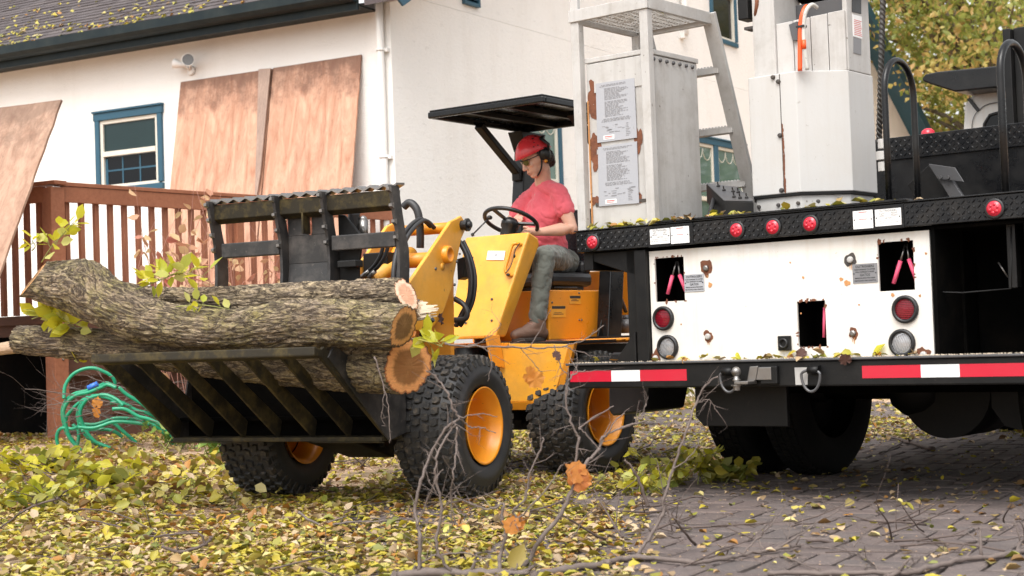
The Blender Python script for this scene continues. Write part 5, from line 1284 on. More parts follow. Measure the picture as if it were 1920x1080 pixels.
for u in (U0-.012, U1+.012):
    b = B(FF); b.prism([(u-.006,LW+.10,LZ-.04),(u-.006,BW,BZ-.01),(u-.006,BW+.18,BZ+.02),(u-.006,BW+.18,.95),(u-.006,BW+.09,.62),(u-.006,LW+.16,LZ+.02)], (.012,0,0)); b.done('side_plate', M_['worn'], ld, .003)
b = B(FF); b.box(-.35,-.28,BW+.15,-.30,.42,.95); b.box(.20,.27,BW+.15,-.30,.42,.95); b.done('coupler', M_['black'], ld, .006)
# -- grapple jaw
JW = -.60
def jaw(px, py, dw=0): return FF.wat(px, py, JW+dw)
tb = B(FF); a, c = Vector(jaw(399,384)), Vector(jaw(740,356))
zt = (a.z+c.z)/2; n_ = 15; L0 = a.x; L1 = c.x
sec = [(0,.0),(.0,-.085),(.05,-.11),(.06,.0)]
tb.prism([(L0,JW+w,zt+z) for w, z in sec], (L1-L0,0,0))
tbo = tb.done('jaw_top_bar', M_['mossy'], ld, .004)
tb = B(FF); v0 = []; K = 120
for i in range(K+1):
    u = L0-.012+(L1-L0+.03)*i/K; zz = zt+.014+.020*abs(((n_*i/K) % 1)*2-1)
    v0.append(((u,JW-.012,zz-.012),(u,JW-.012,zz),(u,JW+.075,zz+.006),(u,JW+.075,zz-.006)))
vv = [[tb.bm.verts.new(p) for p in q] for q in v0]
for i in range(K):
    for j in range(4): tb.face([vv[i][j], vv[i][(j+1)%4], vv[i+1][(j+1)%4], vv[i+1][j]])
tb.face(vv[0]); tb.face(vv[-1][::-1]); tb.done('serrated_edge', M_['steel'], tbo)
zm = (jaw(412,470)[2]+jaw(745,446)[2])/2
umid0, umid1 = jaw(524,470)[0], jaw(612,440)[0]
for (a, c) in ((L0+.05, umid0-.004), (umid1+.03, L1-.01)): B(FF).box(a,c,JW+.0,JW+.05,zm-.045,zm+.038).done('jaw_mid_bar', M_['worn'], ld, .006)
def tine(u, th=.020, name='jaw_tine'):
    zs = [zt+.02, zt-.05, zt-.16, zm+.03, zm-.06, zm-.15, zm-.26, zm-.36]; fw = [-.055,-.04,-.015,.004,.012,.012,.0,-.02]
    P = [(u-th/2, JW+f, z) for z, f in zip(zs, fw)]+[(u-th/2, JW+f+.085+.02*(i>3), z) for i, (z, f) in reversed(list(enumerate(zip(zs, fw))))]
    o = B(FF).prism(P, (th,0,0)).done(name, M_['worn'], ld, .004)
    for k in range(4):
        q = B(FF); z = zt-.005-k*.085; f = [-.052,-.03,-.008,.004][k]; q.hexa([(u-.012,JW+f,z-.014),(u+.012,JW+f,z-.014),(u+.012,JW+f,z+.016),(u-.012,JW+f,z+.016)], [(u-.009,JW+f-.022,z-.004),(u+.009,JW+f-.022,z-.004),(u+.009,JW+f-.022,z+.010),(u-.009,JW+f-.022,z+.010)])
        q.done('tooth', M_['steel'], o)
for u in (L0, umid0, umid1, L1): tine(u)
b = B(FF); pl = [(u_*1.0, JW+.055, z) for u_, z in ((umid0+.012, zt-.12),(umid1-.012, zt-.12),(umid1-.012, zm-.36),(umid0+.012, zm-.36))]
c1, c2 = umid0+.012, umid1-.012; cm = (c1+c2)/2
for q in ([(c1,zt-.06),(cm-.016,zt-.06),(cm-.016,zt-.19),(cm-.008,zt-.205),(c1,zt-.205)], [(cm+.016,zt-.06),(c2,zt-.06),(c2,zt-.205),(cm+.008,zt-.205),(cm+.016,zt-.19)], [(c1,zt-.2051),(c2,zt-.2051),(c2,zm-.10),(c1,zm-.10)]):
    b.prism([(u,JW+.07,z) for u, z in q], (0,.014,0))
b.hexa([(c1,JW+.07,zm-.1001),(c2,JW+.07,zm-.1001),(c2,JW+.084,zm-.1001),(c1,JW+.084,zm-.1001)], [(c1,JW+.03,zm-.36),(c2,JW+.03,zm-.36),(c2,JW+.044,zm-.36),(c1,JW+.044,zm-.36)])
b.done('jaw_plate', M_['worn'], ld, .003)
b = B(FF); b.prism([(umid1+.012,JW+.10,zt-.10),(umid1+.055,JW+.10,zt-.105),(umid1+.17,JW+.10,zm+.03),(umid1+.14,JW+.10,zm-.12),(umid1+.13,JW+.10,zm-.36),(umid1+.012,JW+.10,zm-.36)], (0,.02,0)); b.box(umid1+.05,umid1+.17,JW+.02,JW+.10,zm-.14,zm-.10); b.done('jaw_gusset', M_['black'], ld, .006)
b = B(FF); b.box(cm-.006,cm+.006,JW+.0,JW+.07,zt-.2,zt-.06); b.done('centre_rib', M_['mossy'], ld, .002)
# clamp cylinder ends seen behind the mid bar
q = jaw(664,398,.25); B(FF).tube(catmull([(q[0],q[1],q[2]),(q[0]-.015,q[1]+.01,q[2]-.10),(q[0]-.03,q[1]+.02,q[2]-.28),(q[0]-.06,q[1]+.05,q[2]-.45)], 5), .034, 12).done('clamp_hose', M_['rubberhose'], ld)
B(FF).ball(q, .036, 2, (1,1,.7)).done('clamp_cap', M_['steel'], ld); q2 = jaw(681,412,.27); B(FF).ball(q2, .024, 2).cyl(q2, (q2[0],q2[1],q2[2]-.12), .026, 12).done('clamp_cap', M_['steel'], ld)
# -- rear frame: console, platform, seat box
def rw(px, py, w): return RR.wat(px, py, w)
CWl, CWr = -.27, .27
# console: raked front face, side face
b = B(RR); W0 = -.42
f_tl = rw(876,440,W0); f_tr = rw(982,448,W0)
side = [(-.40,1.52+.045),(-.60,1.2),(-.72,.885),(-.36,.885),(-.30,1.50),(-.33,1.55)]
uL, uR = -.20, .33
CPf = ((-.42,1.585),(-.66,.90),(-.54,.90),(-.305,1.50),(-.315,1.545))
b.hexa([(uL,w,z) for w, z in CPf], [(uR-(.13 if z < 1 else 0),w,z) for w, z in CPf])
cons = b.done('console', M_['yellow'], ld, .014)
p = [Vector((u,0,0)) for u in (0,)]
def onc(u, z, off=.004): t = (z-.90)/(1.585-.90); return Vector((u, -.66+.24*t-off, z+off*.3))
b = B(RR); b.hexa([onc(.02,1.475),onc(.165,1.465),onc(.165,1.405),onc(.02,1.415)], [onc(.02,1.475,.006),onc(.165,1.465,.006),onc(.165,1.405,.006),onc(.02,1.415,.006)]); lab_ = b.done('white_label', M_['signw'], cons)
b = B(RR); c = onc(.095,1.44,.007); b.box(c.x-.006,c.x+.006,c.y-.0006,c.y,c.z-.008,c.z+.008); b.done('label_mark', M_['inkgrey'], lab_)
B(RR).tube(catmull([onc(.285,1.50,0),onc(.26,1.50,.03),onc(.235,1.48,.035),onc(.222,1.40,.035),onc(.215,1.33,.035),onc(.235,1.30,.02),onc(.255,1.30,0)], 5), .012, 10).done('grab_handle', M_['orange'], cons)
ck = B(RR); ck.tube(catmull([onc(.295,1.50,.03),onc(.275,1.46,.04),onc(.265,1.40,.035),onc(.255,1.34,.04),onc(.235,1.30,.05)], 5), .0035, 6); ck.ball(onc(.255,1.29,.045), .013, 1, (1.4,1,.8)); ck.ball(onc(.275,1.415,.04), .009, 1, (1,1,1.8)); ck.done('key_cord', M_['plastic'], cons)
for (u, z) in ((-.05,1.16),(.12,1.15),(-.06,1.0),(.15,1.01),(-.22,1.47)): B(RR).lathe([(0,.009),(-.007,.007),(-.008,0)], onc(u,z,.001), (0,1,0), 8, smooth=False).done('bolt', M_['grey'], cons)
# lower body: floor, left step panel, fenders
FZ = .862
b = B(RR); b.box(-.62,.30,-.66,1.0,FZ-.03,FZ); b.done('floor_plate', M_['orange'], ld, .004)
b = B(RR); b.prism([(.25,-.64,FZ),(.74,-.60,FZ),(.74,-.05,FZ),(.25,.0,FZ)], (0,0,-.02)); b.done('step_tread', M_['plastic'], ld, .003)
b = B(RR); b.prism([(.23,-.655,FZ-.003),(.745,-.612,FZ-.022),(.62,-.64,.485),(.235,-.68,.485)], (0,.02,0)); sp = b.done('step_panel', M_['yellow'], ld, .004)
b = B(RR); b.prism([(.235,-.685,.484),(.62,-.645,.484),(.615,-.625,.430),(.235,-.665,.430)], (0,.02,0)); b.done('step_lower_lip', M_['orange'], ld, .004)
b = B(RR); b.prism([(.745,-.625,FZ-.018),(.775,-.60,FZ-.018),(.65,-.62,.435),(.62,-.645,.435)], (0,.035,0)); b.done('panel_edge', M_['orange'], ld, .003)
# front-left fender plate beneath the console and the dark wheel well
b = B(RR); b.box(-.30,.22,-.80,-.66,.895,.915); b.prism([(.22,-.80,.915),(.22,-.66,.915),(.26,-.67,.70),(.26,-.80,.72)], (.018,0,0)); b.done('front_fender', M_['orange'], ld, .004)
b = B(RR); b.box(-.30,.22,-.64,-.60,.45,.86); b.done('firewall', M_['black'], ld)
b = B(RR); b.box(-.28,.28,-.62,1.0,.36,.83); b.done('rear_chassis', M_['black'], ld)
b = B(RR); b.cyl((0,-.68,.30),(0,-.68,.84),.09,16); b.box(-.1,.1,-1.15,-.6,.42,.60); b.done('articulation_joint', M_['black'], ld)
B(RR).tube([(.16,-.9,.56),(.30,-.5,.56)], .035, 12).done('steering_cylinder', M_['black'], ld)
# rear fender over the near wheel
fl_ = B(RR); fl_.box(.30,.80,-.02+.02,1.05,FZ-.012,FZ+.006); fl_.box(.782,.80,.02,1.05,FZ-.055,FZ-.013); fl_.prism([(.30,-.05,FZ-.01),(.78,-.05,FZ-.01),(.78,.02,FZ-.01),(.30,.02,FZ-.01)], (0,0,.012)); fl_.done('rear_fender', M_['orange'], ld, .004)
fl_ = B(RR); fl_.box(-.80,-.30,-.6,1.05,FZ-.012,FZ+.006); fl_.done('rear_fender', M_['orange'], ld, .004)
# seat box and engine cover
sb = B(RR).box(-.34,.31,-.20,.56,FZ+.007,1.205).done('seat_box', M_['orange'], ld, .008)
for (w0, w1, z0, z1) in ((-.17,.0,1.02,1.10),(.05,.19,1.11,1.17)):
    dc = B(RR).box(.311,.3125,w0,w1,z0,z1).done('decal', M_['yellow'], sb); q = B(RR)
    q.box(.3126,.3131,w0+.005,w1-.005,z1-.022,z1-.004); q.box(.3126,.3130,w0+.02,w1-.03,z0+.02,z0+.024); q.box(.3126,.3130,w0+.03,w1-.05,z0+.030,z0+.033); q.done('decal_print', M_['ink'], dc)
for (w, z) in ((.16,1.0),(.19,1.0),(.17,1.185),(.47,1.08),(-.16,1.12),(-.21,1.17)): B(RR).lathe([(0,.007),(.005,.006),(.006,0)], (.311,w,z), (1,0,0), 8).done('bolt', M_['grey'], sb)
eg = B(RR).box(-.45,.33,.80,1.28,.95,1.36).done('engine_cover', M_['orange'], ld, .015); B(RR).box(.331,.334,.84,.96,1.16,1.34).done('decal', M_['signw'], eg)
B(RR).box(.331,.334,.98,1.2,1.0,1.05).done('decal', M_['yellow'], eg)
B(RR).box(-.40,.36,1.0,1.30,.40,.62).done('counterweight', M_['orange'], ld, .01)
B(RR).cyl((.34,.72,.90),(.34,.72,1.0),.10,20).lathe([(0,.03),(.03,.03),(.03,0)], (.34,.72,1.0), (0,0,1), 10).done('filter_housing', M_['grey'], ld)
B(RR).tube(catmull([(.3,.62,1.25),(.36,.60,1.18),(.38,.66,1.05)], 5), .014, 8).done('hose', M_['rubberhose'], ld)
# seat
b = B(RR)
def pad(b, u0, u1, w0, w1, z0, z1): b.box(u0,u1,w0,w1,z0,z1)
b = B(RR).box(-.24,.24,-.06,.47,1.235,1.335); st = b.done('seat', M_['vinyl'], ld, .035)
B(RR).box(-.23,.23,.37,.47,1.32,1.42).done('seat_bolster', M_['vinyl'], st, .03)
bkk = B(RR); bkk.prism([(-.21,.44,1.36),(.21,.44,1.36),(.19,.56,1.80),(-.19,.56,1.80)], (0,.07,0)); bkk.done('backrest', M_['vinyl'], ld, .03)
B(RR).box(-.18,.20,-.02,.40,1.206,1.234).tube([(.22,.0,1.225),(.24,.25,1.225)], .008, 6).done('seat_rail', M_['plastic'], ld)
# steering column, wheel, lever
SC = Vector((0.0,-.165,1.685)); TI = R_(27); ax = Vector((0, math.sin(TI), math.cos(TI)))
b = B(RR); b.lathe([(-.20,.035),(-.12,.037),(-.11,.050),(-.05,.052),(-.045,.062),(-.012,.064),(.012,.045),(.018,0)], SC, ax, 20); b.done('steering_column', M_['plastic'], ld)
swo = B(RR); xa = Vector((1,0,0)); ya = ax.cross(xa)
ring = [SC+xa*(.185*math.cos(t))+ya*(.185*math.sin(t)) for t in [2*math.pi*i/48 for i in range(49)]]
swo.tube(ring, .0145, 10, caps=False)
swheel = swo.done('steering_wheel', M_['plastic'], ld)
for k in range(3):
    t = k*2.094+.35; d = xa*math.cos(t)+ya*math.sin(t); B(RR).beam(SC+d*.03-ax*.01, SC+d*.18, .028, .012, tuple(ax)).done('spoke', M_['plastic'], swheel)
q0, q1 = Vector(rw(886,440,-.38)), Vector(rw(918,408,-.30)); B(RR).tube([q0, q1], .006, 6).ball(q1, .020, 2, (1,1,.8)).ball(q0, .014, 1).done('control_lever', M_['plastic'], ld)
# roll-over posts and canopy
def lean(z): return .40+.22*(z-.87)/1.5
for u in (.395, -.395):
    a = B(RR); w0, w1 = lean(.87), lean(2.36)
    a.hexa([(u-.05,w0-.085,.872),(u+.05,w0-.085,.872),(u+.05,w0+.085,.872),(u-.05,w0+.085,.872)], [(u-.05,w1-.085,2.365),(u+.05,w1-.085,2.365),(u+.05,w1+.085,2.365),(u-.05,w1+.085,2.365)])
    p_ = a.done('canopy_post', M_['blackgloss'], ld, .008)
    B(RR).box(u-.09,u+.09,w0-.15,w0+.15,.8685,.884).prism([(u-.004,w0-.145,.884),(u-.004,w0-.086,.884),(u-.004,w0-.086,1.0)], (.008,0,0)).done('post_foot', M_['black'], p_, .003)
    B(RR).prism([(u-.06,w1-.16,2.40),(u-.06,w1+.16,2.40),(u-.06,w1+.09,2.26),(u-.06,w1-.09,2.26)], (.12,0,0)).done('post_head', M_['black'], p_, .004)
    B(RR).beam((u,.03,2.405), (u,lean(2.1)-.07,2.08), .045, .065, (1,0,0)).done('brace', M_['black'], ld, .006)
    B(RR).box(u-.035,u+.035,lean(2.08)-.12,lean(2.08)-.07,2.04,2.12).done('brace_lug', M_['black'], ld, .004)
K0, K1, V0, V1 = -.43, .53, -.50, .62
b = B(RR); b.box(K0,K1,V0,V0+.035,2.405,2.450); b.box(K0,K1,V1-.035,V1,2.405,2.450); b.box(K0,K0+.035,V0+.036,V1-.036,2.405,2.450); b.box(K1-.035,K1,V0+.036,V1-.036,2.405,2.450)
cp = b.done('canopy_frame', M_['blackgloss'], ld, .010)
B(RR).box(K0+.01,K1-.01,V0+.01,V1-.01,2.4505,2.462).done('canopy_roof', M_['blackgloss'], ld, .004)
for u in (K0+.30, K0+.62): B(RR).box(u-.018,u+.018,V0+.036,V1-.036,2.412,2.449).done('canopy_rib', M_['black'], cp, .003)
# small leaf stuck on the tower
one_ = empty('fallen_leaf', FF, .40, .1, .95, label='dark purple maple leaf stuck to the yellow loader arm', cat='leaf')
q = FF.wat(812,612,.0); one_leaf('pu', one_, FF(.40,.16,.99), .085, Euler((1.5,.5,1.2)))

# ------------------------------------------------------------------ logs in the bucket
def log(pts, rad, mat, cutmat, lab, end_n=None, seed=1, na=72, nl=120, amp=.012, cutl=None, grp='logs held in the loader grapple', cat='log', ragged=0):
    """pts: centreline (world), rad: radii; sawn faces at both ends, bark relief in geometry"""
    P = catmull(pts, 8); n = len(P); Rr = []
    cum = [0]
    for i in range(1, n): cum.append(cum[-1]+(P[i]-P[i-1]).length)
    L = cum[-1]
    def rat(t):
        x = t*(len(rad)-1); i = min(int(x), len(rad)-2); f = x-i; f = f*f*(3-2*f); return rad[i]*(1-f)+rad[i+1]*f
    def pos(s):
        for i in range(1, n):
            if cum[i] >= s or i == n-1:
                f = (s-cum[i-1])/(cum[i]-cum[i-1]+1e-9); return P[i-1].lerp(P[i], f), (P[i]-P[i-1]).normalized()
    bm = bmesh.new(); uvl = bm.loops.layers.uv.new('UVMap'); rings = []
    ref = Vector((0,0,1))
    for i in range(nl+1):
        s = L*i/nl; c, d = pos(s); c2, d2 = pos(min(L, s+.04)); c0, d0 = pos(max(0, s-.04)); d = (c2-c0).normalized()
        x = d.cross(ref).normalized(); y = x.cross(d); r = rat(i/nl); ring = []
        for k in range(na):
            a = 2*math.pi*k/na; arc = a*r
            q = Vector((math.cos(a)*3.0+seed*7, math.sin(a)*3.0, s*3.6))
            low = noise.noise(q*.55)*.09
            rd = abs(noise.noise(Vector((math.cos(a)*11+seed, math.sin(a)*11, s*5.5)))); fis = max(0, .35-rd)*2.4
            fine = noise.noise(Vector((math.cos(a)*22, math.sin(a)*22+seed, s*26)))
            rr = r*(1+low)-amp*fis+amp*.45*fine
            ex = 0
            if end_n and i > nl-8: pass
            ring.append((c+(x*math.cos(a)+y*math.sin(a))*rr, a, s))
        rings.append(ring)
    # oblique cuts: slide vertices of the end rings along the axis onto the cut plane
    def shear(ring, c, d, nrm, span, sgn):
        pass
    cR, dR = pos(L); cL, dL_ = pos(0)
    nR = Vector(end_n[1]).normalized() if end_n and end_n[1] else dR; nL = Vector(end_n[0]).normalized() if end_n and end_n[0] else -dL_
    V = []
    for i, ring in enumerate(rings):
        row = []
        for (p, a, s) in ring:
            off = 0
            fR = sst(L*.72, L, s); fL = sst(L*.28, 0, s)
            if fR > 0: off += -((p-(cR+(p-cR).dot(dR)*dR*0)).dot(nR)-(p-cR).dot(dR)*dR.dot(nR))/max(.3, dR.dot(nR))*fR
            if fL > 0: off += -((p-cL).dot(nL)-(p-cL).dot(dL_)*dL_.dot(nL))/min(-.3, dL_.dot(nL))*fL
            q = p+(dR if fR > 0 else dL_)*off
            if ragged and i == len(rings)-1: q += dR*ragged*(noise.noise((math.cos(a)*4, math.sin(a)*4, seed))+.4)
            row.append(bm.verts.new(q))
        V.append(row)
    avg = sum(rad)/len(rad)
    for i in range(nl):
        for k in range(na):
            f = bm.faces.new([V[i][k], V[i][(k+1)%na], V[i+1][(k+1)%na], V[i+1][k]]); f.smooth = True
            for lp, (ki, ii) in zip(f.loops, ((k,i),(k+1,i),(k+1,i+1),(k,i+1))): lp[uvl].uv = (ki/na*6.283*avg, L*ii/nl)
    bmesh.ops.recalc_face_normals(bm, faces=bm.faces)
    o = link_bm(bm, 'log', M_[mat], org=P[n//2].copy(), label=lab, cat=cat, group=grp)
    MW[o.name] = Matrix.Translation(P[n//2])
    for row, cm, sgn in ((rings[-1], cutmat, 1), (rings[0], cutl or cutmat, -1)):
        vs_ = V[-1] if sgn == 1 else V[0]
        co = [v for v in ([Vector(x) for x in []])]
    ends = []
    for which in (nl, 0):
        me = o.data; co = [Vector(me.vertices[which*na+k].co)+o.location for k in range(na)]
        c = sum(co, Vector())/na; bm2 = bmesh.new(); uv2 = bm2.loops.layers.uv.new('UVMap'); nn = (nR if which else nL)
        lv = []
        for fr_ in (.985, .72, .4):
            lv.append([bm2.verts.new(c+(p-c)*fr_+nn*(-.002 if fr_ > .9 else .0)+nn*.002*noise.noise((k*.3, fr_*9, seed))) for k, p in enumerate(co)])
        cv = bm2.verts.new(c+nn*.001)
        for a_, c_, f0, f1 in ((lv[0], lv[1], .985, .72), (lv[1], lv[2], .72, .4)):
            for k in range(na):
                f = bm2.faces.new([a_[k], a_[(k+1)%na], c_[(k+1)%na], c_[k]])
                for lp, (kk, ff) in zip(f.loops, ((k,f0),(k+1,f0),(k+1,f1),(k,f1))): t = 2*math.pi*kk/na; lp[uv2].uv = (ff*math.cos(t), ff*math.sin(t))
        for k in range(na):
            f = bm2.faces.new([lv[2][k], lv[2][(k+1)%na], cv])
            for lp, (kk, ff) in zip(f.loops, ((k,.4),(k+1,.4),(k,0))): t = 2*math.pi*kk/na; lp[uv2].uv = (ff*math.cos(t), ff*math.sin(t))
        bmesh.ops.recalc_face_normals(bm2, faces=bm2.faces)
        link_bm(bm2, 'cut_end', M_[cutmat if which else (cutl or cutmat)], o)
    return o
def lf(px, py, w): return FF(*FF.wat(px, py, w))
nA = Vector((.80,-.50,-.34)); nB = Vector((.66,-.74,-.10)); nC = Vector((.76,-.52,.36))
log([lf(62,523,-1.10), lf(143,535,-1.11), lf(200,566,-1.12), lf(260,595,-1.12), lf(330,609,-1.12), lf(433,617,-1.12), lf(560,607,-1.12), lf(650,606,-1.12), lf(757,612,-1.12)], [.112,.150,.136,.116,.112,.124,.122,.110], 'bark', 'cutA', 'large mossy curved log lying on top, its left end bending upward', (Vector((-.74,-.30,.60)), nA), 1, 96, 170, .014)
log([lf(36,637,-.90), lf(240,652,-.90), lf(500,678,-.90), lf(766,687,-.90)], [.085,.102,.125,.146], 'bark3', 'cutB', 'lowest log, straight, its round orange brown sawn end above the front wheel', (None, nB), 2, 90, 160, .014)
log([lf(214,546,-.76), lf(330,567,-.75), lf(540,564,-.74), lf(762,552,-.74)], [.070,.088,.102,.090], 'bark2', 'cutC', 'rear log with pale freshly cut end, partly behind the mossy curved log', (None, nC), 3, 96, 160, .016)
# split pale-wood log between them
so_ = log([lf(-4,655,-.55), lf(300,622,-.57), lf(600,600,-.60), lf(788,583,-.63)], [.040,.055,.055,.052], 'splitwood', 'freshwood', 'thin broken log deep in the pile with a pale splintered end', None, 4, 40, 70, .006, ragged=.03)
b = B(); c0 = lf(786,583,-.63); dd = (lf(800,582,-.65)-lf(700,590,-.62)).normalized()
for k in range(34):
    a = rnd.uniform(0,6.28); r = .045*math.sqrt(rnd.random()); p = c0+Vector((.2*r*math.cos(a), r*math.cos(a)*.9, r*math.sin(a)*1.05)); L = rnd.uniform(.05,.125)
    tw_ = rnd.uniform(.006,.013); e = p+dd*L; u_ = Vector((0,0,1))*tw_; v_ = Vector((.3,.95,0))*tw_*.7
    b.hexa([p-u_-v_, p+u_-v_, p+u_+v_, p-u_+v_], [e-u_*.3-v_*.2, e+u_*.25-v_*.2, e+u_*.25+v_*.2, e-u_*.3+v_*.2])
b.done('splinter', M_['freshwood'], so_, kind='stuff')
def sprig(name, pts, n, kinds, size, lab, stem='stem', r=.004, off=.05, leafpts=None, cat='sprig'):
    rt = empty(name, WORLD, pts[0].x, pts[0].y, pts[0].z, label=lab, cat=cat); b = B()
    P = catmull(pts, 5); b.tube(P, [r*(1-.6*i/len(P)) for i in range(len(P))], 6)
    for k in range(n):
        if leafpts: q = leafpts[k % len(leafpts)].copy()
        else:
            q = P[rnd.randrange(len(P)//4, len(P))].copy()
        d = Vector((rnd.uniform(-1,1), rnd.uniform(-.6,.6), rnd.uniform(-.4,1))).normalized()*off*rnd.uniform(.2,1)
        q2 = q+d; b.tube([q, q2], r*.35, 4)
        dirv = (d.normalized()+Vector((rnd.uniform(-.5,.5), -.2, rnd.uniform(-.5,.3)))).normalized()
        rot = dirv.to_track_quat('Y', 'Z').to_matrix() @ Matrix.Rotation(rnd.uniform(-1.4,1.4), 3, 'Y')
        s = size*rnd.uniform(.7,1.25); share(LM[rnd.choice(kinds)], 'leaf', rt, q2, rot, (s*rnd.uniform(.85,1.1), s, s))
    b.done('stem', M_[stem], rt); return rt
sprig('leafy_sprig', [lf(78,492,-1.1), lf(95,465,-1.12), lf(118,440,-1.15), lf(135,420,-1.15)], 20, 'y', .080, 'yellow green leafy sprig rising from the raised left end of the mossy log', off=.07)
sprig('leafy_sprig', [lf(60,470,-1.15), lf(66,462,-1.15), lf(60,452,-1.15)], 7, 'y', .075, 'small pale leafy sprig at the far left, in front of the leaning sheet', off=.05)
sprig('leafy_sprig', [lf(250,545,-.98), lf(300,525,-.98), lf(340,512,-.98), lf(380,518,-.98)], 34, 'y', .085, 'bright yellow leafy sprig lying on the logs left of the grapple', off=.07)
sprig('leafy_sprig', [lf(330,575,-1.20), lf(380,572,-1.2), lf(430,580,-1.2)], 10, 'y', .055, 'small yellow sprig lying on the mossy log below the grapple', off=.03)
sprig('leafy_sprig', [lf(60,598,-1.0), lf(95,590,-1.0), lf(140,612,-1.0)], 46, 'y', .10, 'dense bright yellow leaves squeezed between the mossy log and the lowest log', off=.06)
sprig('leafy_sprig', [lf(778,640,-.95), lf(800,640,-.98), lf(830,650,-1.0)], 16, 'y', .095, 'pale green leaves hanging beside the sawn log ends above the front tyre', off=.045)
sprig('leafy_sprig', [lf(140,676,-.95), lf(146,680,-.95)], 2, 'y', .06, 'single yellow leaf hanging under the left end of the lowest log', off=.03)

# ------------------------------------------------------------------ the driver
def organic(name, prims, voxel, mat, parent, smooth=4, disp=None, fr=RR, sub=2, **k):
    """one continuous surface grown round overlapping ellipsoids and tapered limbs"""
    b = B(fr)
    for p in prims:
        if p[0] == 'b':   # ball: centre, radius, scale, rot
            b.ball(p[1], p[2], 3, p[3] if len(p) > 3 else (1,1,1), p[4] if len(p) > 4 else None)
        else:             # limb: list of points, list of radii, optional flatten
            P, Rr = p[1], p[2]
            b.tube(P, Rr, 20)
            for q, r in zip(P, Rr): b.ball(q, r*.995, 2)
    bm = b.bm; bmesh.ops.recalc_face_normals(bm, faces=bm.faces); bm.transform(fr.M)
    me = bpy.data.meshes.new('tmp'); bm.to_mesh(me); bm.free()
    o = bpy.data.objects.new('tmp', me); C.objects.link(o)
    m_ = o.modifiers.new('r', 'REMESH'); m_.mode = 'VOXEL'; m_.voxel_size = voxel; m_.use_smooth_shade = True
    s_ = o.modifiers.new('s', 'SMOOTH'); s_.factor = .5; s_.iterations = smooth
    bpy.context.view_layer.update(); dg = bpy.context.evaluated_depsgraph_get()
    me2 = bpy.data.meshes.new_from_object(o.evaluated_get(dg)); bpy.data.objects.remove(o)
    bm = bmesh.new(); bm.from_mesh(me2); bpy.data.meshes.remove(me2)
    if disp:
        bm.normal_update()
        for v in bm.verts: v.co += v.normal*disp(fr.M.inverted()@v.co)
    for f in bm.faces: f.smooth = True
    return link_bm(bm, name, M_[mat] if isinstance(mat, str) else mat, parent, **k)
def L(a, b_, t): return tuple(Vector(a).lerp(Vector(b_), t))
man = empty('person', RR, 0, .2, 1.33, label='person driving the loader in red helmet, red t-shirt and grey work trousers', cat='person')
hipL, hipR = (.11,.24,1.42), (-.10,.26,1.42)
kneeL, kneeR = (.295,-.205,1.435), (-.17,-.10,1.44)
ankL, ankR = (.265,-.27,1.02), (-.15,-.22,1.02)
chest = (0,.235,1.72); neck0 = (0,.235,1.955); HC = Vector((0.005,.135,2.145))
shL, shR = (.160,.190,1.888), (-.150,.268,1.872)
elL, elR = (.258,.190,1.635), (-.24,.12,1.67)
TY = Matrix.Rotation(R_(-22), 3, 'Z')
wrL, wrR = (.145,-.005,1.612), (-.10,-.02,1.665)
PT = Matrix.Rotation(R_(-24), 3, 'X')   # head bowed; local face direction is -w
YW = Matrix.Rotation(R_(-27), 3, 'Z')
HM = YW @ Matrix.Rotation(R_(26), 3, 'X')
def hd(u, w, z): return tuple(HC+HM@Vector((u, w, z*(1.24 if z < 0 else 1))))
def hand(prims, wr, cen, pts_fingers, thumb):
    prims.append(('l', [wr, L(wr, cen, .5), cen], [.027,.030,.030])); prims.append(('b', cen, .034, (1,1,.75)))
    for f in pts_fingers: prims.append(('l', [Vector(cen).lerp(Vector(f[0]), .25), *f], [.012,.0115,.0105,.009][:len(f)+1]))
    prims.append(('l', thumb, [.014,.012,.0105][:len(thumb)]))
pr = [('b', HC, .086, (.88,1.02,1.12), HM), ('b', hd(0,.03,.045), .088, (.86,1.05,.92), HM),
      ('b', hd(0,-.042,-.045), .058, (.92,.86,1.15), HM), ('b', hd(0,-.062,-.085), .030, (1.15,.8,.75), HM), ('b', hd(0,.0,-.055), .062, (1.0,1.0,.95), HM),
      ('l', [hd(0,-.086,.012), hd(0,-.100,-.012), hd(0,-.112,-.032)], [.009,.0115,.0145]), ('b', hd(.011,-.100,-.035), .009), ('b', hd(-.011,-.100,-.035), .009),
      ('l', [hd(-.038,-.072,.028), hd(0,-.085,.026), hd(.038,-.072,.028)], [.011,.013,.011]),
      ('b', hd(.036,-.066,-.022), .020), ('b', hd(-.036,-.066,-.022), .020),
      ('l', [hd(-.018,-.090,-.058), hd(0,-.096,-.056), hd(.018,-.090,-.058)], [.006,.008,.006]), ('l', [hd(-.015,-.089,-.068), hd(0,-.094,-.069), hd(.015,-.089,-.068)], [.006,.008,.006]),
      ('b', hd(.080,.018,-.015), .020, (.4,1,1.5), HM), ('b', hd(-.080,.018,-.015), .020, (.4,1,1.5), HM),
      ('l', [tuple(Vector(neck0)+Vector((0,.01,-.06))), neck0, hd(0,.02,-.07)], [.066,.058,.056]),
      ('b', chest, .085, (1.2,.8,1.2)), ('l', [L(neck0, shL, .3), shL], [.05,.045]), ('l', [L(neck0, shR, .3), shR], [.05,.045]), ('l', [(0,.25,1.45), (0,.24,1.7), (0,.225,1.86)], [.085,.085,.075]),
      ('l', [shL, L(shL, elL, .45), elL, L(elL, wrL, .35), wrL], [.052,.053,.043,.047,.029]),
      ('l', [shR, L(shR, elR, .45), elR, L(elR, wrR, .35), wrR], [.052,.052,.042,.046,.029])]
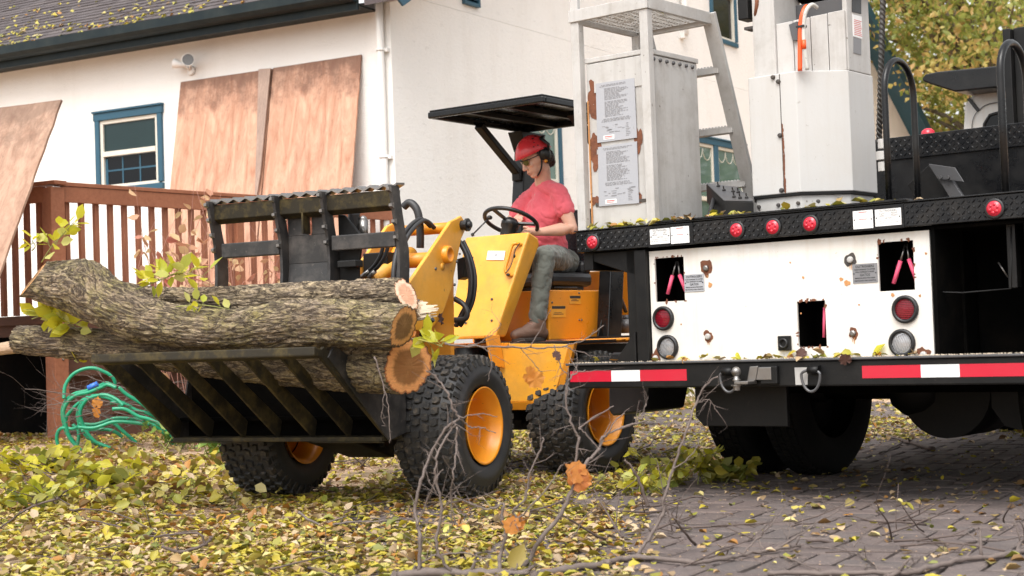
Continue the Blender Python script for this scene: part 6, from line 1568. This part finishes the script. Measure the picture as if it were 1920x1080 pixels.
# left hand resting near the rim, right hand on the far side of the wheel
cl = (.085,-.055,1.615)
hand(pr, wrL, cl, [((.060,-.090,1.625),(.040,-.100,1.605),(.045,-.090,1.588)), ((.072,-.095,1.618),(.055,-.108,1.598),(.060,-.098,1.582)), ((.085,-.098,1.610),(.072,-.110,1.590),(.075,-.100,1.576)), ((.098,-.092,1.602),(.090,-.104,1.584),(.090,-.096,1.572))], [cl, (.062,-.055,1.640), (.040,-.070,1.648)])
cr_ = (-.062,-.045,1.690)
hand(pr, wrR, cr_, [((-.030,-.055,1.722),(.000,-.055,1.727),(.022,-.060,1.720)), ((-.030,-.062,1.705),(.002,-.066,1.708),(.026,-.070,1.700)), ((-.032,-.064,1.688),(-.004,-.070,1.688),(.016,-.074,1.682)), ((-.038,-.062,1.672),(-.014,-.068,1.669),(.004,-.070,1.665))], [cr_, (-.055,-.035,1.722), (-.030,-.035,1.740)])
pr += [('l', [hipL, kneeL, ankL], [.07,.05,.035]), ('l', [hipR, kneeR, ankR], [.07,.05,.035]), ('l', [hipL, hipR], [.08,.08])]
body = organic('body', pr, .0048, 'skin', man, 3)
B(RR).tube([hd(-.016,-.0975,-.0625), hd(0,-.1035,-.0625), hd(.016,-.0975,-.0625)], [.002,.0028,.002], 6).done('mouth', M_['lip'], man)
def wr_shirt(p):
    x = noise.noise((p.x*9, p.y*9+p.z*3, p.z*11))*.007-.006*max(0,.3-abs(noise.noise((p.x*14+p.z*12, p.y*14, p.z*15))))/.3
    x += .004*math.sin((p.z-1.45)*75+p.x*18+p.y*14)*sst(1.66,1.50,p.z)
    return x
slL = L(shL, elL, .44); slR = L(shR, elR, .5)
sp_ = [('l', [(0,.275,1.42), (0,.262,1.52), (0,.245,1.66), (0,.235,1.78), (0,.225,1.85)], [.143,.138,.138,.128,.085]), ('b', (0,.225,1.74), .148, (1.14,.80,1.05), TY), ('b', (0,.262,1.50), .145, (1.06,.93,1.0)), ('b', (-.02,.20,1.60), .125, (1.0,.9,1.2), TY),
       ('l', [L(neck0, shL, .18), L(neck0, shL, .55), tuple(Vector(shL)+Vector((-.005,0,.004)))], [.066,.062,.063]), ('l', [L(neck0, shR, .18), L(neck0, shR, .55), tuple(Vector(shR)+Vector((.005,0,.004)))], [.066,.062,.063]),
       ('l', [shL, L(shL, elL, .3), slL], [.070,.070,.078]), ('l', [shR, L(shR, elR, .3), slR], [.070,.070,.078]), ('l', [(0,.240,1.90), (0,.238,1.955)], [.080,.066])]
organic('tshirt', sp_, .0075, 'shirt', man, 6, wr_shirt)
def wr_tr(p):
    return -.005*max(0,.28-abs(noise.noise((p.x*13+p.z*9, p.y*15, p.z*14))))/.28+noise.noise((p.x*10, p.y*10, p.z*9))*.006+.0035*math.sin(p.z*60+p.y*40)*(sst(1.18,1.05,p.z)+sst(.06,-.02,abs(p.y+.06)))+noise.noise((p.x*25, p.y*14, p.z*26))*.0025
tp = [('l', [(0,.285,1.42), (0,.29,1.46)], [.148,.140]), ('b', (.085,.325,1.415), .112, (1.05,1.1,.9)), ('b', (-.085,.325,1.415), .112, (1.05,1.1,.9)),
      ('l', [hipL, L(hipL, kneeL, .35), L(hipL, kneeL, .75), kneeL], [.103,.098,.082,.074]), ('l', [kneeL, L(kneeL, ankL, .3), L(kneeL, ankL, .7), ankL, tuple(Vector(ankL)+Vector((0,0,-.01)))], [.074,.072,.062,.062,.060]),
      ('l', [hipR, L(hipR, kneeR, .35), L(hipR, kneeR, .75), kneeR], [.103,.098,.082,.074]), ('l', [kneeR, L(kneeR, ankR, .3), L(kneeR, ankR, .7), ankR], [.074,.072,.062,.058])]
organic('trousers', tp, .008, 'trousers', man, 5, wr_tr)
def boot(a, yaw):
    Rz = Matrix.Rotation(yaw, 3, 'Z'); A = Vector(a)
    def q(u, w, z): return tuple(A+Rz@Vector((u, w, z)))
    z0 = FZ+.016-A.z
    bo = organic('boot', [('l', [q(0,0,.0), q(0,.012,-.07), q(0,.018,z0+.052)], [.054,.050,.048]), ('l', [q(0,.018,z0+.045), q(0,-.07,z0+.045), q(0,-.15,z0+.036), q(0,-.185,z0+.032)], [.046,.046,.043,.034]), ('b', q(0,.03,z0+.04), .046), ('l', [q(.0,-.03,z0+.085), q(0,-.10,z0+.058)], [.042,.036])], .0055, 'boot', man, 4, lambda p: noise.noise((p.x*30, p.y*30, p.z*30))*.002)
    s = B(RR); n = 18; pts = []
    for k in range(n):
        t = 2*math.pi*k/n; w = -.075+.135*math.cos(t); hw = (.050 if w < -.1 else .043)*math.sin(t); pts.append(q(hw, w, z0-.014))
    s.hexa(pts, [tuple(Vector(p)+Vector((0,0,.026))) for p in pts]); s.done('sole', M_['sole'], bo, .004)
    l = B(RR)
    for k in range(4):
        zz = z0+.075+k*.024; ww = -.085+k*.022; l.tube([q(-.030,ww,zz), q(0,ww-.018,zz+.012), q(.030,ww,zz)], .0035, 5)
    l.done('lace', M_['twigred'], bo)
boot(tuple(Vector(ankL)+Vector((0,0,-.01))), R_(-20)); boot(ankR, R_(4))
# helmet, glasses, ear defenders, hair, chin strap
def hv(v): return HC+HM@v
def shell(z0, sx, sy, sz, off, n1=40, n2=18, cut=None):
    b = B(RR); rings = []
    for j in range(n2+1):
        ph = math.pi/2*j/n2; r = []
        for i in range(n1):
            t = 2*math.pi*i/n1; x, y, z = sx*math.cos(t)*math.cos(ph), sy*math.sin(t)*math.cos(ph), sz*math.sin(ph)
            drop = (.030*max(0, math.sin(t))**2 - .0*max(0,-math.sin(t)))*(1-j/n2)**2
            y2 = y-(.020*max(0,-math.sin(t))**3)*(1-j/n2)**3
            r.append(b.bm.verts.new(hv(Vector((x, y2, z0+z-drop))+off)))
        rings.append(r)
    for j in range(n2):
        for i in range(n1): b.face([rings[j][i], rings[j][(i+1)%n1], rings[j+1][(i+1)%n1], rings[j+1][i]], True)
    return b, rings
hb_, rg_ = shell(.042, .104, .128, .118, Vector((0,.012,0)))
in_ = [hb_.bm.verts.new(v.co+HM@Vector((0,0,-.002))+(hv(Vector((0,.012,.04)))-v.co)*.06) for v in rg_[0]]
for i in range(40): hb_.face([rg_[0][i], in_[i], in_[(i+1)%40], rg_[0][(i+1)%40]])
hel = hb_.done('helmet', M_['helmet'], man)
rb = B(RR); rb.tube([v for v in [hv(Vector((.106*math.cos(t), .130*math.sin(t)-(.020*max(0,-math.sin(t))**3)+.012, .042-.030*max(0,math.sin(t))**2))) for t in [2*math.pi*i/40 for i in range(41)]]], .0035, 6, caps=False); rb.done('helmet_rim', M_['helmet'], hel)
def on_shell(t, ph, s=1.012): return hv(Vector((.104*s*math.cos(t)*math.cos(ph), .128*s*math.sin(t)*math.cos(ph)+.012, .042+.118*s*math.sin(ph))))
for (pts) in ([( -.35,.30),(.05,.26),(-.12,.62)], [(-.1,.80),(.1,.80),(.1,.90),(-.1,.90)], [(.35,.88),(.62,.86),(.62,.98),(.35,.99)], [(-1.25,.42),(-1.0,.42),(-1.12,.50)]):
    for mir in (0, 1):
        b = B(RR); vs_ = [on_shell(math.pi-t if mir else t, ph) for t, ph in pts]; c = sum(vs_, Vector())/len(vs_); cc = b.bm.verts.new(c+(c-HC).normalized()*.001); w_ = b.vs(vs_)
        for k in range(len(w_)): b.face([cc, w_[k], w_[(k+1)%len(w_)]])
        b.done('helmet_vent', M_['plastic'], hel)
b = B(RR)
for mir in (1, -1):
    b.tube([hv(Vector((mir*.100,.06,.10))), hv(Vector((mir*.110,.085,.05))), hv(Vector((mir*.104,.065,.01)))], .011, 8)
b.tube([on_shell(t, .55, 1.01) for t in [.4+.22*i for i in range(11)]], .010, 6); b.done('helmet_strap_clip', M_['plastic'], hel)
for mir in (1, -1):
    c = hv(Vector((mir*.088,.040,-.002)))
    b = B(RR); b.ball(c, .046, 3, (.62,.95,1.2), HM); b.ball(hv(Vector((mir*.106,.040,-.002))), .035, 2, (.5,.9,1.15), HM); b.done('ear_defender', M_['plastic'], man)
B(RR).lathe([(0,.012),(.008,.011),(.010,.004),(.010,0)], hv(Vector((.105,.012,-.045))), HM@Vector((1,0,0)), 14).done('strap_buckle', M_['orange'], man)
b = B(RR)
for mir in (1, -1):
    b.tube(catmull([hv(Vector((mir*.088,-.01,.04))), hv(Vector((mir*.088,-.004,-.02))), hv(Vector((mir*.070,-.022,-.075))), hv(Vector((mir*.035,-.045,-.112))), hv(Vector((0,-.052,-.120)))], 5), .006, 6)
b.done('chin_strap', M_['plastic'], man)
hp = [('b', hv(Vector((0,.055,-.005))), .082, (1.0,.9,1.0), HM), ('b', hv(Vector((0,.085,-.03))), .060, (1.1,.9,1.0), HM), ('b', hv(Vector((.055,.070,-.04))), .036), ('b', hv(Vector((-.055,.070,-.04))), .036), ('l', [hv(Vector((0,.09,-.04))), hv(Vector((0,.10,-.085)))], [.05,.03]), ('l', [hv(Vector((.04,.085,-.04))), hv(Vector((.045,.10,-.08)))], [.035,.018])]
organic('hair', hp, .006, 'hair', man, 2, lambda p: noise.noise((p.x*45, p.y*45, p.z*30))*.010+noise.noise((p.x*110, p.y*110, p.z*80))*.004)
gl = B(RR)
for mir in (1, -1):
    gl.tube([hv(Vector((mir*.078,-.005,.012))), hv(Vector((mir*.070,-.060,.014))), hv(Vector((mir*.060,-.086,.014)))], .0035, 6)
gl.tube([hv(Vector((x, -.106+abs(x)*.34, .016))) for x in (-.062,-.04,-.02,0,.02,.04,.062)], .0035, 6)
go = gl.done('safety_glasses', M_['plastic'], man)
for mir in (1, -1):
    b = B(RR); P0 = [(.006,.014),(.030,.016),(.058,.012),(.060,-.006),(.045,-.020),(.022,-.020),(.008,-.008)]
    vs_ = b.vs([hv(Vector((mir*x, -.1085+x*.34, z))) for x, z in P0]); c_ = b.bm.verts.new(hv(Vector((mir*.032, -.105+.032*.34-.003, -.002))))
    for k in range(7): b.face([c_, vs_[k], vs_[(k+1)%7]], True)
    b.done('lens', M_['lensglass'], go)
# ------------------------------------------------------------------ hose and brush pile by the deck
HD = 12.35
def hp_(l, d0=0, dd=0): return [at(90+x/5.14, 660+y/5.14, HD+d0+dd*i) for i, (x, y) in enumerate(l)]
loops = [[(155,450),(155,400),(168,320),(230,225),(330,168),(440,155),(540,190),(610,232),(645,290),(640,350)],
 [(640,330),(560,300),(500,325),(370,375),(260,400),(180,460),(140,560),(150,680),(190,800),(260,890),(340,960),(440,1015)],
 [(640,440),(520,420),(400,430),(300,490),(230,560),(175,640),(190,770),(262,880),(330,950),(380,990)],
 [(290,560),(300,700),(240,740),(130,735),(88,800),(100,900),(190,990),(262,950),(292,850),(290,760),(240,700)],
 [(700,520),(640,470),(520,430),(380,445),(310,520),(285,620),(330,750),(420,860),(540,930),(690,985)],
 [(300,690),(430,700),(520,680),(640,640),(780,640),(900,655),(1020,670),(1100,720),(1180,800),(1240,880)],
 [(320,760),(450,748),(560,745),(650,770),(720,820)], [(630,680),(720,760),(800,830),(850,875)],
 [(600,490),(720,490),(850,560),(960,590),(1090,660),(1200,780)], [(680,340),(760,410),(860,470),(960,540),(1030,610)]]
loops += [[(x+16+6*math.sin(y*.02), y+14) for x, y in loops[1]], [(x+26, y-10+8*math.sin(x*.02)) for x, y in loops[4]], [(x-12, y+34) for x, y in loops[5]], [(x+20, y+60) for x, y in loops[8]]]
b = B()
for i, l in enumerate(loops): b.tube(catmull(hp_(l, -.03*i, .012), 6), .0145, 9)
b.done('garden_hose', M_['green_hose'], label='tangled coil of green garden hose lying against the deck post', cat='hose')
b = B(); p = hp_([(385,350),(480,305)], -.12); b.tube([p[0], p[1]], .022, 8); b.done('hose_connector', M_['blueplastic'], label='blue plastic fitting on top of the coiled green hose', cat='hose fitting')
def twig_tree(b, p, d, L, r, depth, rg, gnarl=.35, split=2.2, n=5, up=0):
    pts = [Vector(p)]; dv = Vector(d).normalized()
    for i in range(n):
        dv = (dv+Vector((rg.gauss(0,gnarl), rg.gauss(0,gnarl), rg.gauss(0,gnarl)+up))*.35).normalized(); pts.append(pts[-1]+dv*L/n)
    b.tube(pts, [r*(1-.55*i/n) for i in range(n+1)], 5 if r < .006 else 7)
    if depth > 0:
        for i in range(1, n+1):
            if rg.random() < split/n or i == n:
                sd = (dv+Vector((rg.gauss(0,.8), rg.gauss(0,.8), rg.gauss(0,.7)))).normalized()
                twig_tree(b, pts[i], sd, L*rg.uniform(.35,.65), r*(1-.55*i/n)*.65, depth-1, rg, gnarl, split, max(3, n-1), up)
    return pts
b = B(); rg = random.Random(5)
for k in range(46):
    p = at(rg.gauss(225,45), rg.gauss(765,28), HD-.1+rg.uniform(-.25,.25)); a = rg.uniform(-.5,.5)
    twig_tree(b, p, (rg.choice((-1,1))*1, rg.uniform(-.5,.5), rg.uniform(-.35,.45)), rg.uniform(.25,.6), .0045, 2, rg, .3, 2.5)
b.done('brush_pile', M_['twig'], label='tangle of thin bare twigs heaped over the green hose', cat='twigs', kind='stuff')
rt = empty('fallen_leaf', WORLD, *at(180,768,HD-.35), label='orange brown leaf caught in the twigs over the green hose', cat='leaf')
one_leaf('o', rt, at(181,764,HD-.35), .11, Euler((1.3,.2,.4))); one_leaf('o', rt, at(187,778,HD-.36), .10, Euler((1.2,.9,2.4)))

# ------------------------------------------------------------------ plants
gz = lambda x, y, d: at(x, y, d)
bush('autumn_shrub', (-2.55, 12.5, .12), 48, 2.15, .60, 'p', .10, 'twigred', 'slender shrub with pink and peach autumn leaves in front of the deck railing', lpn=6, r=.004)
bush('autumn_shrub', (-1.9, 13.2, .12), 34, 1.95, .45, 'p', .09, 'twigred', 'smaller reddish stemmed shrub behind the grapple jaw beside the railing', lpn=5, r=.0035)
bush('shrub', (2.05, 19.6, 0), 34, .62, .75, 'yg', .12, 'stem', 'low yellow green shrub at the wall, behind the loader and truck bumper', lpn=8)
bush('shrub', (3.1, 20.6, 0), 30, .60, .8, 'yg', .12, 'stem', 'yellowish ground shrub by the house wall seen left of the truck tyres', lpn=8)
bush('shrub', (-.6, 14.8, .02), 30, .42, .55, 'bg', .10, 'stem', 'bright green leafy plant seen between the two front tyres', lpn=8)
bush('shrub', (.9, 15.4, .0), 26, .42, .6, 'bg', .10, 'stem', 'green plant low behind the loader between its front and rear tyre', lpn=8)
bush('ground_plant', (-2.62, 12.0, .13), 18, .26, .30, 'b', .085, 'stem', 'clump of fresh green leaves right of the green hose, under the bucket corner', lpn=6, cat='plant')
bush('ground_plant', (-2.25, 11.6, .1), 16, .18, .25, 'b', .08, 'stem', 'small green leaf clump left of the far front tyre', lpn=6, cat='plant')
bush('leafy_branch', (-3.4, 10.9, .02), 22, .22, .55, 'gy', .10, 'twigdark', 'cut leafy branch lying in the litter at the lower left, left of the hose post', lpn=7, cat='branch', r=.006)
bush('leafy_branch', (-2.7, 9.9, .0), 20, .18, .50, 'gy', .10, 'twigdark', 'olive leaved cut branch lying in front of the green hose', lpn=7, cat='branch', r=.006)
bush('leafy_branch', (-2.75, 8.9, .0), 16, .15, .50, 'gy', .09, 'twigdark', 'nearest leafy cut branch at the lower left edge', lpn=6, cat='branch', r=.006)
bush('leafy_branch', (1.0, 9.1, .0), 14, .20, .40, 'gy', .085, 'stem', 'green leafy cuttings on the pavers left of the truck tyres', lpn=7, cat='branch')
bush('leafy_branch', (1.25, 9.15, .0), 10, .12, .30, 'g', .085, 'stem', 'olive leafy cutting at the edge of the truck shadow', lpn=7, cat='branch')
bush('leafy_branch', (.70, 8.6, .0), 10, .16, .30, 'gy', .075, 'stem', 'yellow green leafy cutting beside the dark upright stub', lpn=6, cat='branch')

# ------------------------------------------------------------------ leaf litter
Ptx = []; rvs = []
def put(n, x0, x1, y0, y1, f, szr):
    k = 0; t = 0
    while k < n and t < n*12:
        t += 1; x = rnd.uniform(x0, x1); y = rnd.uniform(y0, y1)
        if rnd.random() < f(x, y) and in_frame((x, y, 0), 60): Ptx.append((x, y, zg(x, y)+.002+rnd.random()*.016)); k += 1
def dens(x, y):
    d = sparse_zone(x, y); pt = .55+.9*noise.noise((x*1.1, y*.8, 3)); bare = sst(.18, .42, noise.noise((x*.9+4, y*.7, 9)))
    saw = sst(1.0, .3, math.hypot((x+.45)*.8, (y-8.0)*.9))
    return max(.0, d*(.45+.55*pt)*(1-.85*bare)*(1-.6*saw))
put(23000, -4.6, 3, 5.2, 9.5, dens, 0); put(20000, -6, 6.5, 9.5, 15, dens, 0); put(9000, -8, 10, 15, 24, lambda x, y: .9, 0)
put(380, -.3, 5, 5.2, 8.8, lambda x, y: 1-sparse_zone(x, y), 0)
P = np.array(Ptx); n = len(P); far = P[:,1] > 15
sz = .022+.052*nr.rand(n)**1.6
bias = np.array([.5+.5*noise.noise((x*1.7, y*1.3, 7)) for x, y, z in Ptx])
rvl = np.clip(np.where(nr.rand(n) < .5, nr.rand(n), bias*.55+.30*nr.rand(n)-.05), 0, .999)
tl = np.where(nr.rand(n) < .75, .32, .95)
Rl = rots(n, 1.0); 
nf = ~far; Ra = rots(n, .24); Rb = rots(n, 1.0); pick = (nr.rand(n) < .28)[:,None,None]; Rl = np.where(pick, Rb, Ra)
leaf_cloud('leaf_litter', M_['litter'], P[nf], sz[nf], Rl[nf], rvl[nf], 0, label='thick carpet of fallen yellow, green and pale brown leaves', cat='leaves', kind='stuff')
leaf_cloud('far_leaf_litter', M_['litter'], P[far], sz[far]*1.6, rots(far.sum(), .7), nr.rand(far.sum())*.9, 1, label='carpet of fallen leaves farther back below the truck', cat='leaves', kind='stuff')
k = 0; big = []
while k < 2300:
    x, y = rnd.uniform(-5,-.9), rnd.uniform(8.6,11.6)
    if rnd.random() < sst(-1.0,-2.6,x-.1*(y-9)) : big.append((x, y, zg(x, y)+.02+rnd.random()*.07*(.5+noise.noise((x*2,y*2,1))))); k += 1
P = np.array(big); leaf_cloud('standing_leaf_litter', M_['litter'], P, .055+.045*nr.rand(len(P)), rots(len(P), 1.1), nr.rand(len(P)), 0, label='ankle deep heap of olive yellow leaves at the left below the deck', cat='leaves', kind='stuff')
# wood chips and small sticks
b = B()
for k in range(5200):
    x, y = (rnd.gauss(-.5,1.3), rnd.gauss(7.8,1.5)) if k % 2 else (rnd.uniform(-3.5,3.5), rnd.uniform(5.4,10))
    if not in_frame((x, y, 0)) or (x > .2 and rnd.random() < .7): continue
    s = rnd.uniform(.003,.010)*(.6 if x > .2 else 1); a = rnd.uniform(0,6.28); c_, s_ = math.cos(a)*s, math.sin(a)*s; z = zg(x,y)+.001
    v = b.vs([(x-c_,y-s_,z),(x+s_*.6,y-c_*.6,z+s*.2),(x+c_,y+s_,z),(x-s_*.6,y+c_*.6,z+s*.7)]); b.face([v[0],v[1],v[3]]); b.face([v[1],v[2],v[3]])
b.done('wood_chips', M_['chips'], label='pale wood chips and sawdust scattered over the ground', cat='wood chips', kind='stuff')
b = B(); rg = random.Random(12)
for k in range(122):
    x, y = rg.uniform(-4,.9), rg.uniform(5.6,11.5)
    if k > 85: x, y = rg.uniform(.3,2.7), rg.uniform(5.7,6.9)
    twig_tree(b, (x, y, zg(x,y)+.02), (rg.uniform(-1,1), rg.uniform(-.6,.6), rg.uniform(.0,.16)), rg.uniform(.12,.42), rg.uniform(.0025,.0065), 1, rg, .22, 2)
b.done('small_sticks', M_['twigdark'], label='small dark sticks and twigs strewn through the leaf litter', cat='twigs', kind='stuff')

# ------------------------------------------------------------------ bare branches in the foreground
def grounded(p, r):
    d = p[2]; q = at(*p)
    while q.z < zg(q.x, q.y)+r*.8+.004 and d > 3: d -= .02; q = at(p[0], p[1], d)
    return q
def branch(name, lines, lab, mat='twig', seed=1, tips=.12, parent=None):
    """lines: (photo pixel + depth points, start radius, end radius); side twigs grow along them"""
    rg = random.Random(seed); b = B()
    for pts, r0, r1 in lines:
        P = catmull([grounded(p, max(r0, r1)) for p in pts], 6); n = len(P)
        P = [p+Vector((rg.gauss(0,.0022), rg.gauss(0,.0022), rg.gauss(0,.0022))) for p in P]
        b.tube(P, [(r0+(r1-r0)*i/(n-1))*.86*(1+(.25 if i % 6 == 0 else 0)) for i in range(n)], 8)
        for i in range(3, n, 2):
            if rg.random() < .6:
                d = (P[min(i+1,n-1)]-P[i-1]).normalized(); s = (d*.7+Vector((rg.uniform(-1,1), rg.uniform(-.5,.5), rg.uniform(-.7,1)))).normalized()
                twig_tree(b, P[i], s, rg.uniform(.25,1)*tips, max(.0013, r1*.6), 1, rg, .35, 1.6, 4)
    return b.done(name, M_[mat], label=lab, cat='branch')
D = 5.75
branch('bare_branch', [([(735,1080,D),(800,1074,D),(900,1073,D+.02),(990,1076,D+.05)], .020,.017), ([(785,1072,D),(787,1010,D),(779,960,D+.05),(790,900,D+.05),(808,850,D+.1),(835,805,D+.1),(862,783,D+.1)], .0085,.004),
  ([(782,985,D),(797,950,D),(815,905,D-.05),(830,880,D-.05)], .004,.002), ([(862,783,D+.1),(880,800,D+.12),(905,802,D+.1),(930,812,D+.1)], .0035,.0018), ([(862,783,D+.1),(900,776,D+.1),(932,782,D+.1)], .003,.0015), ([(862,783,D+.1),(850,765,D+.1),(838,735,D+.1),(815,705,D+.12),(800,697,D+.1)], .0048,.003),
  ([(850,1075,D),(826,1045,D),(818,1010,D),(829,955,D),(817,900,D),(818,860,D),(840,815,D+.05),(856,795,D+.05)], .0075,.0035), ([(858,800,D),(855,840,D),(850,890,D-.05),(846,930,D),(853,985,D)], .004,.0025), ([(830,955,D),(822,930,D),(805,900,D)], .003,.0018),
  ([(818,1040,D),(795,1052,D),(788,1060,D)], .004,.003), ([(818,1042,D),(870,1036,D),(900,1045,D),(918,1065,D)], .004,.002)], 'bare grey branch with upright forked twigs in front of the near front tyre', seed=2)
branch('bare_branch', [([(935,1080,D+.1),(938,1045,D+.1),(948,1000,D+.1),(942,970,D+.1),(943,945,D+.1),(925,955,D+.1),(890,948,D+.1),(852,930,D+.1)], .009,.0035), ([(943,1005,D+.1),(960,985,D+.1),(972,975,D+.1),(960,958,D+.1),(985,935,D+.1),(992,895,D+.1),(1010,850,D+.1),(1020,820,D+.1)], .0065,.003),
  ([(965,978,D+.1),(1000,945,D+.1),(1030,910,D+.1),(1050,878,D+.1),(1060,868,D+.1)], .0045,.002), ([(985,1010,D+.1),(975,1040,D+.1),(962,1078,D+.1)], .003,.003), ([(855,930,D+.1),(846,940,D+.1),(848,985,D+.1)], .0035,.002)], 'forked bare branch rising at centre below the loader with an orange leaf', seed=3)
branch('bare_branch', [([(930,1083,5.9),(985,1055,5.9),(1015,1010,5.9),(1050,965,5.9),(1070,925,5.9),(1085,890,5.92),(1100,868,5.95),(1123,843,6.0),(1130,820,6.0),(1170,800,6.0),(1210,790,6.0)], .0115,.004),
  ([(1123,843,6.0),(1140,810,6.0),(1160,782,6.0),(1172,775,6.0)], .0038,.002), ([(1123,843,6),(1100,815,6),(1085,802,6)], .003,.003), ([(1085,805,6.0),(1110,785,6),(1150,762,6)], .0045,.0022), ([(1085,820,6),(1080,870,6),(1077,890,6)], .006,.005), ([(1085,820,6.0),(1070,790,6.0),(1062,740,6),(1072,705,6),(1095,695,6)], .0052,.003),
  ([(1165,802,6),(1195,790,6),(1210,760,6),(1214,745,6)], .003,.0015), ([(1070,1010,5.95),(1100,965,5.95),(1120,950,5.95)], .003,.002)], 'bare branch crossing the rear loader tyre, big orange leaf hanging on it', seed=4)
branch('bare_branch', [([(1000,1078,5.9),(1060,1068,5.95),(1130,1058,6.0),(1142,1056,6.0)], .018,.014)], 'cut grey branch stub lying at the bottom centre', seed=5, tips=.03)
branch('bare_branch', [([(1130,1055,6.05),(1200,1045,6.05),(1290,1054,6.1),(1360,1048,6.1),(1420,1036,6.15),(1500,1022,6.2)], .0135,.0055), ([(1192,1046,6.05),(1215,1010,6.08),(1243,965,6.1),(1245,935,6.1),(1262,880,6.12),(1290,800,6.12),(1306,755,6.15),(1320,725,6.15),(1345,705,6.15)], .009,.003),
  ([(1312,755,6.15),(1330,750,6.15),(1345,772,6.15)], .0025,.0015), ([(1262,880,6.1),(1290,860,6.1),(1312,830,6.1)], .003,.0015), ([(1243,965,6.1),(1262,970,6.1),(1300,990,6.1)], .003,.0015), ([(1240,962,6.1),(1225,985,6.1),(1222,1000,6.1)], .002,.0015),
  ([(1385,1042,6.12),(1420,1010,6.12),(1445,985,6.12),(1468,955,6.15),(1475,948,6.15)], .0045,.002), ([(1450,1030,6.15),(1490,1010,6.15),(1530,980,6.15),(1570,960,6.2)], .005,.002), ([(1480,1024,6.15),(1478,990,6.2),(1485,965,6.2)], .003,.0018), ([(1460,1040,6.15),(1500,1055,6.15),(1560,1080,6.1)], .004,.003), ([(1520,1025,6.2),(1580,1030,6.2),(1620,1045,6.2)], .004,.002)], 'long smooth grey branch across the pavers with one tall upright twig', seed=6)
branch('bare_branch', [([(1440,1075,5.9),(1560,1074,5.9),(1700,1073,5.95),(1735,1066,5.95),(1800,1050,6),(1880,1042,6),(1930,1030,6)], .010,.012), ([(1735,1066,5.95),(1660,1080,5.9)], .009,.009), ([(1905,1042,6),(1912,1020,6),(1925,1005,6)], .008,.007), ([(1600,1025,6.1),(1612,1010,6.1),(1625,995,6.1)], .004,.002), ([(1690,1072,5.95),(1720,1050,5.95),(1725,1042,5.95)], .004,.002), ([(1610,1040,6.1),(1640,1060,6.1),(1650,1075,6.1)], .005,.003)], 'dark grey branch lying at the lower right corner', seed=7)
branch('bare_branch', [([(834,645,6.6),(880,650,6.6),(960,651,6.6),(1020,652,6.6),(1062,648,6.6),(1100,635,6.6),(1132,610,6.6)], .0052,.0022), ([(872,650,6.6),(905,640,6.6),(935,615,6.6),(938,605,6.6)], .0025,.0015), ([(905,650,6.6),(922,670,6.6),(915,715,6.6)], .0025,.0015), ([(1040,648,6.6),(1052,690,6.6),(1065,700,6.6)], .003,.002), ([(1055,650,6.6),(1090,660,6.6),(1110,668,6.6)], .0025,.0015), ([(995,650,6.6),(1018,610,6.6),(1032,580,6.6)], .0025,.0015), ([(975,652,6.6),(1000,680,6.6),(1015,700,6.6)], .002,.0012)], 'thin horizontal bare twig in front of the yellow loader console', seed=8, tips=.10)
branch('bare_branch', [([(702,670,7.1),(722,730,7.1),(728,770,7.1),(732,830,7.1)], .004,.002), ([(722,735,7.1),(715,780,7.1),(725,800,7.1)], .002,.001)], 'thin twig hanging from the bucket beside the front tyre', seed=9, tips=.05)
branch('broken_stub', [([(1172,862,7.7),(1190,885,7.7),(1205,920,7.7),(1215,950,7.7)], .006,.011), ([(1215,950,7.7),(1250,945,7.8),(1300,932,7.9),(1330,935,7.9)], .006,.005)], 'dark upright broken stub with pale tip among green cuttings', mat='twigdark', seed=10, tips=.03)
branch('fallen_branch', [([(305,1025,6.6),(340,1035,6.6),(385,1020,6.6),(395,1008,6.6)], .008,.008), ([(385,1020,6.6),(370,1000,6.6),(300,1005,6.7),(290,1010,6.7)], .006,.005)], 'dark crooked stick on the leaves at the lower left', mat='twigdark', seed=11, tips=.05)
branch('fallen_branch', [([(560,960,7.5),(600,985,7.5),(650,980,7.5),(750,973,7.5)], .008,.005), ([(600,985,7.5),(650,968,7.5)], .005,.004)], 'forked grey stick on the leaves in front of the far front tyre', mat='twig', seed=12, tips=.1)
branch('fallen_branch', [([(0,990,7.6),(60,950,7.6),(110,935,7.6)], .005,.007), ([(130,955,7.6),(210,960,7.6),(300,1000,7.5)], .005,.003)], 'dark twigs over the leaves at the left edge', mat='twigdark', seed=13, tips=.1)
branch('fallen_branch', [([(1665,818,12.4),(1700,828,12.4),(1750,842,12.4)], .010,.018), ([(1650,850,12.1),(1690,832,12.4)], .008,.006)], 'dark branch lying on the pavers under the truck', mat='twigdark', seed=14, tips=.1)
def orange(px, py, d, s, rots_, lab, kind='o'):
    rt = empty('hanging_leaf', WORLD, *at(px, py, d), label=lab, cat='leaf')
    for k, (dx, dy, e) in enumerate(rots_): one_leaf(kind, rt, at(px+dx, py+dy, d-.01*k), s, Euler(e))
orange(1085, 915, 5.9, .105, [(0,0,(1.45,.2,.0)),(10,-20,(1.3,-.9,.5)),(-12,-2,(1.5,.8,.2))], 'large orange oak leaf cluster hanging on the bare branch, highest and largest')
orange(965, 995, 5.85, .085, [(0,0,(1.5,.3,.2)),(8,-4,(1.3,-1.1,.4))], 'orange leaf hanging on the forked twig below the loader tyre')
orange(955, 1068, 5.8, .115, [(0,0,(1.35,.6,.1))], 'broad olive brown leaf near the bottom centre', 'br')
orange(998, 702, 6.55, .085, [(0,0,(1.5,2.6,.1)),(-14,-4,(1.4,2.0,.5))], 'curled orange brown leaf hanging before the yellow step panel')
orange(1040, 672, 6.58, .05, [(0,0,(1.3,.8,.3))], 'small dark leaf hanging right of the yellow panel twig', 'pu')
orange(1835, 1062, 6.0, .08, [(0,0,(.5,.2,.3))], 'dry orange maple leaf on the pavers at the lower right')
